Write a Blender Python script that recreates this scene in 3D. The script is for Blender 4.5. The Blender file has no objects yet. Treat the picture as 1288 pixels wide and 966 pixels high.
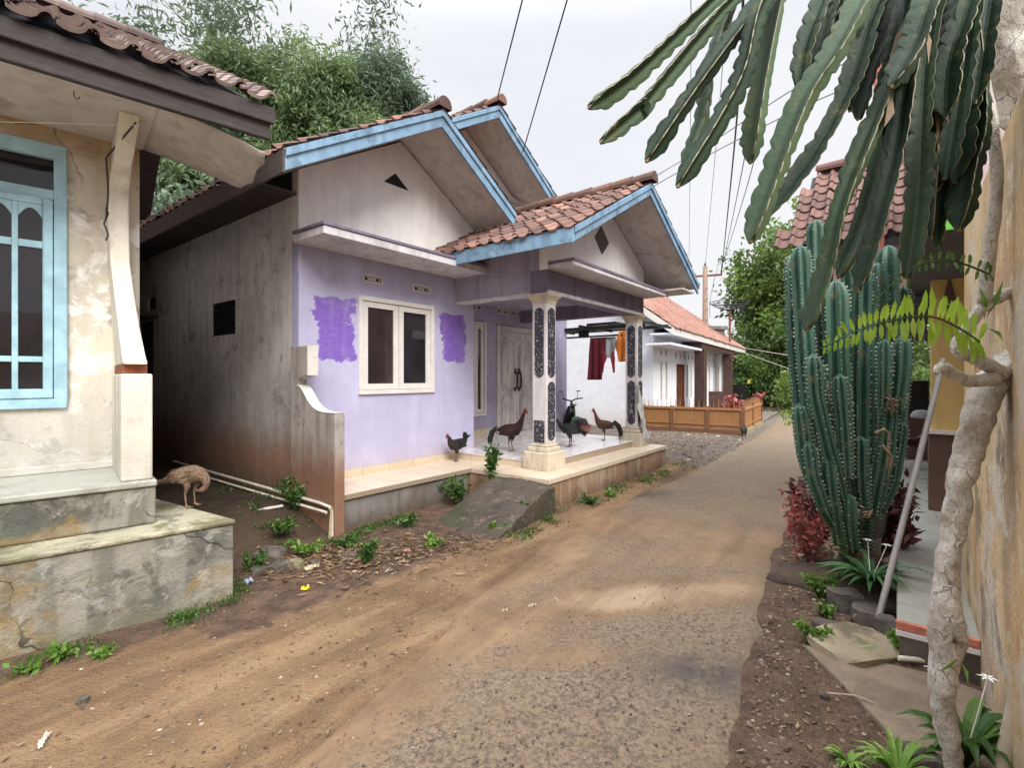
import bpy, bmesh, math, random
import numpy as np
from mathutils import Vector, Matrix, noise as mnoise
R = math.radians
sc = bpy.context.scene
C = bpy.data.collections.new('place'); sc.collection.children.link(C)
random.seed(7); rng = np.random.default_rng(7)

# ------------------------------------------------------------------ helpers
def tag(o, label=None, cat=None, group=None, kind=None):
    if label: o['label'] = label
    if cat: o['category'] = cat
    if group: o['group'] = group
    if kind: o['kind'] = kind
    return o

def thing(name, label, cat, loc=(0, 0, 0), rz=0.0, group=None):
    o = bpy.data.objects.new(name, None); C.objects.link(o)
    o.empty_display_size = .2
    o.location = loc; o.rotation_euler = (0, 0, rz)
    return tag(o, label, cat, group)

def copy_tree(o, parent=None):
    c = o.copy(); C.objects.link(c)
    if parent: c.parent = parent
    for ch in list(o.children): copy_tree(ch, c)
    return c

class MB:
    def __init__(s): s.v = []; s.f = []; s.m = []; s.r = []; s.cm = 0; s.rnd = 0.5
    def face(s, idx): s.f.append(tuple(idx)); s.m.append(s.cm); s.r.append(s.rnd)
    def add(s, vs, fs):
        b = len(s.v); s.v.extend([tuple(p) for p in vs])
        for f in fs: s.face([b + i for i in f])
        return b
    def box(s, x0, x1, y0, y1, z0, z1):
        s.add([(x0,y0,z0),(x1,y0,z0),(x1,y1,z0),(x0,y1,z0),(x0,y0,z1),(x1,y0,z1),(x1,y1,z1),(x0,y1,z1)],
              [(0,3,2,1),(4,5,6,7),(0,1,5,4),(1,2,6,5),(2,3,7,6),(3,0,4,7)])
        return s
    def obox(s, p, ax, ay, az):      # box from corner p and three edge vectors
        p, ax, ay, az = map(Vector, (p, ax, ay, az))
        s.add([p,p+ax,p+ax+ay,p+ay,p+az,p+ax+az,p+ax+ay+az,p+ay+az],
              [(0,3,2,1),(4,5,6,7),(0,1,5,4),(1,2,6,5),(2,3,7,6),(3,0,4,7)])
        return s
    def bar(s, a, b, w, h, up=(0,0,1)):
        a, b = Vector(a), Vector(b); d = (b-a).normalized(); up = Vector(up)
        x = d.cross(up)
        if x.length < 1e-4: x = d.cross(Vector((0,1,0)))
        x.normalize(); y = x.cross(d).normalized()
        return s.obox(a - x*w/2 - y*h/2, b-a, x*w, y*h)
    def prism(s, poly, axis, c0, c1):
        n = len(poly)
        def P(a, b, c): return {'x': (c,a,b), 'y': (a,c,b), 'z': (a,b,c)}[axis]
        vs = [P(a,b,c0) for a,b in poly] + [P(a,b,c1) for a,b in poly]
        s.add(vs, [tuple(range(n)), tuple(range(2*n-1, n-1, -1))] + [(i, i+n, (i+1)%n+n, (i+1)%n) for i in range(n)])
        return s
    def quad(s, *p): s.add(p, [tuple(range(len(p)))]); return s
    def tube(s, pts, rad, n=8, cap=True, close=False):
        pts = [Vector(p) for p in pts]; k = len(pts)
        rs = rad if isinstance(rad, (list, tuple)) else [rad]*k
        t0 = (pts[1]-pts[0]).normalized()
        x = t0.cross(Vector((0,0,1)))
        if x.length < .05: x = t0.cross(Vector((1,0,0)))
        x.normalize(); base = len(s.v); vs = []; fs = []
        for i, p in enumerate(pts):
            if i == 0: t = pts[1]-pts[0]
            elif i == k-1: t = pts[-1]-pts[-2]
            else: t = (pts[i+1]-pts[i]).normalized() + (pts[i]-pts[i-1]).normalized()
            t.normalize(); x = (x - t*x.dot(t)).normalized(); y = t.cross(x)
            for j in range(n):
                a = 2*math.pi*j/n
                vs.append(p + (x*math.cos(a) + y*math.sin(a))*rs[i])
        for i in range(k-1):
            for j in range(n):
                fs.append((i*n+j, i*n+(j+1)%n, (i+1)*n+(j+1)%n, (i+1)*n+j))
        if cap: fs += [tuple(range(n-1,-1,-1)), tuple((k-1)*n+j for j in range(n))]
        s.add(vs, fs); return s
    def lathe(s, prof, n=24, c=(0,0,0), sx=1, sy=1):
        vs = []; fs = []; k = len(prof)
        for r, z in prof:
            for j in range(n):
                a = 2*math.pi*j/n; vs.append((c[0]+sx*r*math.cos(a), c[1]+sy*r*math.sin(a), c[2]+z))
        for i in range(k-1):
            for j in range(n): fs.append((i*n+j, i*n+(j+1)%n, (i+1)*n+(j+1)%n, (i+1)*n+j))
        s.add(vs, fs + [tuple(range(n-1,-1,-1)), tuple((k-1)*n+j for j in range(n))]); return s
    def wall(s, axis, c0, c1, ar, zr, holes=()):
        """wall slab perpendicular to axis ('y' or 'x') between c0 and c1 with real rectangular openings"""
        A = sorted({ar[0], ar[1]} | {h[i] for h in holes for i in (0,1)}); Z = sorted({zr[0], zr[1]} | {h[i] for h in holes for i in (2,3)})
        A = [a for a in A if ar[0] <= a <= ar[1]]; Z = [z for z in Z if zr[0] <= z <= zr[1]]
        def solid(i, j):
            if not (0 <= i < len(A)-1 and 0 <= j < len(Z)-1): return False
            a, z = (A[i]+A[i+1])/2, (Z[j]+Z[j+1])/2
            return not any(h[0] < a < h[1] and h[2] < z < h[3] for h in holes)
        def P(a, c, z): return (a, c, z) if axis == 'y' else (c, a, z)
        for i in range(len(A)-1):
            for j in range(len(Z)-1):
                if not solid(i, j): continue
                a0,a1,z0,z1 = A[i],A[i+1],Z[j],Z[j+1]
                s.quad(P(a0,c0,z0),P(a1,c0,z0),P(a1,c0,z1),P(a0,c0,z1))
                s.quad(P(a0,c1,z0),P(a0,c1,z1),P(a1,c1,z1),P(a1,c1,z0))
                if not solid(i-1,j): s.quad(P(a0,c0,z0),P(a0,c0,z1),P(a0,c1,z1),P(a0,c1,z0))
                if not solid(i+1,j): s.quad(P(a1,c0,z0),P(a1,c1,z0),P(a1,c1,z1),P(a1,c0,z1))
                if not solid(i,j-1): s.quad(P(a0,c0,z0),P(a0,c1,z0),P(a1,c1,z0),P(a1,c0,z0))
                if not solid(i,j+1): s.quad(P(a0,c0,z1),P(a1,c0,z1),P(a1,c1,z1),P(a0,c1,z1))
        return s
    def mesh(s, name, mats, smooth=False, fixn=True):
        me = bpy.data.meshes.new(name); me.from_pydata([tuple(p) for p in s.v], [], s.f)
        for m in (mats if isinstance(mats, (list, tuple)) else [mats]): me.materials.append(m)
        if fixn:
            bm = bmesh.new(); bm.from_mesh(me); bmesh.ops.remove_doubles(bm, verts=bm.verts, dist=1e-5)
            nf = len(bm.faces) == len(s.f)
            bmesh.ops.recalc_face_normals(bm, faces=bm.faces); bm.to_mesh(me); bm.free()
        else: nf = True
        if len(me.polygons) == len(s.m):
            me.polygons.foreach_set('material_index', s.m)
            at = me.attributes.new('rnd', 'FLOAT', 'FACE'); at.data.foreach_set('value', s.r)
        if smooth: me.polygons.foreach_set('use_smooth', [True]*len(me.polygons))
        me.update(); return me
    def build(s, name, mats, parent=None, smooth=False, bevel=0, fixn=True, autosmooth=None):
        me = s.mesh(name, mats, smooth, fixn)
        o = bpy.data.objects.new(name, me); C.objects.link(o)
        if parent: o.parent = parent
        if bevel:
            b = o.modifiers.new('bevel', 'BEVEL'); b.width = bevel; b.segments = 2; b.limit_method = 'ANGLE'; b.angle_limit = R(40)
        if autosmooth:
            try: me.set_sharp_from_angle(angle=R(autosmooth))
            except Exception: pass
        return o

# ------------------------------------------------------------------ the surveyed frame of the place
F, HY, CX, EYE = 625.0, 475.0, 644.0, 1.55
def at(px, py, d):                       # a surveyed point: bearing, elevation and distance
    return Vector(((px-CX)/F*d, d, EYE-(py-HY)/F*d))
def gp(px, py, z=0.0):
    d = (EYE-z)*F/(py-HY); return Vector(((px-CX)/F*d, d, z))
class Fr:
    def __init__(s, ox, oy, deg):
        a = R(deg); s.o = (ox, oy); s.u = (math.sin(a), math.cos(a)); s.v = (-math.cos(a), math.sin(a)); s.rz = math.pi/2-a
    def w(s, U, V, z=0.0): return Vector((s.o[0]+U*s.u[0]+V*s.v[0], s.o[1]+U*s.u[1]+V*s.v[1], z))
    def loc(s, x, y):
        dx, dy = x-s.o[0], y-s.o[1]; return dx*s.u[0]+dy*s.u[1], dx*s.v[0]+dy*s.v[1]
    def origin(s): return (s.o[0], s.o[1], 0)
FA = Fr(-1.72, 4.92, 37.9)      # lilac house: X along its front, Y into the house
FB = Fr(-2.387, 3.345, 47.8)    # left house
FW = Fr(5.9, 12.7, 33.2)        # white house
FY = Fr(2.12, 2.74, 37.9)       # yellow house
def sstep(a, b, x): t = max(0, min(1, (x-a)/(b-a))); return t*t*(3-2*t)
def nz(x, y, z=0, s=1): return mnoise.noise(Vector((x*s, y*s, z*s)))

# ------------------------------------------------------------------ materials
class NT:
    def __init__(s, name):
        s.m = bpy.data.materials.new(name); s.m.use_nodes = True; s.t = s.m.node_tree
        s.b = s.t.nodes['Principled BSDF']; s.out = s.t.nodes['Material Output']; s._oc = None
    def n(s, ty, **k):
        nd = s.t.nodes.new(ty)
        for a, b in k.items(): setattr(nd, a, b)
        return nd
    def put(s, sock, val):
        if val is None: return
        if hasattr(val, 'is_output'): s.t.links.new(val, sock)
        elif isinstance(val, (tuple, list)) and len(val) == 3 and sock.type == 'RGBA': sock.default_value = (*val, 1)
        else: sock.default_value = val
    def oc(s):
        if not s._oc: s._oc = s.n('ShaderNodeTexCoord').outputs['Object']
        return s._oc
    def vec(s, scale=(1,1,1), loc=(0,0,0), src=None):
        m = s.n('ShaderNodeMapping'); s.put(m.inputs['Vector'], src or s.oc()); m.inputs['Scale'].default_value = scale; m.inputs['Location'].default_value = loc
        return m.outputs[0]
    def noise(s, scale, detail=4, rough=.55, vec=None, dist=0):
        n = s.n('ShaderNodeTexNoise'); s.put(n.inputs['Vector'], vec or s.oc()); n.inputs['Scale'].default_value = scale
        n.inputs['Detail'].default_value = detail; n.inputs['Roughness'].default_value = rough; n.inputs['Distortion'].default_value = dist
        return n.outputs['Fac']
    def vor(s, scale, vec=None, feature='F1', out='Distance'):
        n = s.n('ShaderNodeTexVoronoi'); n.feature = feature; s.put(n.inputs['Vector'], vec or s.oc()); n.inputs['Scale'].default_value = scale
        return n.outputs[out]
    def mr(s, v, a, b, c=0, d=1):
        n = s.n('ShaderNodeMapRange'); n.interpolation_type = 'SMOOTHSTEP'; s.put(n.inputs[0], v)
        for i, q in zip((1,2,3,4), (a,b,c,d)): n.inputs[i].default_value = q
        return n.outputs[0]
    def math(s, op, a, b=None, clamp=False):
        n = s.n('ShaderNodeMath', operation=op, use_clamp=clamp); s.put(n.inputs[0], a); s.put(n.inputs[1], b); return n.outputs[0]
    def mix(s, f, a, b, mode='MIX'):
        n = s.n('ShaderNodeMix', data_type='RGBA', blend_type=mode); s.put(n.inputs[0], f); s.put(n.inputs[6], a); s.put(n.inputs[7], b); return n.outputs[2]
    def ramp(s, f, stops):
        n = s.n('ShaderNodeValToRGB'); s.put(n.inputs[0], f); e = n.color_ramp.elements
        while len(e) < len(stops): e.new(.5)
        for q, (p, c) in zip(e, stops): q.position = p; q.color = (*c, 1)
        return n.outputs[0]
    def attr(s, name, out='Fac'):
        n = s.n('ShaderNodeAttribute', attribute_name=name); return n.outputs[out]
    def xyz(s):
        n = s.n('ShaderNodeSeparateXYZ'); s.put(n.inputs[0], s.oc()); return n.outputs
    def bump(s, h, strength=.3, dist=.02):
        n = s.n('ShaderNodeBump'); s.put(n.inputs['Height'], h); n.inputs['Strength'].default_value = strength; n.inputs['Distance'].default_value = dist
        s.t.links.new(n.outputs[0], s.b.inputs['Normal']); return s
    def fin(s, col, rough=.8, metal=0, spec=None):
        s.put(s.b.inputs['Base Color'], col); s.put(s.b.inputs['Roughness'], rough); s.b.inputs['Metallic'].default_value = metal
        if spec is not None: s.b.inputs['Specular IOR Level'].default_value = spec
        return s.m

def wall_mat(name, base, var=.12, blot=(), streak=None, low=(), hi=(), patches=(), rough=.85, bump=.25, fine=60, ss=(4.2,4.2,.5), seed=0.0, patchcol=(.215,.115,.50), crack=0, grime=None):
    """weathered plaster.  blot: (colour, scale, lo, hi, amount); low/hi: (colour, z full, z none, amount); streak: (colour, amount)"""
    t = NT(name); z = t.xyz()[2]
    off = t.vec(loc=(seed, seed*1.7, seed*.3))
    big = t.noise(1.1, 5, .6, off); med = t.noise(5, 6, .65, off)
    c = t.mix(t.mr(big, .3, .7), tuple(q*(1-var) for q in base), tuple(min(1,q*(1+var)) for q in base))
    c = t.mix(t.mr(med, .35, .75, 0, .35), c, tuple(q*.72 for q in base))
    for k, (pu, pz, a, b) in enumerate(patches):
        xs = t.xyz(); du = t.math('DIVIDE', t.math('ABSOLUTE', t.math('SUBTRACT', xs[0], pu)), a); dz = t.math('DIVIDE', t.math('ABSOLUTE', t.math('SUBTRACT', xs[2], pz)), b)
        d = t.math('MAXIMUM', du, dz); wob = t.math('MULTIPLY', t.math('SUBTRACT', t.noise(4.5, 6, .72, t.vec((1,1,1.6), (k*3.1,0,0))), .5), 1.35)
        m = t.math('MULTIPLY', t.mr(t.math('ADD', d, wob), .93, 1.03, 1, 0), t.mr(t.noise(9, 5, .7, t.vec((1,1,5), (k*2.3,0,0))), .30, .46, .72, 1))
        brush = t.noise(3, 3, .6, t.vec((6,6,30), (k,0,0)))
        c = t.mix(m, c, t.mix(t.mr(brush,.3,.7), tuple(q*.9 for q in patchcol), tuple(q*1.15 for q in patchcol)))
    if streak:
        s = t.noise(2.0, 3.2, .5, t.vec(ss, (seed,seed,0))); c = t.mix(t.mr(s, .47, .66, 0, streak[1]), c, streak[0])
    for col, scale, lo, hi_, amt in blot:
        lo, hi_ = .5+(lo-.5)*.55, .5+(hi_-.5)*.62
        c = t.mix(t.mr(t.noise(scale, 7, .68, off, .4), lo, hi_, 0, amt), c, col)
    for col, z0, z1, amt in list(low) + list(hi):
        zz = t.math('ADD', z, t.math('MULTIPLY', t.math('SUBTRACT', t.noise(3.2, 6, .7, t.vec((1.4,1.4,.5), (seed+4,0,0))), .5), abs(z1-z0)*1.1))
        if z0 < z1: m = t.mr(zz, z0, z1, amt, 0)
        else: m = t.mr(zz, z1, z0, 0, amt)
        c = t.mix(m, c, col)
    if crack:
        n_ = t.n('ShaderNodeTexNoise'); n_.inputs['Scale'].default_value = 3.5; n_.inputs['Detail'].default_value = 5; t.put(n_.inputs['Vector'], off)
        vm = t.n('ShaderNodeVectorMath', operation='MULTIPLY_ADD'); t.put(vm.inputs[0], n_.outputs['Color']); vm.inputs[1].default_value = (.30,.30,.30); t.put(vm.inputs[2], off)
        e = t.vor(1.05, vm.outputs[0], 'DISTANCE_TO_EDGE'); m = t.math('MULTIPLY', t.mr(e,.0015,.007,1,0), t.mr(t.noise(.8,2,.5,off),.53,.58)); c = t.mix(t.math('MULTIPLY', m, crack), c, (.02,.018,.015))
    h = t.math('ADD', t.noise(fine, 4, .6), t.math('MULTIPLY', t.noise(9, 5, .6), 1.6))
    t.bump(h, bump, .012)
    return t.fin(c, t.mr(med, .3, .7, rough-.08, rough+.06))

def plain(name, col, rough=.6, metal=0, var=.15, scale=8, bump=.05, spec=None):
    t = NT(name); n = t.noise(scale, 5, .6); n2 = t.noise(scale*7, 3, .6)
    c = t.mix(t.mr(n, .3, .7), tuple(q*(1-var) for q in col), tuple(min(1,q*(1+var)) for q in col))
    c = t.mix(t.mr(n2, .5, .8, 0, var*1.2), c, tuple(q*.55 for q in col))
    t.bump(n2, bump, .01)
    return t.fin(c, t.mr(n, .3, .7, max(.02,rough-.08), min(1,rough+.08)), metal, spec)

def wood_mat(name, dark, light, rough=.75, sc_=(2,2,18), worn=None):
    t = NT(name); g = t.noise(3, 6, .65, t.vec(sc_), .6); c = t.ramp(g, [(.25,dark),(.7,light)])
    if worn: c = t.mix(t.mr(t.noise(4,6,.7), .5, .72, 0, worn[1]), c, worn[0])
    t.bump(g, .25, .01); return t.fin(c, rough)

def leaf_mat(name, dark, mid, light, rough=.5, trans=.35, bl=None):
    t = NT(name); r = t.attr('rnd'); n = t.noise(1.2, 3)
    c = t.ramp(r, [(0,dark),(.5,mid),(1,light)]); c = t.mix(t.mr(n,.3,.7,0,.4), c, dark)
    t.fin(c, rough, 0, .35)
    tr = t.n('ShaderNodeBsdfTranslucent'); t.put(tr.inputs[0], t.mix(.5, c, light))
    mx = t.n('ShaderNodeMixShader'); mx.inputs[0].default_value = trans
    t.t.links.new(t.b.outputs[0], mx.inputs[1]); t.t.links.new(tr.outputs[0], mx.inputs[2]); t.t.links.new(mx.outputs[0], t.out.inputs[0])
    return t.m

def tile_mat(name, stops, moss=.5, mosscol=(.05,.05,.035)):
    t = NT(name); c = t.ramp(t.attr('rnd'), stops)
    c = t.mix(t.mr(t.noise(2.2,6,.7), .45, .75, 0, moss), c, mosscol)
    c = t.mix(t.mr(t.noise(30,5,.7), .5, .8, 0, .45), c, tuple(q*.4 for q in mosscol))
    c = t.mix(t.mr(t.noise(11,5,.7,t.vec(loc=(9,2,1))), .58, .75, 0, .35), c, (.42,.38,.34))
    t.bump(t.noise(40,5,.6), .3, .01); return t.fin(c, .8)

M = {}
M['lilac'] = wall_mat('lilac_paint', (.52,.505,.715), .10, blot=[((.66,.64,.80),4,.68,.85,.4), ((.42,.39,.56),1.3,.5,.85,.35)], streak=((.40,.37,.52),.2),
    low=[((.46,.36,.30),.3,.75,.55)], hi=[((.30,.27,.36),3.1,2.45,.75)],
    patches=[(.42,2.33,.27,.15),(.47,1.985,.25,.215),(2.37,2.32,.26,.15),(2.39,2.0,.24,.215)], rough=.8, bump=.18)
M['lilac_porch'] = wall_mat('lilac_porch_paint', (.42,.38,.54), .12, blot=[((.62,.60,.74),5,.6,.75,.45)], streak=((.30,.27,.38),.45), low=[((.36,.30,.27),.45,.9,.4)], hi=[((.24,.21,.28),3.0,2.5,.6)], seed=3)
M['beam'] = wall_mat('beam_paint', (.20,.165,.235), .15, streak=((.10,.09,.11),.5), seed=5)
M['sidebeam'] = wall_mat('side_beam_paint', (.40,.37,.46), .15, streak=((.22,.20,.26),.5), seed=6)
M['gable'] = wall_mat('gable_plaster', (.82,.79,.76), .05, streak=((.55,.51,.48),.3), blot=[((.58,.54,.51),1.3,.55,.85,.4)], hi=[((.50,.46,.43),4.4,3.7,.3)], seed=8)
M['porchgable'] = wall_mat('porch_gable_plaster', (.84,.81,.78), .05, streak=((.6,.56,.53),.25), seed=11)
M['soffit'] = wall_mat('soffit_board', (.62,.575,.54), .1, streak=((.30,.27,.25),.3), blot=[((.30,.22,.15),2.3,.62,.75,.5)], seed=12)
M['slab'] = wall_mat('canopy_slab', (.66,.63,.65), .1, streak=((.35,.32,.34),.4), blot=[((.36,.33,.35),3,.5,.75,.5)], seed=13)
M['sidewall'] = wall_mat('raw_side_wall', (.72,.68,.64), .18, streak=((.24,.23,.22),.3), blot=[((.80,.76,.72),1.2,.5,.75,.5), ((.15,.15,.155),2.0,.60,.78,.6), ((.20,.20,.20),6,.62,.75,.4)],
    low=[((.24,.235,.23),1.0,2.2,.55), ((.26,.12,.06),.55,1.25,.85), ((.05,.045,.03),.1,.7,.7)], hi=[((.45,.42,.40),3.6,2.8,.3)], seed=15, bump=.4)
M['scroll'] = wall_mat('scroll_plaster', (.42,.38,.35), .15, streak=((.14,.12,.11),.5), blot=[((.14,.12,.11),4,.58,.75,.5)], low=[((.22,.10,.05),.55,1.1,.9)], seed=17, bump=.35)
M['scrollwhite'] = wall_mat('scroll_cap_plaster', (.68,.65,.60), .08, blot=[((.38,.34,.30),7,.58,.75,.5)], seed=18)
M['ledge'] = wall_mat('ledge_concrete', (.22,.205,.19), .18, streak=((.10,.085,.07),.5), blot=[((.12,.085,.055),1.8,.45,.7,.6)], low=[((.07,.045,.025),.0,.25,.7)], seed=19, bump=.45, crack=.5)
M['terrace'] = wall_mat('terrace_side', (.33,.21,.125), .2, streak=((.46,.38,.29),.7), blot=[((.11,.065,.035),2.5,.5,.72,.7)], low=[((.10,.06,.035),.0,.22,.6)], seed=21, bump=.45)
M['ramp'] = wall_mat('ramp_concrete', (.068,.052,.038), .3, blot=[((.04,.05,.02),1.8,.46,.66,.75), ((.19,.15,.12),9,.58,.72,.6), ((.03,.025,.02),4,.55,.7,.6)], seed=22, bump=1.0, fine=30)
M['cream'] = wall_mat('cream_plaster', (.72,.665,.565), .1, streak=((.48,.40,.29),.4), blot=[((.50,.48,.45),1.5,.45,.75,.6), ((.26,.245,.22),4,.6,.72,.6), ((.86,.85,.82),2.4,.54,.64,.85), ((.20,.185,.16),1.7,.64,.76,.6)],
    low=[((.42,.41,.38),.85,1.75,.7)], hi=[((.42,.26,.11),3.4,2.95,.75)], seed=24, bump=.4, crack=.5)
M['creamface'] = wall_mat('cream_pillar_plaster', (.78,.73,.62), .08, streak=((.36,.32,.25),.45), blot=[((.42,.39,.33),4,.55,.75,.55)], low=[((.36,.35,.31),.8,1.6,.5)], seed=25, bump=.3)
M['block'] = wall_mat('old_concrete', (.31,.295,.245), .22, streak=((.10,.10,.08),.6), blot=[((.055,.055,.045),1.9,.60,.74,.8), ((.10,.105,.09),1.5,.48,.7,.75), ((.28,.19,.07),1.1,.56,.72,.75), ((.45,.44,.40),5,.56,.7,.5), ((.06,.06,.055),6,.6,.72,.6)],
    low=[((.17,.16,.09),.0,.16,.55)], seed=27, bump=.5, crack=.9)
M['blocktop'] = wall_mat('mossy_concrete', (.40,.375,.27), .2, blot=[((.12,.115,.05),2.5,.45,.68,.85), ((.10,.10,.08),6,.55,.7,.7), ((.50,.45,.30),4,.6,.7,.6)], seed=28, bump=.6)
M['steptile'] = wall_mat('old_step_tile', (.45,.46,.41), .12, blot=[((.22,.21,.17),3,.5,.72,.6)], seed=29, rough=.55)
M['brick'] = plain('bare_brick', (.30,.09,.045), .9, var=.3, scale=14, bump=.5)
M['white_wall'] = wall_mat('white_wall', (.80,.82,.88), .03, streak=((.62,.63,.68),.2), low=[((.60,.52,.42),.0,.7,.55)], seed=31, bump=.1)
M['yellow'] = wall_mat('yellow_wall', (.72,.50,.20), .07, streak=((.52,.34,.13),.35), blot=[((.45,.33,.16),2,.55,.75,.4)], seed=33, bump=.15)
M['yellowold'] = wall_mat('stained_yellow_wall', (.68,.49,.27), .14, streak=((.30,.20,.12),.7), ss=(1.5,1.5,.75), blot=[((.40,.32,.23),1.3,.48,.75,.8), ((.56,.27,.10),1.2,.58,.78,.75), ((.62,.57,.50),2.2,.52,.7,.85), ((.16,.12,.085),2.6,.60,.76,.75), ((.75,.66,.48),7,.58,.70,.6)],
    low=[((.24,.18,.13),-.2,.6,.75)], hi=[((.70,.52,.25),3.0,1.75,.85)], seed=34, bump=.6)
M['brownpaint'] = wall_mat('brown_dado', (.13,.075,.055), .15, seed=35)
M['pink'] = wall_mat('pink_wall', (.62,.46,.46), .07, seed=36, hi=[((.50,.36,.38),4.0,3.0,.4)], low=[((.62,.36,.22),2.6,3.1,.8)])
M['greenpaint'] = plain('green_fascia_paint', (.12,.42,.05), .5)
M['greysoffit'] = plain('grey_soffit', (.10,.10,.115), .7)
M['blue'] = wall_mat('blue_fascia_paint', (.21,.35,.49), .15, blot=[((.10,.17,.25),5,.55,.72,.7), ((.33,.48,.62),3,.55,.75,.5)], streak=((.10,.15,.22),.4), rough=.6, bump=.2, seed=38)
M['window_blue'] = plain('light_blue_window_paint', (.37,.60,.71), .5, var=.16, bump=.08)
M['darkwood'] = wood_mat('weathered_dark_wood', (.022,.017,.016), (.065,.052,.05), worn=((.12,.105,.10),.4))
M['brownfascia'] = wood_mat('brown_eave_wood', (.06,.045,.04), (.13,.10,.09))
M['whitepaint'] = plain('white_window_paint', (.74,.71,.68), .5, var=.06, bump=.05)
M['doorpaint'] = wall_mat('old_door_paint', (.60,.56,.55), .1, streak=((.30,.26,.26),.6), blot=[((.34,.30,.30),5,.56,.75,.5)], rough=.6, bump=.1, seed=40)
M['ventpaint'] = plain('vent_block_paint', (.58,.53,.56), .7, var=.1)
M['black'] = plain('vent_dark', (.012,.011,.012), .9)
M['metal_dark'] = plain('dark_metal', (.03,.028,.03), .45, .6)
M['bronze'] = plain('dark_bronze', (.06,.045,.035), .4, .8)
def glass_mat(name, col, rough=.06):
    t = NT(name); n = t.noise(1.5, 3); t.bump(t.noise(2.5,2), .06, .02)
    return t.fin(t.mix(t.mr(n,.35,.65), col, tuple(q*2.2 for q in col)), rough, 0, .5)
M['glass'] = glass_mat('dark_window_glass', (.012,.011,.014), .03)
M['glass_brown'] = glass_mat('curtained_glass', (.03,.02,.022))
def ftile(name, a, b, grout, sx, sy, rough=.3, dirt=.35, dirtcol=(.42,.30,.19)):
    t = NT(name); x = t.xyz(); cb = t.n('ShaderNodeCombineXYZ'); t.put(cb.inputs[0], x[0]); t.put(cb.inputs[1], x[1])
    br = t.n('ShaderNodeTexBrick'); br.offset = 0; t.put(br.inputs['Vector'], cb.outputs[0]); br.inputs['Scale'].default_value = 1
    br.inputs['Brick Width'].default_value = sx; br.inputs['Row Height'].default_value = sy; br.inputs['Mortar Size'].default_value = .004
    for i, c in zip(('Color1','Color2','Mortar'), (a, b, grout)): br.inputs[i].default_value = (*c, 1)
    c = t.mix(t.mr(t.noise(2.5,6,.65), .42, .75, 0, dirt), br.outputs[0], dirtcol)
    c = t.mix(t.mr(t.noise(20,4,.7), .55, .8, 0, dirt*.7), c, tuple(q*.6 for q in dirtcol))
    return t.fin(c, t.mr(t.noise(4,4), .3, .7, rough-.1, rough+.2))
M['edgetile'] = ftile('cream_edge_tile', (.66,.55,.42), (.62,.52,.40), (.30,.24,.18), .4, .4, .4)
M['porchtile'] = ftile('porch_floor_tile', (.74,.71,.71), (.71,.69,.69), (.5,.46,.42), .4, .4, .14, .15)
M['riser'] = ftile('cream_riser_tile', (.64,.53,.39), (.60,.50,.37), (.36,.28,.2), .4, .4, .4)
M['greytile'] = ftile('grey_terrace_tile', (.36,.36,.32), (.33,.33,.30), (.2,.2,.18), .3, .3, .3, .4, (.22,.2,.16))
M['redtrim'] = plain('red_trim_paint', (.48,.16,.11), .6, var=.3, scale=20)
M['tile_brown'] = tile_mat('brown_roof_tile', [(0,(.06,.033,.028)),(.5,(.14,.07,.05)),(.85,(.20,.10,.07)),(1,(.33,.15,.09))], .55)
M['tile_porch'] = tile_mat('porch_roof_tile', [(0,(.07,.036,.031)),(.55,(.165,.085,.066)),(.85,(.27,.14,.10)),(1,(.42,.19,.11))], .5)
M['tile_red'] = tile_mat('red_roof_tile', [(0,(.22,.105,.08)),(.5,(.31,.155,.115)),(1,(.42,.24,.19))], .3, (.16,.09,.07))
M['tile_old'] = tile_mat('old_house_tile', [(0,(.09,.06,.055)),(.5,(.20,.14,.125)),(.9,(.30,.22,.20)),(1,(.42,.34,.30))], .45)
M['tile_maroon'] = tile_mat('maroon_roof_tile', [(0,(.10,.05,.045)),(.5,(.17,.085,.07)),(1,(.26,.14,.11))], .3)
def pebble_mat():
    t = NT('pebble_panel'); v = t.vor(38, None, 'F1'); n = t.noise(14,3)
    c = t.mix(t.mr(v, .22, .34, 1, 0), (.035,.033,.045), t.mix(t.mr(n,.42,.55), (.05,.05,.06), (.62,.60,.60)))
    t.bump(v, .5, .01); return t.fin(c, .55)
M['pebble'] = pebble_mat()
M['pillar'] = wall_mat('pillar_paint', (.68,.645,.66), .06, streak=((.40,.36,.38),.45), blot=[((.42,.38,.38),6,.58,.74,.5)], low=[((.45,.36,.28),.5,1.0,.4)], seed=42)
M['pbase'] = wall_mat('pillar_base', (.60,.52,.40), .12, streak=((.28,.23,.17),.5), blot=[((.25,.21,.16),3,.52,.72,.6)], seed=43)
M['bamboo_fence'] = wood_mat('bamboo_slats', (.24,.105,.04), (.46,.23,.09), .6, (30,30,1.2))
M['fencepost'] = wood_mat('fence_post', (.12,.05,.025), (.24,.11,.05))
M['pvc'] = plain('dirty_white_plastic', (.62,.58,.50), .5, var=.15)
M['bambooold'] = wood_mat('dry_bamboo', (.30,.24,.15), (.52,.44,.30), .6, (4,4,2))
M['rock'] = plain('dark_stone', (.10,.085,.07), .9, var=.4, scale=9, bump=.8)
M['rockpale'] = wall_mat('pale_slab', (.33,.27,.18), .2, blot=[((.10,.08,.05),3,.5,.7,.8),((.12,.14,.05),5,.58,.72,.7)], seed=45, bump=.7)
M['steel'] = plain('grey_pipe', (.27,.255,.24), .6, .1)
M['rope'] = plain('black_cable', (.012,.012,.013), .6)
M['cablegrey'] = plain('grey_cable', (.10,.10,.11), .6)
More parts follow.
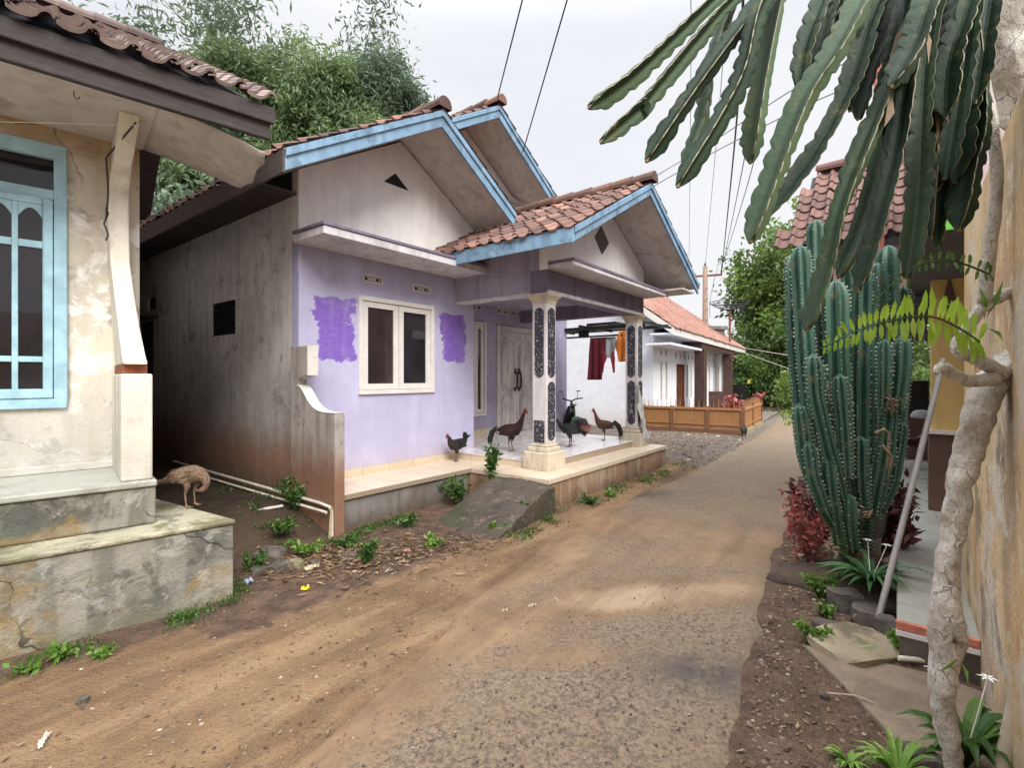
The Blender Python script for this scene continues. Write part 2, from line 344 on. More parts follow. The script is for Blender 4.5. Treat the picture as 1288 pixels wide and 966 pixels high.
# ------------------------------------------------------------------ chickens
def feather_mat(name, dark, mid, rough=.55):
    t = NT(name); c0 = t.attr('tint','Color'); v = t.vor(55, t.vec((1,1.4,1.2))); n = t.noise(40,4,.7)
    c = t.mix(t.mr(v,.15,.5,0,.45), c0, dark); c = t.mix(t.mr(n,.5,.75,0,.35), c, mid)
    t.bump(t.math('ADD', v, n), .7, .012); return t.fin(c, rough, 0, .4)
M['feather_red'] = feather_mat('dark_red_feathers',(.010,.006,.006),(.05,.015,.010)); M['feather_black'] = feather_mat('black_feathers',(.004,.004,.005),(.02,.015,.016)); M['feather_brown'] = feather_mat('brown_feathers',(.06,.035,.022),(.30,.19,.12),.7)
M['comb'] = plain('red_comb',(.42,.035,.03),.5); M['beak'] = plain('horn_beak',(.30,.22,.11),.4)
def body_mesh(spine, legs, scale, mat, colf, n=16):
    m = MB(); ks = len(spine); rows = []
    P = [Vector((x,0,z)) for x,z,_,_ in spine]
    for i in range(ks):
        t = (P[min(ks-1,i+1)]-P[max(0,i-1)]).normalized(); up = Vector((0,1,0)).cross(t)*-1; ry,rz_ = spine[i][2],spine[i][3]
        for j in range(n):
            a = 2*math.pi*j/n; m.v.append(P[i]+Vector((0,1,0))*math.cos(a)*ry+up*math.sin(a)*rz_)
    for i in range(ks-1):
        for j in range(n): m.face((i*n+j,i*n+(j+1)%n,(i+1)*n+(j+1)%n,(i+1)*n+j))
    m.face(range(n-1,-1,-1)); m.face([(ks-1)*n+j for j in range(n)])
    for L_,r_ in legs: m.tube(L_, r_, 8)
    tmp = m.mesh('body', mat); o = bpy.data.objects.new('body', tmp); C.objects.link(o)
    r = o.modifiers.new('r','REMESH'); r.mode = 'VOXEL'; r.voxel_size = .0065; s_ = o.modifiers.new('s','SMOOTH'); s_.iterations = 3; s_.factor = .5
    dg = bpy.context.evaluated_depsgraph_get(); me = bpy.data.meshes.new_from_object(o.evaluated_get(dg)); bpy.data.objects.remove(o); bpy.data.meshes.remove(tmp)
    n_ = len(me.vertices); co_ = np.empty(n_*3); me.vertices.foreach_get('co', co_); co_ = co_.reshape(-1,3); no_ = np.empty(n_*3); me.vertex_normals.foreach_get('vector', no_); no_ = no_.reshape(-1,3)
    cols = np.ones((n_,4))
    for i in range(n_):
        p = Vector(co_[i]); q = mnoise.noise(p*30)*.5; cols[i,:3] = [max(.002,c*(1+q*.6)) for c in colf(p)]
        co_[i] += no_[i]*(mnoise.noise(Vector((p.x*28,p.y*60,p.z*60)))*.0022*(1 if p.z > .17 else .1))
    me.vertices.foreach_set('co', co_.reshape(-1)); ca = me.color_attributes.new('tint','FLOAT_COLOR','POINT'); ca.data.foreach_set('color', cols.reshape(-1))
    me.polygons.foreach_set('use_smooth',[True]*len(me.polygons)); me.materials.clear(); me.materials.append(mat); me.update(); return me
def feathers(L_, mat, w_):   # each: list of points
    m = MB()
    for P in L_:
        P = [Vector(p) for p in P]; k = len(P); vs = []
        for i,p in enumerate(P):
            t = (P[min(k-1,i+1)]-P[max(0,i-1)]).normalized(); s_ = t.cross(Vector((0,1,0))).normalized(); f = i/(k-1); ww = w_*math.sin(math.pi*min(1,.2+.75*f))**.7
            if i == k-1: ww *= .25
            vs += [p-s_*ww+Vector((0,.002,0)), p+Vector((0,-.003,0)), p+s_*ww+Vector((0,.002,0))]
        m.rnd = random.random(); m.add(vs,[(3*i+q,3*i+q+1,3*i+q+4,3*i+q+3) for i in range(k-1) for q in (0,1)])
    return m
SP = {
 'tall': [(-.20,.30,.012,.016),(-.15,.315,.05,.045),(-.08,.315,.078,.078),(0,.305,.088,.095),(.07,.32,.080,.095),(.115,.365,.058,.068),(.145,.42,.040,.046),(.165,.475,.030,.034),(.182,.525,.025,.027),(.195,.56,.024,.026),(.205,.585,.026,.027),(.225,.592,.022,.022),(.243,.588,.010,.011)],
 'hen': [(-.20,.36,.012,.02),(-.15,.335,.05,.055),(-.08,.30,.082,.085),(0,.275,.095,.10),(.07,.285,.085,.092),(.11,.325,.055,.062),(.13,.37,.036,.040),(.142,.405,.028,.030),(.16,.428,.026,.026),(.18,.432,.020,.020),(.195,.428,.009,.010)],
 'low': [(-.22,.24,.012,.02),(-.16,.26,.05,.05),(-.08,.285,.080,.085),(0,.29,.090,.098),(.08,.30,.080,.085),(.13,.33,.050,.055),(.165,.37,.033,.036),(.19,.405,.026,.028),(.208,.425,.024,.025),(.228,.428,.018,.018),(.243,.423,.008,.009)],
 'preen': [(-.30,.225,.010,.010),(-.23,.250,.045,.028),(-.14,.285,.082,.060),(-.04,.310,.100,.082),(.05,.320,.098,.088),(.115,.310,.072,.068),(.155,.275,.046,.046),(.172,.230,.034,.034),(.160,.190,.028,.028),(.135,.165,.027,.027),(.108,.158,.020,.020),(.088,.160,.009,.009)]}
def chicken(name, label, pose, loc, heading, scale, mat, colf, tailf, comb=True, legz=.24, legx=0.0, legcol=None, tailmat=None, tw=.017, wing=(.30,.088), wingmat=None):
    t = thing(name, label, 'chicken', loc, heading, None); t.scale = (scale,)*3; sp = SP[pose]; legs = []
    for sy in (-1,1):
        y = .045*sy; x = legx+.012*sy
        legs += [([(x-.01,y*1.15,legz+.05),(x+.012,y*1.2,legz-.035),(x-.012,y*1.15,.125),(x,y*1.1,.018)],[.045,.030,.0105,.0085])]
        for a in (-.5,0,.5): legs += [([(x,y*1.1,.016),(x+.03*math.cos(a),y*1.1+.03*math.sin(a),.010),(x+.062*math.cos(a),y*1.1+.062*math.sin(a),.006)],[.0080,.0065,.0045])]
        legs += [([(x,y*1.1,.02),(x-.03,y*1.1,.007)],[.0075,.0045])]
    me = body_mesh(sp, legs, scale, mat, colf); b = bpy.data.objects.new('body', me); C.objects.link(b); b.parent = t
    feathers(tailf, None, tw).build('tail', tailmat or M['tailblack'], t, fixn=False)
    if wing:
        for sy in (-1,1):
            L_ = []
            for r_ in range(4):
                for k in range(5):
                    x0 = .075-.045*r_-.008*k; z0 = wing[0]+.045-.020*k+.004*r_; yy = wing[1]*(1-.12*abs(k-2)*.5)-.012*max(0,r_-1)
                    L_.append([(x0,sy*yy,z0),(x0-.05,sy*(yy+.004),z0-.008-.004*k),(x0-.10,sy*(yy-.006-.006*r_),z0-.018-.003*k)])
            w_ = MB()
            for P in L_:
                P = [Vector(p) for p in P]; vs = []
                for i,p in enumerate(P):
                    ww = (.010,.014,.002)[i]; vs += [p-Vector((0,0,ww)), p+Vector((0,sy*.003,0)), p+Vector((0,0,ww))]
                w_.rnd = random.random(); w_.add(vs,[(3*i+q,3*i+q+1,3*i+q+4,3*i+q+3) for i in range(2) for q in (0,1)])
            w_.build('wing', wingmat or M['tailblack'], t, fixn=False)
    hx,hz = sp[-2][0],sp[-2][1]; dx,dz = sp[-1][0]-sp[-3][0], sp[-1][1]-sp[-3][1]; dl = math.hypot(dx,dz); dx/=dl; dz/=dl; e = Vector((sp[-1][0],0,sp[-1][1])); f = Vector((dx,0,dz)); u_ = Vector((-dz,0,dx))*(1 if dx > 0 else -1)
    MB().tube([e-f*.012,e+f*.008-u_*.001,e+f*.022-u_*.007],[.0095,.0065,.0015],8).build('beak', M['beak'], t, smooth=True)
    if comb:
        h0 = Vector((hx,0,hz)); m = MB(); P = [(-.030,.014),(-.030,.034),(-.018,.028),(-.012,.046),(-.002,.031),(.006,.044),(.013,.027),(.022,.024),(.018,.010)]
        vs = [h0+f*(a-.004)+u_*(c+.004)+Vector((0,s_*.004,0)) for s_ in (-1,1) for a,c in P]; n = len(P)
        m.add(vs,[tuple(range(n)),tuple(range(2*n-1,n-1,-1))]+[(i,i+n,(i+1)%n+n,(i+1)%n) for i in range(n)]); m.build('comb', M['comb'], t)
        m = MB(); m.tube([h0+f*.012-u_*.014,h0+f*.016-u_*.034,h0+f*.012-u_*.044],[.006,.010,.003],8); m.build('wattle', M['comb'], t, smooth=True)
    eb = MB(); h0 = Vector((hx,0,hz))-f*.008
    for sy in (-1,1): eb.lathe([(.0005,-.004),(.004,-.002),(.004,.002),(.0005,.004)],8,tuple(h0+Vector((0,sy*.0215,.005))))
    eb.build('eyes', M['bronze'], t, smooth=True)
    return t
M['tailblack'] = leaf_mat('black_tail_feather',(.004,.005,.006),(.010,.014,.014),(.02,.03,.03),.35,0); M['wingred'] = leaf_mat('dark_red_wing',(.010,.005,.005),(.03,.010,.008),(.07,.022,.014),.5,0); M['wingbrown'] = leaf_mat('brown_wing_feather',(.10,.06,.04),(.22,.145,.10),(.36,.26,.18),.65,0); M['tailbrown'] = leaf_mat('brown_tail_feather',(.07,.045,.03),(.14,.09,.06),(.24,.16,.11),.6,0)
LEG = (.30,.22,.10)
def c_tall(p):
    if p.z < .17 and abs(p.y) > .02: return LEG
    if p.z > .555: return (.32,.05,.04)
    if p.z > .36: return (.045,.010,.008)
    if p.x > -.08 and p.z > .33: return (.055,.012,.009)
    return (.010,.006,.006)
def c_black(p): return (.07,.055,.045) if p.z < .15 and abs(p.y) > .02 else ((.12,.03,.03) if p.x > .20 and p.z > .40 else (.006,.005,.006))
def c_hen(p): return (.20,.14,.08) if p.z < .15 and abs(p.y) > .02 else ((.16,.04,.035) if p.z > .415 else ((.022,.010,.009) if p.x > 0 else (.010,.007,.008)))
def c_rust(p):
    if p.z < .15 and abs(p.y) > .02: return LEG
    if p.z > .565: return (.25,.05,.04)
    if p.z > .34 or p.x > .06: return (.13,.042,.016)
    return (.06,.028,.018)
def c_brown(p): return (.40,.25,.16) if p.z < .14 and abs(p.y) > .02 else ((.42,.22,.16) if p.z < .20 and p.x > .06 else ((.30,.20,.13) if p.z < .30 else (.24,.155,.10)))
def sickle(n, base, up, back, drop): 
    L_ = []
    for k in range(n):
        f = k/(n-1); y = random.uniform(-.03,.03); u_ = up*(1-f*1.2); b = back*random.uniform(.75,1.05)
        L_.append([(base[0],y*.5,base[1]),(base[0]-b*.35,y,base[1]+u_),(base[0]-b*.75,y*1.3,base[1]+u_*.9-drop*.25),(base[0]-b*.95,y*1.5,base[1]+u_*.4-drop*.7),(base[0]-b*.95,y*1.6,base[1]+u_*.1-drop)])
    return L_
def fan(n, base, L, a0, a1): return [[(base[0],0,base[1])]+[(base[0]+math.cos(a)*L*f*random.uniform(.9,1.05),(k/(n-1)-.5)*.09*f,base[1]+math.sin(a)*L*f) for f in (.35,.7,1)] for k,a in ((k,a0+(a1-a0)*random.random()) for k in range(n))]
rz = FA.rz
chicken('rooster','tall dark red rooster standing upright on the porch floor left of the near pillar','tall', FA.w(2.89,.09,.474), R(-12), 1.0, M['feather_red'], c_tall, sickle(22,(-.15,.32),.04,.20,.22), wingmat=M['wingred'])
chicken('hen','dark brown ruffled hen on the ledge beside the lilac wall','hen', FA.w(2.2,.52,.373), R(215), .84, M['feather_red'], c_hen, fan(12,(-.14,.34),.15,R(95),R(150)), tailmat=M['tailblack'])
chicken('hen','all black hen walking on the porch floor right of the near pillar','low', FA.w(3.80,-.36,.474), R(172), .98, M['feather_black'], c_black, fan(10,(-.15,.26),.13,R(185),R(225)), comb=False)
chicken('rooster','rust brown rooster with black tail near the far porch pillar','tall', FA.w(4.86,-.40,.474), R(180), .87, M['feather_red'], c_rust, sickle(20,(-.14,.32),.06,.21,.25), wingmat=M['wingred'])
chicken('hen','plump brown hen preening on the mossy plinth corner','preen', FB.w(.24,.38,.566), R(2), .78, M['feather_brown'], c_brown, fan(14,(-.22,.255),.15,R(184),R(204)), comb=False, legx=.02, tailmat=M['tailbrown'], wing=(.315,.104), wingmat=M['wingbrown'])
chicken('hen','tiny distant black hen beside the corner of the bamboo fence','low', (5.72,12.25,.02), R(60), .8, M['feather_black'], c_black, fan(8,(-.15,.26),.13,R(150),R(200)))

# ------------------------------------------------------------------ ground and road
RR = [(-3.2,-6.5),(-.9,-1.6),(.3,.8),(.9,1.97),(1.51,2.98),(2.35,4.31),(3.37,5.87),(5.0,8.42),(7.56,12.92),(10.41,18.28),(12.2,22.3),(12.6,27),(10,34),(4,42)]
RL = [(-6.5,-6.5),(-3.0,-1.6),(-1.5,.8),(-.99,1.97),(-.72,2.58),(-.36,3.52),(.22,4.71),(1.41,6.46),(2.6,7.88),(4.26,10.2),(6.3,13.09),(8.95,17.61),(10.3,22.3),(10.2,26),(8,31.5),(2,39)]
def poly_at(P, y):
    for (x0,y0),(x1,y1) in zip(P, P[1:]):
        if y0 <= y <= y1 and y1 > y0: return x0+(x1-x0)*(y-y0)/(y1-y0)
    return P[0][0] if y < P[0][1] else P[-1][0]
def xr(y): return poly_at(RR[:12], y) if y < 27 else RR[11][0]
def xl(y): return poly_at(RL[:14], y) if y < 26 else RL[13][0]
def gz(x, y):
    """height of the bare earth"""
    z = -.02
    a, b = xl(y), xr(y)
    rough = .018*nz(x,y,0,1.3) + .009*nz(x,y,3,5) + .005*nz(x,y,5,13)
    d = x-b
    if d > -.16: z = .002 - .022*sstep(.12,.4,d) - .020*sstep(-.02,-.16,d) + .020*nz(x,y,6,2.1) + .012*nz(x,y,4,7) + rough*.5
    dl = a-x
    z2 = -.03 + .045*sstep(-.55,.35,dl) + rough*.7
    if x < (a+b)/2: z = z2
    if a+.5 < x < b-.17: z = min(z, -.02)
    u, v = FA.loc(x, y)                       # the passage and the yard are a little raised
    if u < .6 and v > -1.2: z += .22*sstep(-.15,.9,v)*sstep(.4,-.05,u)
    if 0 < u < 2 and -1.3 < v < .3: z += .02*sstep(-1.3,-.2,v)
    if u > 5.5 and v > -2.2: z += .06*sstep(-2.0,-.6,v) + .02*nz(x,y,8,2.2)
    if y > 22: z += .02*(y-22) if x > xr(y) else 0
    return z
def grid_axis(a, b, step): return list(np.arange(a, b, step))
gx = [-140,-90,-60,-40,-28,-20,-14,-10] + grid_axis(-8,-4,.25) + grid_axis(-4,4.6,.07) + grid_axis(4.6,14,.25) + [14,16,19,24,32,45,70,110,160]
gy = [-120,-60,-30,-15,-8,-5,-3,-1.5,-.5] + grid_axis(.2,7.5,.07) + grid_axis(7.5,20,.22) + [20,21,22,23.5,25,27,30,34,40,50,70,110,180,300]
mb = MB(); nx = len(gx)
for y in gy:
    for x in gx: mb.v.append((x, y, gz(x,y)))
for j in range(len(gy)-1):
    for i in range(nx-1): mb.face((j*nx+i, j*nx+i+1, (j+1)*nx+i+1, (j+1)*nx+i))

def ground_mat():
    t = NT('bare_earth'); z = t.attr('zone','Color'); sp = t.n('ShaderNodeSeparateColor'); t.put(sp.inputs[0], z)
    ora, dark, grv = sp.outputs
    n = t.noise(1.3,7,.68); n2 = t.noise(6,7,.7); n3 = t.noise(34,5,.7)
    soil = t.mix(t.mr(n2,.35,.68), (.075,.045,.030), (.16,.10,.068))
    orange = t.mix(t.mr(n,.3,.68), (.165,.098,.052), (.295,.186,.100))
    orange = t.mix(t.mr(n2,.5,.75,0,.5), orange, (.165,.102,.058))
    mp = t.n('ShaderNodeMapping'); t.put(mp.inputs['Vector'], t.oc()); mp.inputs['Rotation'].default_value = (0,0,R(35)); mp2 = t.n('ShaderNodeMapping'); t.put(mp2.inputs['Vector'], mp.outputs[0]); mp2.inputs['Scale'].default_value = (4.5,.45,1)
    rut = t.noise(1.0,5,.6,mp2.outputs[0]); orange = t.mix(t.mr(rut,.46,.62,0,.55), orange, (.115,.068,.038)); orange = t.mix(t.mr(rut,.36,.46,.4,0), orange, (.36,.24,.14))
    gravel = t.mix(t.mr(n3,.4,.65), (.10,.08,.065), (.24,.20,.165))
    w = t.math('ADD', ora, t.math('MULTIPLY', t.math('SUBTRACT', n2, .5), .9))
    c = t.mix(t.mr(w,.3,.7), soil, orange)
    c = t.mix(t.mr(t.math('ADD', grv, t.math('MULTIPLY', t.math('SUBTRACT', n, .5), .8)),.35,.65), c, gravel)
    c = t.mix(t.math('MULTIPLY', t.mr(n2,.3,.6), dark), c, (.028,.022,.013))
    v = t.vor(75); c = t.mix(t.mr(v,.12,.26,.55,0), c, (.045,.03,.02)); v2 = t.vor(43,None,'F1'); c = t.mix(t.mr(v2,.05,.13,.6,0), c, (.40,.33,.25))
    t.bump(t.math('ADD', t.math('ADD', t.math('MULTIPLY', n3, .8), t.math('MULTIPLY', rut, 1.2)), t.math('ADD', t.math('MULTIPLY', n2, 1.4), t.math('MULTIPLY', v, .5))), .9, .022)
    return t.fin(c, t.mr(n2,.3,.7,.75,.95), 0, .3)
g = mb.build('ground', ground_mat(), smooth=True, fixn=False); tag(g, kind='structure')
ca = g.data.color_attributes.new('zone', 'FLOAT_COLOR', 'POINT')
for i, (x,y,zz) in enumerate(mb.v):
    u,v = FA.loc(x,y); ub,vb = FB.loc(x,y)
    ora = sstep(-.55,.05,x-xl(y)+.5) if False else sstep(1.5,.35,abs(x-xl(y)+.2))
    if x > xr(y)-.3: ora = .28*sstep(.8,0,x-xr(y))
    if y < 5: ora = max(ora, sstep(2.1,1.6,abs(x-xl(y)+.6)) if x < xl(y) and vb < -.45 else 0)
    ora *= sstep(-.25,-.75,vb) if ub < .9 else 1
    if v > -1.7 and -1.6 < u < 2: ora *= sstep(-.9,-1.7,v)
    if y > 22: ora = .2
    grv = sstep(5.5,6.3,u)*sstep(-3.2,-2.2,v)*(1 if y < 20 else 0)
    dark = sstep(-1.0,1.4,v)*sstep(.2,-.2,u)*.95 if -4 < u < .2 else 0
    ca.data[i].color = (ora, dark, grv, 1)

# road: slightly cambered asphalt sheet with dirt washed over it
mb = MB(); rows = []; NTR = 40
def resample(P, n):
    P = [Vector((*p,0)) for p in P]; L = [0]
    for a,b in zip(P,P[1:]): L.append(L[-1]+(b-a).length)
    out = []
    for k in range(n):
        s = L[-1]*k/(n-1)
        for i in range(len(P)-1):
            if L[i] <= s <= L[i+1]+1e-9: out.append(P[i].lerp(P[i+1], (s-L[i])/(L[i+1]-L[i]))); break
    return out
ys = [-6.5,-4,-2,-1,0,.5] + list(np.arange(.8,9,.08)) + list(np.arange(9,27,.3))
edges = [(Vector((xl(y),y,0)), Vector((xr(y),y,0))) for y in ys]
tailL, tailR = resample(RL[13:], 12), resample(RR[11:], 12)
edges += list(zip(tailL[1:], tailR[1:]))
SPOTS = [(.75,3.42,.55,.22,1.2),(1.05,3.65,.5,.16,.5),(1.75,3.62,.40,.22,.75),(1.7,4.25,.6,.25,.4),(2.3,4.6,.6,.45,.45),(.9,5.2,.8,.5,.3),(-.2,3.0,.7,.35,.6),(.3,2.72,.4,.12,.65),(.9,2.65,.4,.12,.35),(-.9,2.45,.5,.5,.6),(0.1,4.1,.7,.5,.4),(3.2,7.0,1.2,1.2,.25),(-.15,2.05,.35,.5,.1)]
WET = [(1.55,6.55,.75,.28),(1.0,2.6,.35,.2)]
attrs = []; pal = []
for (a,b) in edges:
    for k in range(NTR+1):
        t = k/NTR; p = a.lerp(b, t); x,y = p.x,p.y
        jig = .05*nz(y*3,1.7,0,1)*sstep(.93,1,t) + .03*nz(y*11,4,0,1)*sstep(.95,1,t)
        x += jig
        z = .022*math.sin(math.pi*t)*.8 + .006*nz(x,y,2,1.6) + .0022*nz(x,y,9,14)
        if t > .97: z -= .012
        if t < .12: z -= .03*(1-t/.12)
        mb.v.append((x,y,z))
        d = .18 + .62*sstep(.32,.0,t+.10*nz(y*1.3,3,0,1)+.05*nz(y*4,9,0,1)) + .08*sstep(.8,1,t)
        if y > 4.6: d = max(d, .34)
        if y > 8: d = max(d, .26)
        d += .25*sstep(2.6,4.5,y)*sstep(6.5,5,y)
        for sx,sy,rx,ry,am in SPOTS:
            U = ((x-sx)*.8+(y-sy)*.3)/rx; V = (-(x-sx)*.15+(y-sy))/ry; d += am*math.exp(-(U*U+V*V)*1.3)
        pal.append(sum(am*math.exp(-((((x-sx)*.8+(y-sy)*.3)/rx)**2+((-(x-sx)*.15+(y-sy))/ry)**2)*1.6) for sx,sy,rx,ry,am in SPOTS[:5]))
        w = 0
        for sx,sy,rx,ry in WET:
            w += math.exp(-(((x-sx)/rx)**2+((y-sy)/ry)**2)*1.2)
        attrs.append((min(1.6,d), min(1,w), sstep(.965,.997,t)*(.7 if y < 4.5 else .35), 1))
for j in range(len(edges)-1):
    for k in range(NTR): mb.face((j*(NTR+1)+k, j*(NTR+1)+k+1, (j+1)*(NTR+1)+k+1, (j+1)*(NTR+1)+k))
def road_mat():
    t = NT('worn_asphalt'); sp = t.n('ShaderNodeSeparateColor'); t.put(sp.inputs[0], t.attr('zone','Color')); dirt, wet, edge = sp.outputs
    n = t.noise(1.6,7,.7); n2 = t.noise(7,7,.72); n3 = t.noise(45,5,.75); n4 = t.noise(110,3,.7)
    v = t.vor(95); v2 = t.vor(58)
    a = t.mix(t.mr(n3,.36,.62), (.072,.054,.040), (.25,.182,.118))
    a = t.mix(t.mr(n,.35,.7,0,.45), a, (.25,.175,.105))
    a = t.mix(t.mr(v,.10,.28,.8,0), a, (.036,.028,.024)); a = t.mix(t.mr(v2,.04,.12,.8,0), a, (.42,.37,.30))
    a = t.mix(t.mr(n4,.55,.75,0,.5), a, (.04,.032,.028))
    a = t.mix(t.mr(n,.55,.72,0,.35), a, (.07,.055,.05))
    gn = t.noise(1.3,7,.68); gn2 = t.noise(6,7,.7); d = t.mix(t.mr(gn,.3,.68), (.165,.098,.052), (.295,.186,.100)); d = t.mix(t.mr(gn2,.5,.75,0,.5), d, (.165,.102,.058)); d = t.mix(t.mr(gn,.35,.65,0,.0), d, d); d = t.mix(t.mr(t.math('ADD', t.attr('pale'), t.math('MULTIPLY', t.math('SUBTRACT', n2, .5), .9)),.35,1.0), d, (.37,.265,.165)); d = t.mix(t.mr(v,.08,.2,.35,0), d, (.12,.075,.045))
    mp = t.n('ShaderNodeMapping'); t.put(mp.inputs['Vector'], t.oc()); mp.inputs['Rotation'].default_value = (0,0,R(35)); mp2 = t.n('ShaderNodeMapping'); t.put(mp2.inputs['Vector'], mp.outputs[0]); mp2.inputs['Scale'].default_value = (4.5,.45,1)
    rut = t.noise(1.0,5,.6,mp2.outputs[0]); d = t.mix(t.mr(rut,.46,.62,0,.45), d, (.125,.075,.042)); d = t.mix(t.mr(rut,.36,.46,.3,0), d, (.36,.24,.14))
    w = t.math('ADD', t.math('ADD', dirt, t.math('MULTIPLY', t.math('SUBTRACT', rut, .5), .5)), t.math('ADD', t.math('MULTIPLY', t.math('SUBTRACT', n2, .5), 1.1), t.math('MULTIPLY', t.math('SUBTRACT', n3, .5), .55)))
    m = t.mr(w,.22,1.05,0,.95); c = t.mix(m, a, d)
    c = t.mix(t.math('MULTIPLY', wet, t.mr(n2,.3,.55)), c, (.055,.045,.042))
    c = t.mix(t.math('MULTIPLY', edge, t.mr(n2,.35,.6)), c, (.03,.022,.018))
    t.bump(t.math('ADD', t.math('MULTIPLY', n3, 1.0), t.math('SUBTRACT', t.math('MULTIPLY', n2, 1.0), t.math('MULTIPLY', t.mr(v,.1,.28,1,0), .5))), .55, .010)
    r = t.mix(wet, t.mr(n2,.3,.7,.55,.8), (.28,.28,.28))
    return t.fin(c, r, 0, .4)
rd = mb.build('road', road_mat(), smooth=True, fixn=False); tag(rd, kind='structure')
ca = rd.data.color_attributes.new('zone', 'FLOAT_COLOR', 'POINT')
for i,q in enumerate(attrs): ca.data[i].color = q
pa = rd.data.attributes.new('pale','FLOAT','POINT'); pa.data.foreach_set('value', pal)

# ------------------------------------------------------------------ roof tiles, real geometry
def tiles(mb, P0, a, s, W, L, pw=.2, pl=.26, keep=None, lift=.03, hs=1.0):
    P0, a, s = Vector(P0), Vector(a).normalized(), Vector(s).normalized(); n = a.cross(s)
    if n.z < 0: n = -n
    prof = [(0,.0),(.12,-.012),(.3,-.018),(.5,-.012),(.62,.004),(.70,.030),(.80,.044),(.90,.040),(.99,.016)]
    cols, rows_ = int(round(W/pw)), int(math.ceil(L/pl))
    for j in range(rows_):
        for i in range(cols):
            cx, cy = (i+.5)*pw, (j+.5)*pl
            if keep and not keep(P0 + a*cx + s*cy): continue
            jx, jy, jz, tw = random.gauss(0,.004), random.gauss(0,.007), random.gauss(0,.004), random.gauss(0,.012)
            y0 = j*pl + jy; y1 = min((j+1)*pl*1.0+.03, L+.02)+jy
            mb.rnd = min(1,max(0,random.betavariate(2,2.2)))
            top0 = [P0 + a*(i*pw + q*pw + jx) + s*(y0+tw*q) + n*(h*hs+lift+jz) for q,h in prof]
            top1 = [P0 + a*(i*pw + q*pw + jx) + s*(y1+tw*q) + n*(h*hs+.006+jz) for q,h in prof]
            bot0 = [p - n*.022 for p in top0]
            k = len(prof); vs = bot0 + top0 + top1; fs = []
            b_ = mb.add(vs, [(k+q,k+q+1,2*k+q+1,2*k+q) for q in range(k-1)])
            mb.rnd = min(1,mb.rnd*.5+.55); [mb.face((b_+q,b_+q+1,b_+k+q+1,b_+k+q)) for q in range(k-1)]
    mb.rnd = .5
    return mb
def roof_plane(root, mat, P0, a, s, W, L, **k):
    m = MB(); tiles(m, P0, a, s, W, L, **k)
    o = m.build('roof', mat, root, fixn=False); o.data.polygons.foreach_set('use_smooth', [False]*len(o.data.polygons)); return o
def ridge_caps(root, mat, p, q, r=.1, step=.33):
    p, q = Vector(p), Vector(q); d = q-p; L = d.length; d.normalize(); m = MB(); k = int(L/step)
    x = d.cross(Vector((0,0,1))).normalized(); z = x.cross(d)
    for i in range(k):
        a = p + d*(i*step) ; b = a + d*(step+.04); m.rnd = random.betavariate(2,2.3); vs = []
        j = Vector((random.gauss(0,.005),random.gauss(0,.005),random.gauss(0,.006)))
        for c, rr in ((a, r*1.08),(b, r*.92)):
            for t in range(9):
                an = math.pi*(t/8)*1.2-.3; vs.append(c + x*math.cos(an)*rr + z*(math.sin(an)*rr) + j)
        m.add(vs, [(t,t+1,9+t+1,9+t) for t in range(8)] + [tuple(range(8,-1,-1))])
    return m.build('ridge', mat, root, fixn=False)

# ------------------------------------------------------------------ lilac house
H = thing('lilac_house', 'lilac plastered village house with blue gable boards, tiled porch and bare side wall', 'house', FA.origin(), FA.rz)
K = .6
def zl(u): return 3.62 + K*(u+.55)            # left slope
def zr(u): return 4.79 - K*(u-1.4)            # front wing, right slope
WV = .75
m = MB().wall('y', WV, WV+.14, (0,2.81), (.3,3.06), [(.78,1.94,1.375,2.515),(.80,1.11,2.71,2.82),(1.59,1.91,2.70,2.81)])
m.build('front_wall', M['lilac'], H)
MB().prism([(0,3.06),(2.81,3.06),(2.81,zr(2.81)-.14),(1.4,4.79-.16),(0,zl(0)-.14)], 'y', WV, WV+.14).build('gable_wall', M['gable'], H)
MB().prism([(1.13,4.03),(1.53,4.03),(1.31,4.19)], 'y', WV-.004, WV+.06).build('gable_vent', M['black'], H)
m = MB().wall('x', 0, .14, (WV+.141,9.4), (0,3.56), [(2.28,2.98,2.11,2.55),(5.18,5.55,2.67,2.88),(5.3,6.05,.2,2.5)])
m.build('side_wall', M['sidewall'], H)
m = MB(); m.box(.03,.06,2.28,2.98,2.11,2.55); m.build('side_window', M['black'], H)
m = MB()
for i in range(9): m.box(.012,.028,2.30+i*.083,2.31+i*.083,2.11,2.55)
for i in range(6): m.box(.010,.026,2.28,2.98,2.13+i*.08,2.14+i*.08)
m.build('window_mesh', M['metal_dark'], H)
MB().box(.03,.06,5.18,5.55,2.67,2.88).build('side_vent', M['black'], H)
MB().box(.05,.09,5.3,6.05,.2,2.5).build('side_door', M['darkwood'], H)
MB().box(-.45,-.004,5.05,6.2,2.52,2.56).build('door_canopy', M['darkwood'], H)
MB().wall('x', 2.67, 2.80, (WV+.141,1.67), (.3,3.4)).build('return_wall', M['lilac_porch'], H)
m = MB().wall('y', 1.67, 1.81, (2.81,7.0), (.3,3.1), [(4.48,5.79,.47,2.53),(3.82,4.11,.88,2.54),(3.76,4.03,2.79,2.92),(4.46,4.82,2.77,2.90),(4.92,5.28,2.77,2.90),(5.38,5.74,2.77,2.90)])
m.build('porch_wall', M['lilac_porch'], H)
def zR(u): return 6.11 - K*(u-3.6)
MB().prism([(1.2,3.101),(7.0,3.101),(7.0,zR(7.0)-.14),(3.6,6.11-.16),(1.2,zl(1.2)-.16)], 'y', 1.672, 1.81).build('gable_wall', M['gable'], H)
MB().wall('x', 6.86, 7.0, (1.811,9.26), (0,4.0)).build('side_wall', M['sidewall'], H)
MB().wall('y', 9.26, 9.4, (.141,6.86), (0,3.7)).build('rear_wall', M['sidewall'], H)
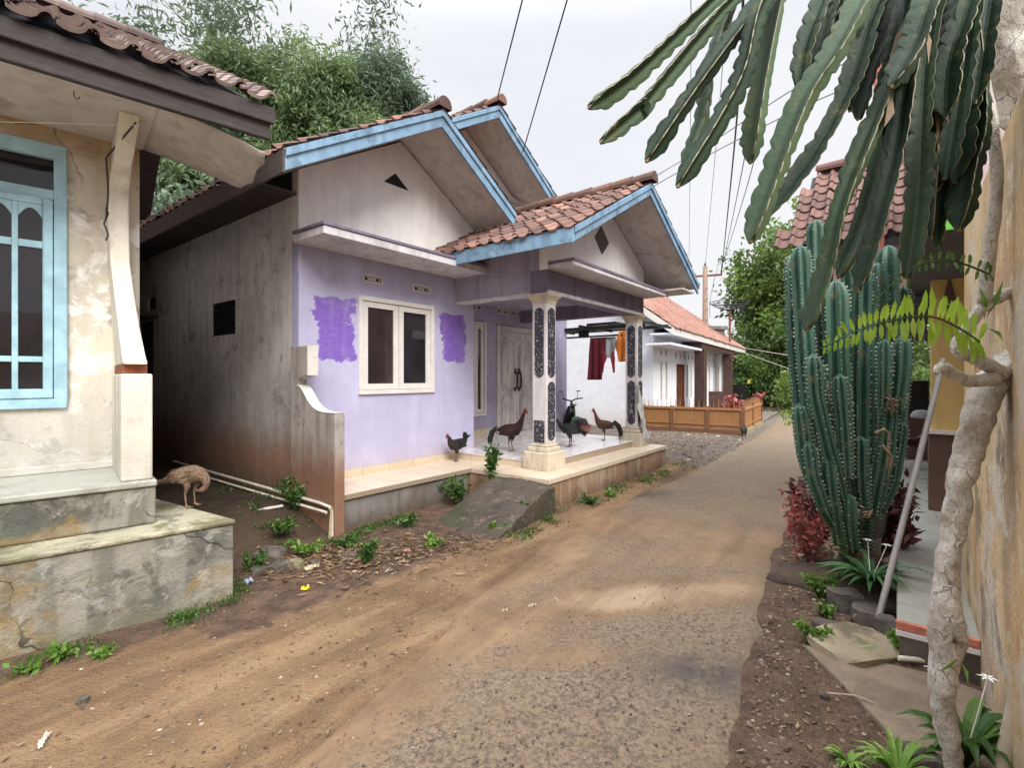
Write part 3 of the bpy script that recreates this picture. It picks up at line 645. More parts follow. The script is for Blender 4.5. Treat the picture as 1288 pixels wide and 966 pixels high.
# roofs
sl = (1,0,K); srt = (-1,0,K); q = math.sqrt(1+K*K)
keepL = lambda p: (p.x < 1.42) or (p.y > .92)
roof_plane(H, M['tile_brown'], (-.57,-.05,zl(-.57)), (0,1,0), sl, 9.6, 4.2*q, keep=keepL)
roof_plane(H, M['tile_brown'], (2.87,-.05,zr(2.87)), (0,1,0), srt, 1.75, 1.47*q)
roof_plane(H, M['tile_brown'], (7.6,.87,zR(7.6)), (0,1,0), srt, 8.7, 4.0*q)
ridge_caps(H, M['tile_brown'], (1.4,-.08,4.85), (1.4,1.3,4.85)); ridge_caps(H, M['tile_brown'], (3.6,.82,6.19), (3.6,9.6,6.19))
# roof decks and soffits
th = .05
def deck(poly_u, v0, v1, zf, mat, nm='soffit'):
    (u0,u1) = poly_u
    return MB().prism([(u0,zf(u0)-.13),(u1,zf(u1)-.13),(u1,zf(u1)-.02),(u0,zf(u0)-.02)], 'y', v0, v1).build(nm, mat, H)
deck((-.53,1.399), .02, .95, zl, M['soffit']); deck((1.401,2.84), .02, 1.66, zr, M['soffit'])
deck((-.53,3.599), .951, 9.5, zl, M['darkwood'], 'roof_boards'); deck((3.601,7.55), .951, 9.5, zR, M['soffit'])
MB().prism([(2.0,zl(2.0)-.142),(3.599,zl(3.599)-.142),(3.599,zl(3.599)-.132),(2.0,zl(2.0)-.132)], 'y', .96, 1.67).build('soffit', M['soffit'], H)
MB().box(3.2,6.9,1.60,1.671,5.02,5.09).build('gable_band', M['soffit'], H)
# blue rake boards: two steps each
def rake(root, u0, z0, u1, z1, v, h=.2, mat=None):
    a = MB(); mat = mat or M['blue']
    a.prism([(u0,z0-h),(u1,z1-h),(u1,z1-.055),(u0,z0-.055)], 'y', v, v+.03)
    o = a.build('rake_board', mat, root, bevel=.004)
    b = MB().prism([(u0,z0-.075),(u1,z1-.075),(u1,z1+.0),(u0,z0+.0)], 'y', v-.022, v-.002); b.build('rake_trim', mat, o, bevel=.003)
rake(H, -.55, zl(-.55), 1.399, zl(1.399), -.02); rake(H, 1.401, zr(1.401), 2.85, zr(2.85), -.02)
rake(H, 1.7, zl(1.7), 3.599, zl(3.599), .90); rake(H, 3.601, zR(3.601), 7.55, zR(7.55), .90)
MB().box(-.575,-.552,-.02,9.5,3.40,3.60).build('eave_board', M['brownfascia'], H)
MB().box(-.55,-.005,.78,9.4,3.54,3.56).build('eave_soffit', M['darkwood'], H)
# canopy slab
m = MB(); m.box(-.06,2.85,.16,WV-.002,3.0,3.085); o = m.build('canopy', M['slab'], H, bevel=.006)
MB().box(-.075,2.865,.145,WV-.004,3.087,3.12).build('canopy_lip', M['beam'], o, bevel=.004)
# windows
def sash_window(u0,u1,z0,z1,v,n,root,fr=.055,glassm='glass'):
    f = MB(); d = .05
    for (a,b,c,e) in ((u0-.03,u1+.03,z1-fr+.03,z1+.03),(u0-.03,u1+.03,z0-.03,z0+fr-.03),(u0-.03,u0+fr-.03,z0+fr-.03,z1-fr+.03),(u1-fr+.03,u1+.03,z0+fr-.03,z1-fr+.03)):
        f.box(a,b,v-.03,v+.09,c,e)
    w = f.build('window', M['whitepaint'], root, bevel=.004)
    u0i,u1i,z0i,z1i = u0+fr-.03,u1-fr+.03,z0+fr-.03,z1-fr+.03; W_ = (u1i-u0i)/n
    for k in range(n):
        a,b = u0i+k*W_+.006, u0i+(k+1)*W_-.006; s = MB(); r = .075
        for (p,q_,c,e) in ((a,b,z1i-r,z1i-.004),(a,b,z0i+.004,z0i+r),(a,a+r,z0i+r,z1i-r),(b-r,b,z0i+r,z1i-r)): s.box(p,q_,v-.012,v+.03,c,e)
        so = s.build('sash', M['whitepaint'], w, bevel=.004)
        MB().box(a+r,b-r,v+.008,v+.016,z0i+r,z1i-r).build('pane', M[glassm] if k else M['glass_brown'], w)
    MB().box(u0+.02,u1-.02,v+.4,v+.41,z0,z1).build('dark_backing', M['black'], w)  # black sheet behind the panes, standing for the dark room
    return w
sash_window(.78,1.94,1.375,2.515,WV,2,H)
sash_window(3.82,4.11,.88,2.54,1.67,1,H,.05)
def vent(u0,u1,z0,z1,v,root):
    f = MB(); t_ = .022
    for (a,b,c,e) in ((u0,u1,z1-t_,z1),(u0,u1,z0,z0+t_),(u0,u0+t_,z0+t_,z1-t_),(u1-t_,u1,z0+t_,z1-t_)): f.box(a,b,v-.015,v+.05,c,e)
    um, zm, rz_ = (u0+u1)/2, (z0+z1)/2, (z1-z0)/2-.022
    for cx in (u0+(u1-u0)*.24, u0+(u1-u0)*.76):
        ring = [(cx+math.cos(k*math.pi/8)*rz_*.85, zm+math.sin(k*math.pi/8)*rz_*.85) for k in range(16)]
        f.tube([(p,v+.01,z) for p,z in ring+ring[:1]], .008, 5, cap=False)
    f.prism([(um-.03,zm),(um,zm-rz_),(um+.03,zm),(um,zm+rz_)], 'y', v-.004, v+.03)
    f.box(u0+(u1-u0)*.40-.012,u0+(u1-u0)*.40,v-.002,v+.03,z0+t_,z1-t_); f.box(u0+(u1-u0)*.60,u0+(u1-u0)*.60+.012,v-.002,v+.03,z0+t_,z1-t_)
    o = f.build('vent', M['ventpaint'], root)
    MB().box(u0+.003,u1-.003,v+.051,v+.06,z0+.003,z1-.003).build('vent_back', M['black'], o)
vent(.80,1.11,2.71,2.82,WV,H); vent(1.59,1.91,2.70,2.81,WV,H)
for a,b in ((3.76,4.03),(4.46,4.82),(4.92,5.28),(5.38,5.74)): vent(a,b,2.775,2.90,1.67,H)
# door
f = MB(); f.box(4.45,4.55,1.64,1.78,.47,2.55); f.box(5.72,5.82,1.64,1.78,.47,2.55); f.box(4.55,5.72,1.64,1.78,2.46,2.55)
dr = f.build('door', M['doorpaint'], H, bevel=.006)
for k,(a,b) in enumerate(((4.555,5.132),(5.138,5.715))):
    lf = MB().box(a,b,1.70,1.735,.475,2.455).build('door_leaf', M['doorpaint'], dr)
    p = MB(); mid = (a+b)/2; w2 = (b-a)/2-.09
    up = [(mid-w2,1.42),(mid-w2,2.12)] + [(mid-w2*math.cos(i*math.pi/10), 2.12+.2*math.sin(i*math.pi/10)) for i in range(1,10)] + [(mid+w2,2.12),(mid+w2,1.42)] + [(mid+w2*math.cos(i*math.pi/10), 1.42-.16*math.sin(i*math.pi/10)) for i in range(1,10)]
    lo = [(mid-w2,.62),(mid-w2,1.08)] + [(mid-w2*math.cos(i*math.pi/10), 1.08+.14*math.sin(i*math.pi/10)) for i in range(1,10)] + [(mid+w2,1.08),(mid+w2,.62)]
    for P in (up, lo):
        p.tube([(x,1.697,z) for x,z in P+P[:1]], .014, 6, cap=False)
        c0 = (sum(x for x,_ in P)/len(P), sum(z for _,z in P)/len(P))
        p.prism([(c0[0]+(x-c0[0])*.82, c0[1]+(z-c0[1])*.86) for x,z in P], 'y', 1.688, 1.699)
    p.build('door_panel', M['doorpaint'], dr, smooth=False, bevel=.004)
    hx = 5.132-.06 if k == 0 else 5.138+.06
    h = MB(); h.tube([(hx,1.66,1.33),(hx,1.64,1.36),(hx,1.63,1.5),(hx,1.64,1.64),(hx,1.66,1.67)], [.012,.016,.02,.016,.012], 8); h.box(hx-.025,hx+.025,1.682,1.699,1.28,1.36); h.box(hx-.025,hx+.025,1.682,1.699,1.62,1.74)
    h.tube([(hx,1.66,1.33),(hx,1.69,1.33)],.01,6); h.tube([(hx,1.66,1.67),(hx,1.69,1.67)],.01,6)
    h.build('door_handle', M['bronze'], dr, smooth=False)
# porch structure
MB().box(2.42,5.42,-.87,-.60,2.63,2.93).build('porch_beam', M['beam'], H, bevel=.006)
MB().box(2.41,5.43,-.885,-.871,2.62,2.665).build('beam_trim', M['slab'], H)
MB().box(2.42,2.60,-.599,WV-.002,2.66,2.93).build('porch_beam', M['sidebeam'], H, bevel=.004)
MB().box(2.41,2.61,-.60,WV-.004,2.635,2.658).build('beam_trim', M['slab'], H)
MB().box(5.22,5.42,-.599,1.668,2.66,2.93).build('porch_beam', M['beam'], H)
MB().box(2.60,5.22,-.599,1.668,2.90,2.94).build('porch_ceiling', M['sidebeam'], H)
KP = .53
def zpl(u): return 3.20+KP*(u-1.84)
def zpr(u): return 4.318-KP*(u-3.95)
MB().prism([(2.42,2.931),(5.42,2.931),(5.42,zpr(5.42)-.12),(3.95,4.318-.12),(2.42,zpl(2.42)-.12)], 'y', -.87, -.74).build('porch_gable', M['porchgable'], H)
MB().prism([(3.64,3.61),(3.87,3.40),(4.08,3.61),(3.84,3.81)], 'y', -.885, -.871).build('gable_vent', M['brownfascia'], H)
MB().prism([(-.739,2.931),(WV-.002,2.931),(WV-.002,3.37),(-.739,3.37)], 'x', 2.42, 2.55).build('porch_side', M['sidebeam'], H)
m = MB().box(2.42,5.48,-1.25,-.872,2.935,2.985); o = m.build('canopy', M['slab'], H, bevel=.005); MB().box(2.41,5.49,-1.262,-.874,2.987,3.02).build('canopy_lip', M['beam'], o)
qp = math.sqrt(1+KP*KP)
roof_plane(H, M['tile_porch'], (1.80,-1.62,zpl(1.80)), (0,1,0), (1,0,KP), 2.36, 1.02*qp)
roof_plane(H, M['tile_porch'], (2.83,-1.62,zpl(2.83)), (0,1,0), (1,0,KP), 3.3, 1.14*qp)
roof_plane(H, M['tile_brown'], (6.12,-1.62,zpr(6.12)), (0,1,0), (-1,0,KP), 3.3, 2.18*qp)
ridge_caps(H, M['tile_brown'], (3.95,-1.66,4.37), (3.95,1.67,4.37))
for (a,b,zf) in ((1.86,3.949,zpl),(3.951,6.05,zpr)):
    v1 = 1.66 if a > 3 else WV-.01
    MB().prism([(a,zf(a)-.1),(b,zf(b)-.1),(b,zf(b)-.02),(a,zf(a)-.02)], 'y', -1.57, v1).build('soffit', M['soffit'], H)
MB().box(5.425,6.0,-1.55,-.6,3.02,3.05).build('soffit', M['soffit'], H)
rake(H, 1.84, zpl(1.84), 3.949, zpl(3.949), -1.60, .17); rake(H, 3.951, zpr(3.951), 6.08, zpr(6.08), -1.60, .17)
MB().box(1.815,1.839,-1.60,WV-.01,3.02,3.19).build('eave_board', M['blue'], H, bevel=.004)
# pillars
def pillar(uc, vc):
    r = .11
    o = MB().box(uc-r,uc+r,vc-r,vc+r,.70,2.52).build('pillar', M['pillar'], H, bevel=.008)
    b = MB().box(uc-.2,uc+.2,vc-.2,vc+.2,.37,.60).box(uc-.155,uc+.155,vc-.155,vc+.155,.601,.66).box(uc-.13,uc+.13,vc-.13,vc+.13,.661,.70); b.build('pillar_base', M['pbase'], o, bevel=.012)
    c = MB()
    prof = [(.115,2.50),(.118,2.54),(.15,2.585),(.165,2.60),(.165,2.628)]
    vs = []; fs = []
    for rr,z in prof: vs += [(uc-rr,vc-rr,z),(uc+rr,vc-rr,z),(uc+rr,vc+rr,z),(uc-rr,vc+rr,z)]
    for i in range(len(prof)-1):
        for j in range(4): fs.append((i*4+j,i*4+(j+1)%4,(i+1)*4+(j+1)%4,(i+1)*4+j))
    c.add(vs, fs+[(3,2,1,0),tuple(range(len(vs)-4,len(vs)))]); c.build('capital', M['pbase'], o, bevel=.004)
    for z0,z1 in ((1.55,2.45),(.74,1.50)):
        w = .082
        P = [(-w,z0+.05),(-w*.55,z0+.015),(0,z0),(w*.55,z0+.015),(w,z0+.05),(w,z1-.05),(w*.55,z1-.015),(0,z1),(-w*.55,z1-.015),(-w,z1-.05)]
        MB().prism([(uc+a,z) for a,z in P],'y',vc-r-.008,vc-r-.001).build('pebble_panel', M['pebble'], o)
        MB().prism([(uc+a,z) for a,z in P],'y',vc+r+.001,vc+r+.008).build('pebble_panel', M['pebble'], o)
        if z0 > 1 or uc > 4: MB().prism([(vc+a*.85,z) for a,z in P],'x',uc-r-.008,uc-r-.001).build('pebble_panel', M['pebble'], o)
        MB().prism([(vc+a,z) for a,z in P],'x',uc+r+.001,uc+r+.008).build('pebble_panel', M['pebble'], o)
    if uc < 4: MB().box(uc-r-.008,uc-r-.001,vc-.08,vc+.08,.72,1.0).build('pebble_panel', M['pebble'], o)
    return o
pillar(2.53,-.74); pillar(5.31,-.74)
# ledge, terrace, floor
MB().box(0.022,1.90,.03,WV-.001,0,.315).build('ledge', M['ledge'], H)
MB().box(0.022,1.93,0,WV-.002,.316,.372).build('ledge_tile', M['edgetile'], H, bevel=.005)
MB().box(1.945,5.60,-1.19,1.66,-.1,.315).build('terrace', M['terrace'], H)
MB().box(1.932,5.62,-1.21,1.661,.316,.374).build('terrace_tile', M['edgetile'], H, bevel=.005)
MB().box(2.38,5.5,-.62,1.662,.3745,.462).build('porch_step', M['riser'], H)
MB().box(2.58+.16,5.1,-.80,-.621,.3745,.462).build('porch_step', M['riser'], H)
MB().box(2.37,5.51,-.621,1.663,.4625,.474).build('porch_floor', M['porchtile'], H)
MB().box(2.74,5.105,-.81,-.622,.4625,.474).build('porch_floor', M['porchtile'], H)
MB().box(.03,2.66,WV-.018,WV-.003,.373,.46).build('skirting', M['riser'], H)
MB().box(2.815,4.44,1.652,1.668,.475,.60).build('skirting', M['riser'], H); MB().box(5.83,5.98,1.652,1.668,.475,.60).build('skirting', M['riser'], H)
# scroll wall
def arc(p0,p1,p2,p3,n=8):
    return [tuple((1-t)**3*a+3*(1-t)**2*t*b+3*(1-t)*t*t*c+t**3*d for a,b,c,d in zip(p0,p1,p2,p3)) for t in [i/n for i in range(n+1)]]
curve = arc((.62,1.47),(.45,1.44),(.45,1.22),(.12,1.20)) + [(-.08,1.20)]
P = [(WV-.002,0),(WV-.002,1.88),(.42,1.88),(.42,1.58),(.60,1.53)] + curve + [(-.08,0)]
sw = MB().prism(P,'x',-.09,.02).build('scroll_wall', M['scroll'], H, bevel=.006)
b = MB(); b.box(-.094,.024,.404,.419,1.575,1.885); b.build('scroll_cap', M['scrollwhite'], sw)
b = MB(); n_ = len(curve)
for (a0,a1) in zip(curve,curve[1:]): b.quad((-.094,a0[0]-.004,a0[1]+.006),(.024,a0[0]-.004,a0[1]+.006),(.024,a1[0]-.004,a1[1]+.006),(-.094,a1[0]-.004,a1[1]+.006))
b.build('scroll_cap', M['scrollwhite'], sw, fixn=False)

# concrete ramp between road and terrace
m = MB(); vs = []; NU,NV = 30,18
for i in range(NU+1):
    for j in range(NV+1):
        u = .70+(1.925-.70)*i/NU; v = -1.30+.86*j/NV; z = .33*sstep(-.15,1.0,i/NU)+.022*nz(u*5,v*5,0)+.012*nz(u*14,v*14,0)-.02*(abs(j/NV-.5)*2)**4
        u2 = u - .03*nz(v*6,2,0)*(1 if i==0 else 0); vs.append((u2,v-.08*(1-i/NU),z))
nb = len(vs)
for i in range(NU+1):
    for j in range(NV+1): x,y,z = vs[i*(NV+1)+j]; vs.append((x,y,-.12))
w_ = NV+1; fs = []
for i in range(NU):
    for j in range(NV): fs.append((i*w_+j,(i+1)*w_+j,(i+1)*w_+j+1,i*w_+j+1))
for i in range(NU): fs += [(i*w_,nb+i*w_,nb+(i+1)*w_,(i+1)*w_),(i*w_+NV,(i+1)*w_+NV,nb+(i+1)*w_+NV,nb+i*w_+NV)]
for j in range(NV): fs += [(j,j+1,nb+j+1,nb+j),(NU*w_+j,nb+NU*w_+j,nb+NU*w_+j+1,NU*w_+j+1)]
m.add(vs,fs); o = m.build('concrete_ramp', M['ramp'], smooth=True, autosmooth=50); o.location = FA.origin(); o.rotation_euler.z = FA.rz
tag(o, 'short rough concrete ramp climbing from the road to the tiled porch', 'ramp')

# ------------------------------------------------------------------ left house
B = thing('cream_house', 'old cream house with light blue window, sagging soffit and mossy concrete steps', 'house', FB.origin(), FB.rz)
MB().prism([(-7,-.27),(.41,-.22),(.08,.90),(-7,.90)], 'z', -.1, .53).build('plinth', M['block'], B, bevel=.012)
MB().prism([(-7,-.285),(.42,-.235),(.085,.90),(-7,.90)], 'z', .531, .565).build('plinth_top', M['blocktop'], B, bevel=.012)
MB().box(-7,-.005,.02,1.0,.566,.82).build('step', M['block'], B, bevel=.015)
MB().box(-7,0.0,0,.99,.821,.862).build('step_tile', M['steptile'], B, bevel=.01)
m = MB().wall('y', .82, .97, (-7,-.02), (.863,3.38), [(-1.36,-.47,1.35,3.21),(-3.2,-2.3,1.35,3.21)]); m.build('front_wall', M['cream'], B)
MB().box(-7,-.172,.79,.819,.863,.92).build('wall_base', M['cream'], B, bevel=.008)
MB().wall('x', -.16, -.02, (.971,8.0), (0,3.38)).build('side_wall', M['sidewall'], B)
MB().wall('y', 7.86, 8.0, (-7,-.161), (0,3.38)).build('rear_wall', M['sidewall'], B)
MB().wall('x', -7, -6.86, (.971,7.859), (0,3.38)).build('side_wall', M['sidewall'], B)
# buttress pillar with scroll profile
MB().box(-.19,-.02,.05,.818,.863,1.575).build('pillar', M['creamface'], B, bevel=.012)
MB().box(-.175,-.04,.14,.818,1.576,1.638).build('brick_joint', M['brick'], B)
prof = [(1.64,.06,-.175,-.045),(1.70,.12,-.18,-.052),(1.92,.3,-.19,-.07),(2.15,.45,-.20,-.085),(2.4,.57,-.215,-.10),(2.71,.63,-.225,-.10),(2.95,.63,-.22,-.10),(3.12,.5,-.205,-.092),(3.22,.32,-.195,-.085),(3.30,.22,-.19,-.08),(3.36,.18,-.19,-.08)]
m = MB(); vs = []; fs = []
for z,v,u0,u1 in prof: vs += [(u0,v,z),(u1,v,z),(u1,.818,z),(u0,.818,z)]
for i in range(len(prof)-1):
    for j in range(4): fs.append((i*4+j,i*4+(j+1)%4,(i+1)*4+(j+1)%4,(i+1)*4+j))
m.add(vs, fs+[(3,2,1,0),tuple(range(len(vs)-4,len(vs)))]); m.build('scroll_pillar', M['creamface'], B, bevel=.01)
# window
def blue_window(u0,u1):
    z0,z1,v = 1.35,3.21,.82
    f = MB()
    for a,b,c,e in ((u0-.02,u1+.02,3.13,3.23),(u0-.02,u1+.02,1.33,1.40),(u0-.02,u0+.05,1.40,3.13),(u1-.05,u1+.02,1.40,3.13),(u0+.05,u1-.05,2.83,2.90)): f.box(a,b,v-.035,v+.06,c,e)
    w = f.build('window', M['window_blue'], B, bevel=.005)
    MB().box(u0+.05,u1-.05,v+.02,v+.03,2.90,3.13).build('pane', M['glass'], w)
    n = 2; W_ = (u1-u0-.1)/n
    for k in range(n):
        a,b = u0+.05+k*W_+.004, u0+.05+(k+1)*W_-.004; s = MB(); r = .052; mid = (a+b)/2
        s.box(a,a+r,v-.045,v,1.405,2.825); s.box(b-r,b,v-.045,v,1.405,2.825); s.box(a+r,b-r,v-.045,v,1.405,1.47); s.box(a+r,b-r,v-.045,v,2.78,2.825)
        s.box(mid-.016,mid+.016,v-.04,v-.004,1.47,2.78); s.box(a+r,mid-.016,v-.038,v-.006,1.66,1.70); s.box(mid+.016,b-r,v-.038,v-.006,1.66,1.70)
        s.box(a+r,mid-.016,v-.038,v-.006,2.47,2.52); s.box(mid+.016,b-r,v-.038,v-.006,2.47,2.52)
        for (c,e) in ((a+r,mid-.016),(mid+.016,b-r)):
            hw = (e-c)/2; arcp = [(c,2.78),(e,2.78)] + [(e-(e-c)*i/8, 2.68+.07*math.sin(math.pi*i/8)) for i in range(9)]
            s.prism(arcp,'y',v-.037,v-.007)
        so = s.build('sash', M['window_blue'], w, bevel=.004)
        MB().box(a+r,b-r,v-.022,v-.014,1.47,2.78).build('pane', M['glass'], w)
blue_window(-1.36,-.47); blue_window(-3.2,-2.3)
# eave: soffit, torn hanging end, fascia and tiles
MB().box(-7,-.0,-.07,.819,3.362,3.38).build('soffit', M['soffit'], B)
m = MB(); N1,N2 = 14,9; vs = []
for i in range(N1+1):
    for j in range(N2+1):
        a,b = i/N1, j/N2; u = .002+.66*a + .02*nz(b*5,1)*a; v = -.05+.86*b
        if a > .9: v += 0; u += .035*nz(b*14,7,0)+.02*nz(b*31,3,0)
        droop = -.20*a**1.5*(.25+.75*math.sin(math.pi*min(1,.15+b*.8))) - .05*a*b
        vs.append((u,v,3.37+droop+.008*nz(a*6,b*6,4)))
m.add(vs,[(i*(N2+1)+j,(i+1)*(N2+1)+j,(i+1)*(N2+1)+j+1,i*(N2+1)+j+1) for i in range(N1) for j in range(N2)])
o = m.build('torn_soffit', M['soffit'], B, smooth=True, fixn=False); md = o.modifiers.new('thick','SOLIDIFY'); md.thickness = .008
MB().box(-7,.68,-.12,-.075,3.33,3.53).build('eave_board', M['darkwood'], B, bevel=.008)
MB().box(-7,.70,-.155,-.122,3.44,3.56).build('eave_board', M['darkwood'], B, bevel=.008)
roof_plane(B, M['tile_old'], (-7.1,-.20,3.58), (1,0,0), (0,1,.56), 7.85, 5.0, pw=.2)
ridge_caps(B, M['tile_old'], (-7.1,4.12,6.06), (.75,4.12,6.06))
MB().prism([(-.06,3.575),(4.1,5.96),(8.4,3.55),(8.4,3.50),(4.1,5.90),(-.06,3.52)],'x',-7,.69).build('roof_boards', M['darkwood'], B)
MB().prism([(.82,3.381),(8.0,3.381),(4.1,5.6)],'x',-.16,-.02).build('gable_wall', M['sidewall'], B)
m = MB()
for k in range(9): m.bar((.33,.3+k*.42,3.62+.235*k),( .33,.38+k*.42,3.66+.235*k),.7,.05)
m.build('roof_batten', M['darkwood'], B)
h = MB(); hk = lambda u,v: h.tube([(u,v,3.365),(u,v,3.33),(u+.01,v,3.315),(u+.022,v,3.32),(u+.025,v,3.335)], .003, 5)
hk(-.42,.1); o = h.build('hook', M['rope'], B)
# ------------------------------------------------------------------ white house up the road
Wh = thing('white_house', 'white plastered house with red tiled roof, brown columns and narrow brown windows', 'house', FW.origin(), FW.rz)
KW = .74; WR = 5.4
def zw(v): return 2.92+KW*(v-1.72)
M['brownwin'] = plain('brown_window_shutter', (.13,.045,.022), .45, var=.25)
M['browncol'] = plain('brown_column_paint', (.075,.038,.032), .5, var=.25)
wins = [(.95,1.16,.86,2.04),(1.48,1.70,.86,2.04),(2.75,3.75,.12,2.0),(4.05,4.22,.84,2.0),(4.6,4.8,.84,2.0),(7.6,7.85,.6,2.05),(8.45,8.75,.6,2.05),(9.4,9.8,.6,2.05)]
vts = [(.98,1.13,2.24,2.40),(1.50,1.66,2.24,2.40)] + [(2.6+.55*i,2.78+.55*i,2.20,2.36) for i in range(5)] + [(7.65,7.8,2.22,2.36),(8.5,8.7,2.22,2.36)]
MB().wall('y', 2.4, 2.55, (.3,11.5), (-.05,3.4), wins+vts).build('front_wall', M['white_wall'], Wh)
MB().wall('x', .3, .45, (2.551,8.8), (-.05,3.4)).build('side_wall', M['white_wall'], Wh)
MB().prism([(2.4,3.401),(8.8,3.401),(WR,zw(WR)-.14)],'x',.3,.45).build('gable_wall', M['white_wall'], Wh)
MB().wall('x', 11.35, 11.5, (2.551,8.8), (-.05,3.4)).build('side_wall', M['white_wall'], Wh); MB().wall('y', 8.8, 8.95, (.3,11.5), (-.05,3.4)).build('rear_wall', M['white_wall'], Wh)
MB().prism([(2.4,3.401),(8.8,3.401),(WR,zw(WR)-.14)],'x',11.35,11.5).build('gable_wall', M['white_wall'], Wh)
for i,(a,b,c,d) in enumerate(wins):
    nm = 'door' if i == 2 else 'window'
    w = MB().box(a+.03,b-.03,2.44,2.48,c+.02,d-.03).build(nm, M['brownwin'], Wh)
    f = MB(); f.box(a,a+.028,2.39,2.5,c,d); f.box(b-.028,b,2.39,2.5,c,d); f.box(a+.028,b-.028,2.39,2.5,d-.028,d); f.build('frame', M['brownwin'] if nm == 'door' else M['whitepaint'], w)
    if i == 2: MB().tube([(a+.14,2.42,1.0),(a+.14,2.40,1.05),(a+.14,2.40,1.2),(a+.14,2.42,1.25)],.012,6).build('door_handle', M['bronze'], w)
for a,b,c,d in vts: MB().box(a,b,2.50,2.52,c,d).build('vent', M['brownwin'], Wh)
MB().box(3.4,9.8,1.74,1.98,2.52,2.74).build('porch_beam', M['browncol'], Wh)
MB().box(3.4,3.62,1.981,2.399,2.52,2.74).build('porch_beam', M['browncol'], Wh)
for u in (3.55,8.6):
    c = MB().box(u,u+.42,1.70,2.02,0,2.519).build('column', M['browncol'], Wh, bevel=.01)
    MB().box(u-.04,u+.46,1.66,2.06,-.02,.35).build('column_base', M['browncol'], c)
MB().box(.0,12,1.76,2.399,2.76,2.80).build('soffit', M['white_wall'], Wh)
MB().box(-.4,3.3,1.72,2.398,2.44,2.50).build('canopy', M['white_wall'], Wh)
MB().box(-.02,12.3,1.69,1.72,2.72,2.90).build('eave_board', M['whitepaint'], Wh)
MB().prism([(1.72,2.72),(1.72,2.92),(WR,zw(WR)),(9.1,2.92-.02),(9.1,2.7),(WR,zw(WR)-.22)],'x',-.06,-.02).build('rake_board', M['whitepaint'], Wh)
MB().prism([(1.74,2.85),(WR,zw(WR)-.06),(9.1,2.86),(9.1,2.82),(WR,zw(WR)-.11),(1.74,2.81)],'x',-.019,12.3).build('roof_boards', M['greysoffit'], Wh)
roof_plane(Wh, M['tile_red'], (-.05,1.66,2.90), (1,0,0), (0,1,KW), 12.4, (WR-1.66)*math.sqrt(1+KW*KW), pw=.22, pl=.28)
roof_plane(Wh, M['tile_red'], (-.05,9.14,2.90), (1,0,0), (0,-1,KW), 12.4, (WR-1.66)*math.sqrt(1+KW*KW), pw=.4, pl=.6)
ridge_caps(Wh, M['tile_red'], (-.1,WR,zw(WR)+.06), (12.4,WR,zw(WR)+.06))
MB().box(.0,10,.05,2.399,-.1,.10).build('terrace', M['ledge'], Wh)

# bamboo slat fence with its posts
BF = thing('bamboo_fence', 'low varnished bamboo slat fence with sharp pickets around the white house yard', 'fence', FW.origin(), FW.rz)
def slats(p0, p1, n, z0, z1):
    m = MB(); p0, p1 = Vector(p0), Vector(p1); d = (p1-p0)/n; L = d.length; d0 = d.normalized(); nn = Vector((d0.y,-d0.x,0))
    for i in range(n):
        m.rnd = random.random(); a = p0 + d*(i+.06) + nn*random.uniform(-.004,.004)
        m.obox(a+Vector((0,0,z0)), d*.88, nn*.02, (0,0,z1-z0-random.uniform(0,.02)))
        if i % 3 == 0:
            h = z1+random.uniform(.16,.26); c = p0 + d*(i+.5)
            m.tube([c+Vector((0,0,z1-.05)), c+Vector((0,0,h))], [.011,.005], 5)
    for z in (z0+.1, z1-.05): m.obox(p0+nn*.021+Vector((0,0,z)), p1-p0, nn*.02, (0,0,.035))
    m.obox(p0+nn*.021+Vector((0,0,z1-.06)), p1-p0, nn*.03, (0,0,.06))
    return m
slats((0,2.58,0),(0,0.02,0),62,.20,.76).build('slat_panel', M['bamboo_fence'], BF)
slats((0.02,0,0),(3.5,0,0),80,.20,.76).build('slat_panel', M['bamboo_fence'], BF)
for (u,v,h) in ((0,2.58,.78),(0,1.78,.78),(0,.86,.79),(0,0,.80),(1.6,0,.86),(3.5,0,.9)): MB().box(u-.05,u+.03,v-.05,v+.05,-.05,h).build('post', M['fencepost'], BF, bevel=.006)
MB().box(-.03,.03,.08,2.55,-.05,.19).build('base_board', M['fencepost'], BF)
MB().box(.06,3.6,-.06,.06,-.1,.19).build('base_kerb', M['rockpale'], BF, bevel=.02)

# chair and planter on its terrace
ch = thing('porch_chair', 'dark brown wooden chair with solid back on the white house terrace', 'chair', FW.w(3.6,1.35,.1), FW.rz+.3)
MB().box(-.24,.24,-.24,.24,.42,.46).build('seat', M['browncol'], ch); MB().box(-.24,-.20,-.24,.24,.47,1.0).build('backrest', M['browncol'], ch)
for sx in (-1,1):
    for sy in (-1,1): MB().box(sx*.21-.02,sx*.21+.02,sy*.21-.02,sy*.21+.02,0,.42).build('leg', M['browncol'], ch)

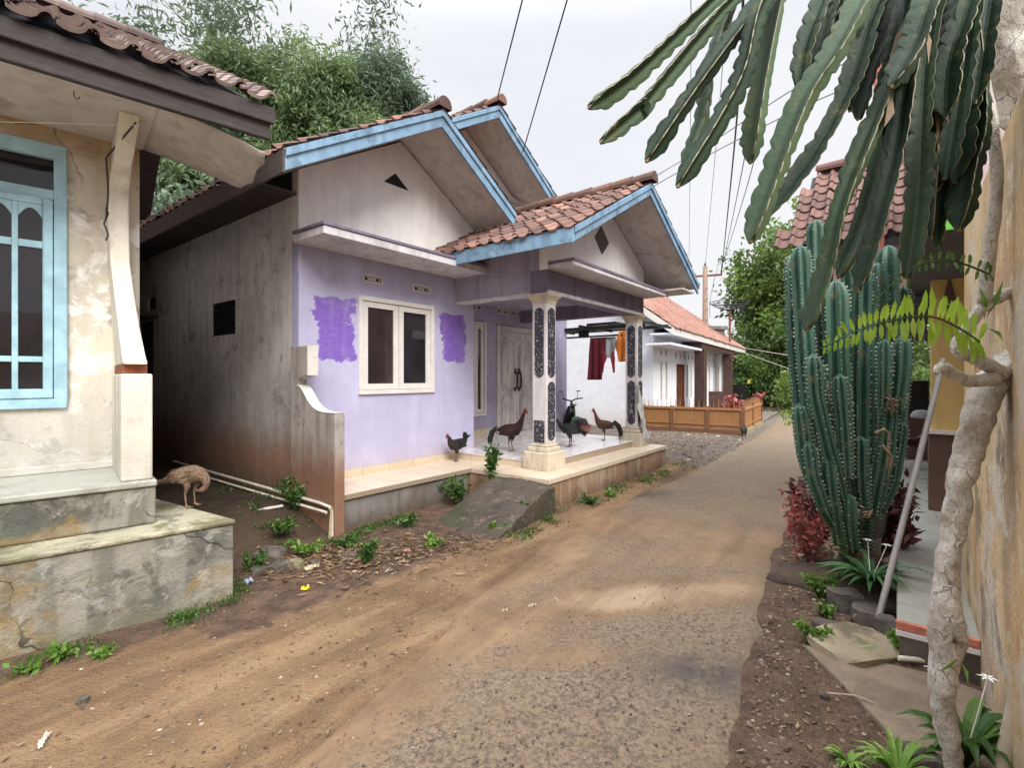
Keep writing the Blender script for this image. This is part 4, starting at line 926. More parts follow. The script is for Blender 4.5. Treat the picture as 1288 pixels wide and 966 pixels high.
# ------------------------------------------------------------------ yellow house on the right
Y = thing('yellow_house', 'yellow house with stained wall, green eave, brown dado and tiled terrace on the right', 'house', FY.origin(), FY.rz)
MB().wall('x', .70, .82, (-5,-.34), (-.05,2.5)).build('end_wall', M['yellow'], Y)
MB().wall('y', -.46, -.34, (-5,.699), (-.15,2.52)).build('road_wall', M['yellowold'], Y)
MB().box(-5,.70,-1.4,-.47,2.40,2.5).build('ceiling', M['greysoffit'], Y)
MB().wall('x', 3.15, 3.30, (-3.5,-.27), (1.02,2.75), [(-.475,-.40,2.17,2.5)] if False else []).build('cross_wall', M['yellow'], Y)
MB().box(3.13,3.32,-3.5,-.25,.2,.98).build('dado', M['brownpaint'], Y); MB().box(3.10,3.33,-3.5,-.24,.981,1.019).build('dado_rail', M['whitepaint'], Y)
for (v,z) in ((-.41,2.35),(-.56,2.56)):
    MB().prism([(v-.045,z),(v,z-.24),(v+.045,z),(v,z+.24)],'x',3.135,3.149).build('diamond_vent', M['brownpaint'], Y)
MB().box(3.331,8.5,-2.2,-2.05,.2,2.75).build('back_wall', M['yellow'], Y)
m = MB().box(4.6,5.5,-2.04,-2.0,.22,2.1); m.build('door', M['darkwood'], Y)
MB().box(1.0,8.6,-3.5,-.10,2.54,2.60).build('porch_soffit', M['greysoffit'], Y)
MB().box(.97,.999,-3.5,-.08,2.545,2.625).build('green_eave', M['greenpaint'], Y)
MB().box(1.0,8.6,-.099,-.075,2.545,2.625).build('green_eave', M['greenpaint'], Y)
MB().wall('x', 1.5, 1.65, (-4,-.14), (2.601,4.4)).build('upper_wall', M['pink'], Y); MB().wall('y', -.29, -.14, (1.651,4.4), (2.601,4.4)).build('upper_wall', M['pink'], Y)
MB().box(1.2,4.5,-4,-.02,4.401,4.5).build('upper_slab', M['greysoffit'], Y)
MB().box(3.6,3.7,.12,.22,2.6,5.6).build('red_post', M['redtrim'], Y)
# tiled gable over the far porch
MB().box(.012,8.6,-3.4,-.011,-.1,.185).build('terrace', M['ledge'], Y)
MB().box(0.03,8.62,-3.4,0.0,.186,.20).build('terrace_tile', M['greytile'], Y)
m = MB().box(-.004,.029,-.338,.003,.165,.205); m.build('terrace_trim', M['redtrim'], Y)
m = MB().box(-.012,.011,-.338,.004,.135,.160); m.build('terrace_trim', M['whitepaint'], Y)
roof_plane(Y, M['tile_maroon'], (4.4,-2.3,3.36), (0,1,0), (1,0,.98), 3.66, 2.15, keep=lambda p: p.y < 1.36-.20*(p.x-4.4), pw=.185, pl=.235)
roof_plane(Y, M['tile_maroon'], (4.35,1.35,3.30), (1,0,0), (0,-1,.5), 4.2, .35, keep=lambda p: False)
ridge_caps(Y, M['tile_maroon'], (5.92,-2.3,4.90), (5.92,1.1,4.90))
MB().prism([(4.42,3.30),(5.92,4.80),(7.4,3.30),(7.4,3.22),(5.92,4.70),(4.42,3.22)],'y',-2.3,1.1).build('roof_boards', M['darkwood'], Y)
MB().prism([(4.6,2.75),(7.2,2.75),(7.2,3.3),(5.92,4.66),(4.6,3.35)],'y',.55,.7).build('gable_wall', M['pink'], Y)
MB().wall('x',4.6,4.75,(-2.0,.55),(2.601,3.3)).build('upper_wall', M['pink'], Y)
for u in (4.68,7.1): MB().box(u-.08,u+.08,.5,.7,.0,2.749).build('roof_post', M['brownpaint'], Y)
o = MB().prism([(4.0,2.50),(4.0,2.42),(5.2,2.18),(5.2,2.26)],'y',-.3,.5).build('awning', M['greysoffit'], Y)
m = MB()
for i in range(18): m.quad((5.4,-.35+.05*i,2.05+.012*(i%2)),(5.4,-.30+.05*i,2.05+.012*((i+1)%2)),(6.3,-.30+.05*i,2.30+.012*((i+1)%2)),(6.3,-.35+.05*i,2.30+.012*(i%2)))
m.build('corrugated_awning', plain('pale_corrugated_sheet',(.62,.66,.70),.4), Y, fixn=False)

# ------------------------------------------------------------------ houses further off
def far_house(name, label, loc, rz, w, d, h, wall, roof, k=.6):
    t = thing(name, label, 'house', loc, rz)
    MB().box(0,w,0,d,-.5,h).build('wall', wall, t)
    MB().prism([(0,h),(d,h),(d/2,h+k*d/2-.1)],'x',0.002,w-.002).build('gable_wall', wall, t)
    roof_plane(t, roof, (-.4,-.5,h-.15), (1,0,0), (0,1,k), w+.8, (d/2+.5)*math.sqrt(1+k*k), pw=.4, pl=.45)
    roof_plane(t, roof, (-.4,d+.5,h-.15), (1,0,0), (0,-1,k), w+.8, (d/2+.5)*math.sqrt(1+k*k), pw=.4, pl=.45)
    MB().prism([(-.5,h-.2),(d/2,h+k*d/2+.1),(d+.5,h-.2),(d/2,h+k*d/2+.03)],'x',-.38,w+.38).build('roof_boards', M['darkwood'], t)
    wd = MB().box(w*.25,w*.45,-.03,.0,1,2.1).build('window', M['glass'], t); MB().box(w*.25-.06,w*.45+.06,-.02,-.004,.94,2.16).build('frame', M['whitepaint'], wd)
    MB().box(w*.6,w*.75,-.03,-.004,0,2.1).build('door', M['brownwin'], t)
    return t
p = FW.w(14.5,2.6)
far_house('green_house', 'small pale green house with yellow trim standing past the white house', (p.x,p.y,0), FW.rz, 6, 5, 2.5, wall_mat('mint_wall',(.45,.66,.60),.06,seed=50), M['tile_brown'])
p = FW.w(13,1.6); ys_ = thing('yard_sign', 'yellow board on a dark shop stall beyond the bamboo fence', 'stall', (p.x,p.y,0), FW.rz)
MB().box(0,1.6,0,.08,1.25,1.45).build('board', plain('yellow_board',(.72,.58,.10),.5), ys_); MB().box(0,1.6,.1,.9,0,1.2).build('counter', M['metal_dark'], ys_)
MB().box(1.75,2.1,0,.3,0,1.6).build('side_panel', plain('mint_panel',(.45,.72,.62),.5), ys_)
p = FA.w(-8,12); far_house('added_rear_house', 'plain old tiled house added to keep the passage end dark', (p.x,p.y,0), FA.rz, 9, 5, 2.8, M['sidewall'], M['tile_old'])  # house put in behind so the end of the passage stays dark

# ------------------------------------------------------------------ foliage
def leaf_mesh(name, P, D, W, L, wd, rnd, mat, parent=None, fold=.25):
    """many separate leaves: P base, D direction, W width vector (unit), L length, wd half width"""
    P, D, W = (np.asarray(q, float) for q in (P, D, W)); n = len(P); L = np.asarray(L).reshape(-1,1); wd = np.asarray(wd).reshape(-1,1)
    D /= np.linalg.norm(D,axis=1,keepdims=True)+1e-9; W = W - D*np.sum(W*D,axis=1,keepdims=True); W /= np.linalg.norm(W,axis=1,keepdims=True)+1e-9
    N = np.cross(D,W); mid = P + D*L*.42
    V = np.empty((n,4,3)); V[:,0] = P; V[:,1] = mid - W*wd + N*wd*fold; V[:,2] = P + D*L; V[:,3] = mid + W*wd + N*wd*fold
    me = bpy.data.meshes.new(name); me.vertices.add(n*4); me.vertices.foreach_set('co', V.reshape(-1))
    i = np.arange(n)*4; Fs = np.stack([np.stack([i,i+1,i+2],1), np.stack([i,i+2,i+3],1)],1).reshape(-1,3)
    me.loops.add(len(Fs)*3); me.loops.foreach_set('vertex_index', Fs.reshape(-1)); me.polygons.add(len(Fs))
    me.polygons.foreach_set('loop_start', np.arange(len(Fs))*3); me.polygons.foreach_set('loop_total', np.full(len(Fs),3))
    me.update(calc_edges=True); me.validate()
    at_ = me.attributes.new('rnd','FLOAT','FACE'); at_.data.foreach_set('value', np.repeat(np.clip(rnd,0,1),2))
    me.materials.append(mat); o = bpy.data.objects.new(name, me); C.objects.link(o)
    if parent: o.parent = parent
    return o
def unit(n):
    v = rng.normal(size=(n,3)); return v/np.linalg.norm(v,axis=1,keepdims=True)
def crown(name, parent, center, radii, nclump, nleaf, L, wd, mat, droop=.5, clr=.5, shell=.55, noise_amt=.25, flat=0):
    c = np.array(center); r = np.array(radii)
    u = unit(nclump); rad = (shell + (1-shell)*rng.random((nclump,1)))*(1+noise_amt*rng.normal(size=(nclump,1))); CC = c + u*rad*r
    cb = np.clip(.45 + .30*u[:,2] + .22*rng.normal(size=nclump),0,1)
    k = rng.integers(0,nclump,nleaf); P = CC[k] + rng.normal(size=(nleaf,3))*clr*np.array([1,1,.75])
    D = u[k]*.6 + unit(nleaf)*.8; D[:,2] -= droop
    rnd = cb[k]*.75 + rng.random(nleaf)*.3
    return leaf_mesh(name, P, D, unit(nleaf), L*(.6+.8*rng.random(nleaf)), wd*(.7+.6*rng.random(nleaf)), rnd, mat, parent)
M['bark'] = wall_mat('tree_bark', (.13,.10,.075), .25, blot=[((.05,.045,.035),5,.5,.7,.6)], bump=.8)
M['culm'] = plain('bamboo_culm', (.14,.17,.06), .5, var=.3)
M['bamboo_leaf'] = leaf_mat('bamboo_leaf', (.075,.12,.055), (.16,.24,.095), (.30,.39,.18), .45)
M['bamboo_dark'] = leaf_mat('dark_bamboo_leaf', (.045,.075,.055), (.10,.15,.095), (.20,.27,.16), .45)
M['tree_leaf'] = leaf_mat('broad_tree_leaf', (.025,.055,.018), (.09,.165,.04), (.24,.34,.085), .4)
M['tree_leaf_light'] = leaf_mat('light_tree_leaf', (.045,.085,.02), (.16,.26,.05), (.34,.44,.11), .4)
M['weed_leaf'] = leaf_mat('weed_leaf', (.02,.05,.012), (.06,.14,.03), (.16,.27,.06), .45)
M['bright_leaf'] = leaf_mat('bright_weed_leaf', (.05,.12,.02), (.15,.30,.05), (.30,.45,.10), .4)

def tree(name, label, cat, base, height, cr, nclump, nleaf, L, wd, mat, trunk_r=.18, lean=(0,0), zc=.62, zr_=.40, clr=.5, droop=.4, group=None, limbs=5):
    t = thing(name, label, cat, base, 0, group)
    m = MB(); top = Vector((lean[0],lean[1],height*.72))
    pts = [Vector((lean[0]*s_*s_+.06*math.sin(s_*7), lean[1]*s_*s_+.05*math.cos(s_*9), height*.72*s_-.1)) for s_ in np.linspace(0,1,8)]
    m.tube(pts, [trunk_r*(1-.75*s_) for s_ in np.linspace(0,1,8)], 9)
    for k in range(limbs):
        a = 2.4*k+.5; b0 = pts[3+k%4]; e = Vector((lean[0]*.8+math.cos(a)*cr[0]*.75, lean[1]*.8+math.sin(a)*cr[1]*.75, height*(zc+.1*math.sin(a*3))))
        mid = b0.lerp(e,.5)+Vector((0,0,.25)); m.tube([b0,mid,e],[trunk_r*.5,trunk_r*.32,trunk_r*.08],6)
    m.build('trunk', M['bark'], t, smooth=True)
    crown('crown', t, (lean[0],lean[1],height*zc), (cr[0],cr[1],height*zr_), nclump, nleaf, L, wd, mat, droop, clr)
    return t
def bamboo(name, label, base, ncul, H_, spread, nleaf, mat, L=.26, wd=.032, lean=(0,0), group=None, low=.35, bend=.25, sprays=9, cl=.42):
    t = thing(name, label, 'bamboo', base, 0, group); m = MB(); sp = []; sb = []
    for k in range(ncul):
        a = random.uniform(0,2*math.pi); r = spread*.25*math.sqrt(random.random()); h = H_*random.uniform(.72,1.05); b = random.uniform(.5,1.3)*bend*h
        dx,dy = math.cos(a)*b*.5+lean[0]*h/H_, math.sin(a)*b*.5+lean[1]*h/H_
        f = lambda s_: Vector((math.cos(a)*r*1.5+dx*s_**2.2, math.sin(a)*r*1.5+dy*s_**2.2, h*(s_-.12*s_**3)-.2))
        pts = [f(s_) for s_ in np.linspace(0,1,10)]; m.tube(pts, [.045*(1-.85*s_) for s_ in np.linspace(0,1,10)], 6)
        tone = random.gauss(.5,.2)
        for q_ in range(sprays):
            s_ = low+(1-low)*(q_+random.random())/sprays; o_ = random.uniform(0,2*math.pi); rr = random.uniform(.15,.9)*(1.15-s_)*spread*.5
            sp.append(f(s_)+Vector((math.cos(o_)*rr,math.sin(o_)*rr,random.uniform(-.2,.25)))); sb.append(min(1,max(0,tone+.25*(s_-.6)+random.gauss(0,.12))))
    m.build('culm_cluster', M['culm'], t, smooth=True)
    sp = np.array([tuple(p) for p in sp]); sb = np.array(sb); k = rng.integers(0,len(sp),nleaf)
    P = sp[k] + rng.normal(size=(nleaf,3))*np.array([cl,cl,cl*.8])
    D = unit(nleaf)*.8; D[:,2] -= .55
    leaf_mesh('foliage', P, D, unit(nleaf), L*(.6+.7*rng.random(nleaf)), wd*(.7+.6*rng.random(nleaf)), sb[k]*.75+.3*rng.random(nleaf), mat, t)
    return t
# behind the houses, left
gB = 'bamboo clumps behind the houses'
bamboo('bamboo_clump', 'tall feathery bamboo clump with thin airy tops behind the left house roof', (-9.2,15.5,0), 15, 14.6, 5.0, 19000, M['bamboo_dark'], low=.5, group=gB, cl=.38)
bamboo('bamboo_clump', 'airy bamboo culms with sparse leaves rising highest against the sky', (-7.4,17.2,0), 14, 15.6, 4.6, 15000, M['bamboo_dark'], low=.5, group=gB, cl=.4)
def bamboo_mass(label, base, lobes, mat, L=.21, wd=.026):
    t = thing('bamboo_clump', label, 'bamboo', base, 0, gB); m = MB()
    for k in range(14):
        c,r,n_ = random.choice(lobes); e = Vector(c)+Vector((random.gauss(0,r[0]*.4),random.gauss(0,r[1]*.4),r[2]*random.uniform(-.3,.7))); a = Vector((random.gauss(0,.35),random.gauss(0,.35),-.2))
        m.tube([a, a.lerp(e,.5)+Vector((0,0,1.0)), e],[.05,.04,.012],6)
    m.build('culm_cluster', M['culm'], t, smooth=True)
    for c,r,n_ in lobes: crown('foliage', t, c, r, max(30,n_//330), n_, L, wd, mat, .75, .27, .45, .16)
    return t
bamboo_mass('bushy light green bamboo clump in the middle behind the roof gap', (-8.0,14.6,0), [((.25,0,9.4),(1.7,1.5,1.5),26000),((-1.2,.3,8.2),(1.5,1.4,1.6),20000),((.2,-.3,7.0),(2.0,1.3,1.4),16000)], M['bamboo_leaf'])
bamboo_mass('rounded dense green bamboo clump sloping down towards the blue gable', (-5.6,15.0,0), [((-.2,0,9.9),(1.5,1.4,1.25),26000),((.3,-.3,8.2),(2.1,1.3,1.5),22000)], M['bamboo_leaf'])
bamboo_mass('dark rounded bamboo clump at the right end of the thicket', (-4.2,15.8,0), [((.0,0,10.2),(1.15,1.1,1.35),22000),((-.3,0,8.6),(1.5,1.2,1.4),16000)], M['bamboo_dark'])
bamboo('bamboo_clump', 'thin feathery bamboo stems above the cream house eave', (-12.6,15.0,0), 8, 14.0, 4.4, 5000, M['bamboo_dark'], low=.6, group=gB)
tree('shade_tree', 'dark bushy tree filling the passage between the two left houses', 'tree', (-7.2,10.6,0), 5.2, (1.6,1.6), 60, 9000, .2, .05, M['bamboo_dark'], .1, clr=.4)
# right of the road, far: hillside trees
gT = 'trees on the bend of the road'
T = lambda *a, **k: tree(*a, group=gT, **k)
T('roadside_tree', 'tall round green tree at the road bend, its top open against the sky', 'tree', (15.2,28,0), 9.6, (2.6,2.6), 130, 17000, .30, .085, M['tree_leaf'], .2, clr=.42)
T('roadside_tree', 'bright leafy tree with pale green crown in front of the tall tree', 'tree', (15.6,26.0,0), 7.4, (2.0,2.0), 90, 11000, .26, .08, M['tree_leaf_light'], .16, zc=.6, clr=.38)
T('roadside_tree', 'dark leaning tree behind the satellite dish', 'tree', (20.0,36,0), 8.6, (2.8,2.4), 100, 11000, .32, .08, M['bamboo_leaf'], .18, clr=.5)
T('roadside_tree', 'broad leafy tree overhanging the lane beside the cactus', 'tree', (16.0,23.4,0), 6.0, (2.6,2.2), 110, 15000, .24, .075, M['tree_leaf'], .16, zc=.52, zr_=.45, clr=.36)
T('roadside_tree', 'tall dark tree hidden behind the columnar cactus', 'tree', (19.5,27,0), 10.5, (3.0,3.0), 120, 13000, .32, .085, M['tree_leaf'], .2, clr=.5)
T('roadside_tree', 'sparse twiggy tree whose brown leaves stick out toward the dish', 'tree', (14.6,27.2,0), 9.0, (.7,.8), 28, 1700, .26, .06, leaf_mat('dry_tree_leaf',(.07,.06,.045),(.13,.13,.08),(.22,.22,.13)), .09, clr=.35, zc=.72, zr_=.24)
bs = [(13.4,22.2,1.7,1.5),(14.6,20.6,1.9,1.6),(12.7,25.5,2.6,1.5),(13.2,31,3.2,2.0),(15.6,19.4,2.0,1.5),(16.5,33,2.6,2.2)]
lb = ['low leafy shrub where the lane bends out of sight','glossy roadside shrub nearest the cactus','rounded shrub under the pale green tree','tall shrub at the far end of the lane','shrub hidden behind the cactus stems','shrub behind the yellow sign at the lane end']
for (x,y,h,r),l in zip(bs,lb):
    s_ = thing('roadside_shrub', l, 'shrub', (x,y,.03*(y-22) if y>22 else 0), 0, 'shrubs along the lane'); m = MB()
    for k in range(5): m.tube([(0,0,-.05),(math.cos(k*1.3)*r*.3,math.sin(k*1.3)*r*.3,h*.5),(math.cos(k*1.3)*r*.6,math.sin(k*1.3)*r*.6,h*.8)],[.03,.02,.008],5)
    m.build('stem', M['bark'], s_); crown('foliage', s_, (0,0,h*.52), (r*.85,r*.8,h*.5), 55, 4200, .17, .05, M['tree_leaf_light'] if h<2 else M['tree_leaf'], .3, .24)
# a wooded rise closes the view
hl = MB(); N1 = 60
for i in range(N1+1):
    a = -1.75+3.5*i/N1; hh = 3.5+2.0*nz(a*2.2,3,0,1)+1.2*nz(a*6,1,0,1)
    for (r_,z) in ((52,-2),(58,hh*.7),(72,hh*1.25),(95,-2)): hl.v.append((math.sin(a)*r_, math.cos(a)*r_, z))
for i in range(N1):
    for j in range(3): hl.face((i*4+j,(i+1)*4+j,(i+1)*4+j+1,i*4+j+1))
tag(hl.build('hills', wall_mat('wooded_hill',(.045,.075,.035),.3,blot=[((.02,.04,.02),.5,.45,.6,.8)],seed=60), smooth=True, fixn=False), kind='structure')
n = 26000; a = rng.uniform(-1.6,1.6,n); r_ = rng.uniform(50,75,n); hh = np.array([3.5+2.0*nz(q*2.2,3,0,1)+1.2*nz(q*6,1,0,1) for q in a])
P = np.stack([np.sin(a)*r_, np.cos(a)*r_, (hh*1.15)*np.clip((r_-50)/10,0.05,1)*rng.uniform(.55,1.12,n)],1); D = unit(n); D[:,2] += .6
tag(leaf_mesh('distant_wood', P, D, unit(n), 1.1*(.6+.8*rng.random(n)), .4*(.6+.8*rng.random(n)), rng.random(n)*.6+.25*(np.sin(a*37)+1)/2, M['bamboo_dark']), 'far green wood closing the view behind the village', 'wood', kind='stuff')
# ------------------------------------------------------------------ columnar cactus by the terrace
def cactus_mat():
    t = NT('blue_green_cactus'); n = t.noise(3,4,.6); z = t.xyz()[2]
    c = t.mix(t.mr(n,.3,.7), (.008,.032,.024), (.024,.074,.050)); r = t.attr('rnd')
    c = t.mix(t.mr(r,.35,1,0,.75), c, (.075,.165,.115)); c = t.mix(t.mr(t.noise(9,6,.75),.54,.66,0,.75), c, (.15,.125,.07))
    c = t.mix(t.mr(z,.2,.9,.7,0), c, (.03,.075,.03))
    t.bump(t.noise(50,3), .15, .005); return t.fin(c, .55, 0, .4)
M['cactus'] = cactus_mat(); M['spine'] = plain('pale_areole', (.55,.54,.42), .8); M['deadcactus'] = plain('dry_cactus_skin', (.30,.22,.14), .9, var=.35, scale=20, bump=.6)
M['woody'] = wall_mat('woody_cactus_base', (.20,.165,.12), .25, blot=[((.07,.055,.04),9,.5,.7,.7)], bump=.8)
def cactus_stem(pts, rad, ribs=6, tip=True, rib=.42, ph=0.0):
    """one ribbed stem: pts bottom to top, rad radius"""
    P = [Vector(p) for p in pts]; L = [0]
    for a,b in zip(P,P[1:]): L.append(L[-1]+(b-a).length)
    tot = L[-1]; n = max(8,int(tot/.03)); m = MB()
    def pos(s_):
        s_ = max(0,min(tot,s_))
        for i in range(len(P)-1):
            if L[i] <= s_ <= L[i+1]+1e-9: return P[i].lerp(P[i+1], (s_-L[i])/(L[i+1]-L[i]+1e-9))
        return P[-1]
    K2 = ribs*4; base = None; sp = []
    for k in range(n+1):
        s_ = tot*k/n; p = pos(s_); tn = (pos(s_+.05)-pos(s_-.05)).normalized()
        x = tn.cross(Vector((.9,.4,.1))).normalized(); y = tn.cross(x)
        e = tot-s_; r = rad*(1 if e > rad*1.6 else math.sqrt(max(.0,1-(1-e/(rad*1.6))**2)))*(.80+.20*sstep(0,.35,s_))
        r *= 1+.035*math.sin(s_*9+ph*3)+.02*math.sin(s_*23+ph)
        if k == n: r = rad*.05
        for j in range(K2):
            a = 2*math.pi*j/K2+ph; w = (.5+.5*math.cos(ribs*(a-ph))); rr = r*(1-rib+rib*w**1.3)
            m.v.append(p + (x*math.cos(a)+y*math.sin(a))*rr)
            if j % 4 == 0 and k % 1 == 0 and r > rad*.3: sp.append((p + (x*math.cos(a)+y*math.sin(a))*(rr+.001), x*math.cos(a)+y*math.sin(a), tn))
    for k in range(n):
        for j in range(K2):
            ridge = 1-abs(((j%4)+.5)/2-1); m.rnd = .9 if (j % 4 in (0,3)) else .15
            m.face((k*K2+j,k*K2+(j+1)%K2,(k+1)*K2+(j+1)%K2,(k+1)*K2+j))
    m.rnd = .5; m.face([n*K2+j for j in range(K2)]); m.cm = 1
    for p,o,tn in sp:
        if random.random() < .22: continue
        s_ = random.uniform(.002,.0055); sd = o.cross(tn)
        for q in range(3):
            d = (o + sd*random.uniform(-.9,.9) + tn*random.uniform(-.9,.9)).normalized()*random.uniform(.006,.013)
            m.add([p-sd*s_*.6-tn*s_*.5, p+sd*s_*.6-tn*s_*.5, p+tn*s_*.9, p+d+o*.003],[(0,1,3),(1,2,3),(2,0,3)])
    m.cm = 0
    return m
CB = Vector((2.72,3.92,0))
CT = thing('columnar_cactus', 'big clump of blue-green ribbed columnar cactus with white spines beside the lane', 'cactus', CB)
def crel(L): return [at(px,py,d)-CB for px,py,d in L]
STEMS = [  # (px, py, distance) from the foot to the tip, radius
 ([(1062,690,3.9),(1040,610,3.85),(1020,520,3.8),(1012,420,3.8),(1006,308,3.8)],.072),
 ([(1066,680,3.95),(1050,600,3.95),(1036,520,3.95),(1028,400,3.95),(1026,276,3.95)],.070),
 ([(1075,690,3.85),(1064,620,3.8),(1056,540,3.78),(1052,440,3.75),(1050,352,3.75)],.088),
 ([(1080,690,4.0),(1076,560,4.0),(1074,430,4.0),(1070,322,4.0)],.080),
 ([(1085,690,3.9),(1084,560,3.9),(1085,450,3.9),(1088,340,3.9)],.080),
 ([(1092,690,4.0),(1100,560,4.05),(1103,430,4.05),(1104,330,4.05)],.078),
 ([(1095,660,4.05),(1110,560,4.05),(1118,440,4.05),(1117,308,4.05)],.088),
 ([(1096,640,4.1),(1124,560,4.1),(1134,460,4.1),(1136,360,4.1)],.075),
 ([(1040,640,3.75),(1024,610,3.72),(1012,570,3.7),(1004,508,3.7)],.058),
 ([(1048,660,3.7),(1036,640,3.66),(1022,600,3.65),(1016,555,3.65)],.050),
 ([(1058,690,3.7),(1050,650,3.68),(1044,610,3.66),(1041,575,3.66)],.052),
 ([(1064,650,3.7),(1040,560,3.66),(1026,500,3.64),(1022,445,3.64)],.060),
 ([(1072,690,3.68),(1068,660,3.66),(1067,620,3.66)],.058),
 ([(1086,640,3.74),(1083,600,3.72),(1082,548,3.72)],.060),
 ([(1098,650,3.8),(1106,610,3.78),(1114,570,3.78),(1120,512,3.78)],.060),
 ([(1108,640,3.85),(1122,610,3.85),(1131,560,3.85),(1135,530,3.85)],.052),
 ([(1112,512,3.72),(1113,470,3.7),(1113,426,3.7)],.052),
 ([(1128,515,3.74),(1134,470,3.72),(1136,422,3.72)],.062),
 ([(1040,520,3.68),(1033,490,3.64),(1031,455,3.64)],.045),
 ([(1066,600,3.64),(1062,540,3.62),(1056,470,3.62)],.055),
 ([(1030,600,3.95),(1006,500,3.98),(998,400,4.0),(997,318,4.0)],.062),
 ([(1090,600,4.15),(1096,480,4.15),(1094,390,4.15)],.075),
]
for k,(L_,r_) in enumerate(STEMS):
    cactus_stem(crel(L_), r_, random.choice((5,6,6)), ph=k*.7).build('stem', [M['cactus'],M['spine']], CT, smooth=False, fixn=False)
m = MB(); m.tube(crel([(1078,742,3.9),(1074,700,3.9),(1064,640,3.85)]),[.10,.085,.06],10); m.tube(crel([(1098,740,3.95),(1094,690,3.95),(1100,630,4.0)]),[.08,.075,.06],10); m.tube(crel([(1062,735,3.8),(1058,700,3.78),(1050,655,3.75)]),[.06,.05,.04],9)
m.build('trunk', M['woody'], CT, smooth=True)
def shred(L_, n, r_):
    m = MB()
    for p in crel(L_):
        for k in range(n):
            d = Vector((random.gauss(0,1),random.gauss(0,1),random.gauss(0,.8))).normalized()*random.uniform(.4,1)*r_; a = p+Vector((random.gauss(0,r_*.4),random.gauss(0,r_*.4),random.gauss(0,r_*.4)))
            s_ = d.cross(Vector((0,0,1))).normalized()*random.uniform(.006,.018); m.quad(a-s_,a+s_,a+d*.6+s_*.7+Vector((0,0,.01)),a+d)
    return m
for q_ in [(1122,505,3.68),(1085,645,3.66),(1048,690,3.66),(1070,705,3.72)]: shred([q_],34,.07).build('dry_skin', M['deadcactus'], CT, fixn=False)
m = MB(); m.tube(crel([(1100,545,3.66),(1112,540,3.64),(1118,545,3.64),(1116,590,3.66)]),[.012,.012,.01,.006],6); m.tube(crel([(1110,560,3.64),(1122,575,3.63),(1117,600,3.66)]),[.01,.01,.005],6); m.build('dry_root', M['deadcactus'], CT)

# ------------------------------------------------------------------ gnarled pale trunk with the hanging dragon fruit
def trunk_mat():
    t = NT('pale_gnarled_bark'); n = t.noise(5,7,.7); n2 = t.noise(22,6,.7,t.vec((1,1,.5))); v = t.vor(9, t.vec((1,1,.55)))
    c = t.mix(t.mr(n,.32,.68), (.40,.35,.29), (.80,.76,.69)); c = t.mix(t.mr(n2,.52,.72,0,.5), c, (.11,.088,.068)); c = t.mix(t.mr(n,.58,.75,0,.5), c, (.72,.69,.64))
    c = t.mix(t.mr(t.noise(3,4),.58,.72,0,.5), c, (.17,.17,.10))
    nd = t.n('ShaderNodeTexNoise'); nd.inputs['Scale'].default_value = 12; nd.inputs['Detail'].default_value = 5; t.put(nd.inputs['Vector'], t.oc()); vm = t.n('ShaderNodeVectorMath', operation='MULTIPLY_ADD'); t.put(vm.inputs[0], nd.outputs['Color']); vm.inputs[1].default_value = (.16,.16,.16); t.put(vm.inputs[2], t.oc())
    e = t.vor(13, t.vec((1,1,.8), src=vm.outputs[0]), 'DISTANCE_TO_EDGE'); em = t.math('MULTIPLY', t.mr(e,.0,.035,1,0), t.mr(n,.45,.6)); c = t.mix(t.math('MULTIPLY', em, .6), c, (.13,.105,.085))
    c = t.mix(t.mr(t.noise(60,4,.7),.52,.66,0,.4), c, (.12,.10,.08)); t.bump(t.math('SUBTRACT', t.math('MULTIPLY', n2, 1.5), t.math('MULTIPLY', em, .5)), 1.0, .018); return t.fin(c, .9)
M['palebark'] = trunk_mat()
def gnarl(m, L_, rads, n=14, amp=.16, seed=0, sub=9):
    P = [at(*q) for q in L_]; pts = []; rs = []
    for i in range(len(P)-1):
        a = P[max(0,i-1)]; b = P[i]; c = P[i+1]; d = P[min(len(P)-1,i+2)]
        for k in range(sub):
            t = k/sub; pts.append(.5*((2*b)+(c-a)*t+(2*a-5*b+4*c-d)*t*t+(3*b-a-3*c+d)*t**3)); rs.append(rads[i]+(rads[i+1]-rads[i])*t)
    pts.append(P[-1]); rs.append(rads[-1]); st = len(m.v)
    m.tube(pts, rs, n)
    for i in range(len(pts)):
        for j in range(n):
            v = Vector(m.v[st+i*n+j]); o = (v-pts[i]); f = 1+amp*mnoise.noise(Vector((o.x*14+seed,o.y*14,(v.z)*7)))*1.3+amp*.6*mnoise.noise(v*26)
            m.v[st+i*n+j] = tuple(pts[i]+o*f)
    return m
GT = thing('gnarled_tree', 'pale gnarled leaning tree trunk close by the stained yellow wall', 'tree', gp(1196,985))
o0 = Vector(GT.location)
def gb(m, nm, mat, smooth=True):
    m.v = [tuple(Vector(v)-o0) for v in m.v]; return m.build(nm, mat, GT, smooth=smooth)
gb(gnarl(MB(), [(1212,1020,1.88),(1199,955,1.88),(1187,880,1.88),(1191,800,1.88),(1190,735,1.89),(1198,660,1.9),(1207,600,1.9),(1222,540,1.9),(1246,490,1.9),(1282,452,1.9),(1330,425,1.92),(1345,330,1.95),(1322,230,1.95),(1285,110,1.95),(1262,0,1.95),(1245,-160,1.95)],
   [.037,.035,.039,.050,.045,.043,.045,.050,.056,.066,.074,.08,.078,.075,.072,.07], 26, .34, 1, 14), 'trunk', M['palebark'])
gb(gnarl(MB(), [(1262,470,1.86),(1228,452,1.84),(1205,440,1.82),(1212,420,1.83),(1238,385,1.84),(1262,372,1.86),(1288,362,1.88)], [.03,.024,.022,.02,.026,.022,.02], 10, .25, 4), 'branch', M['palebark'])
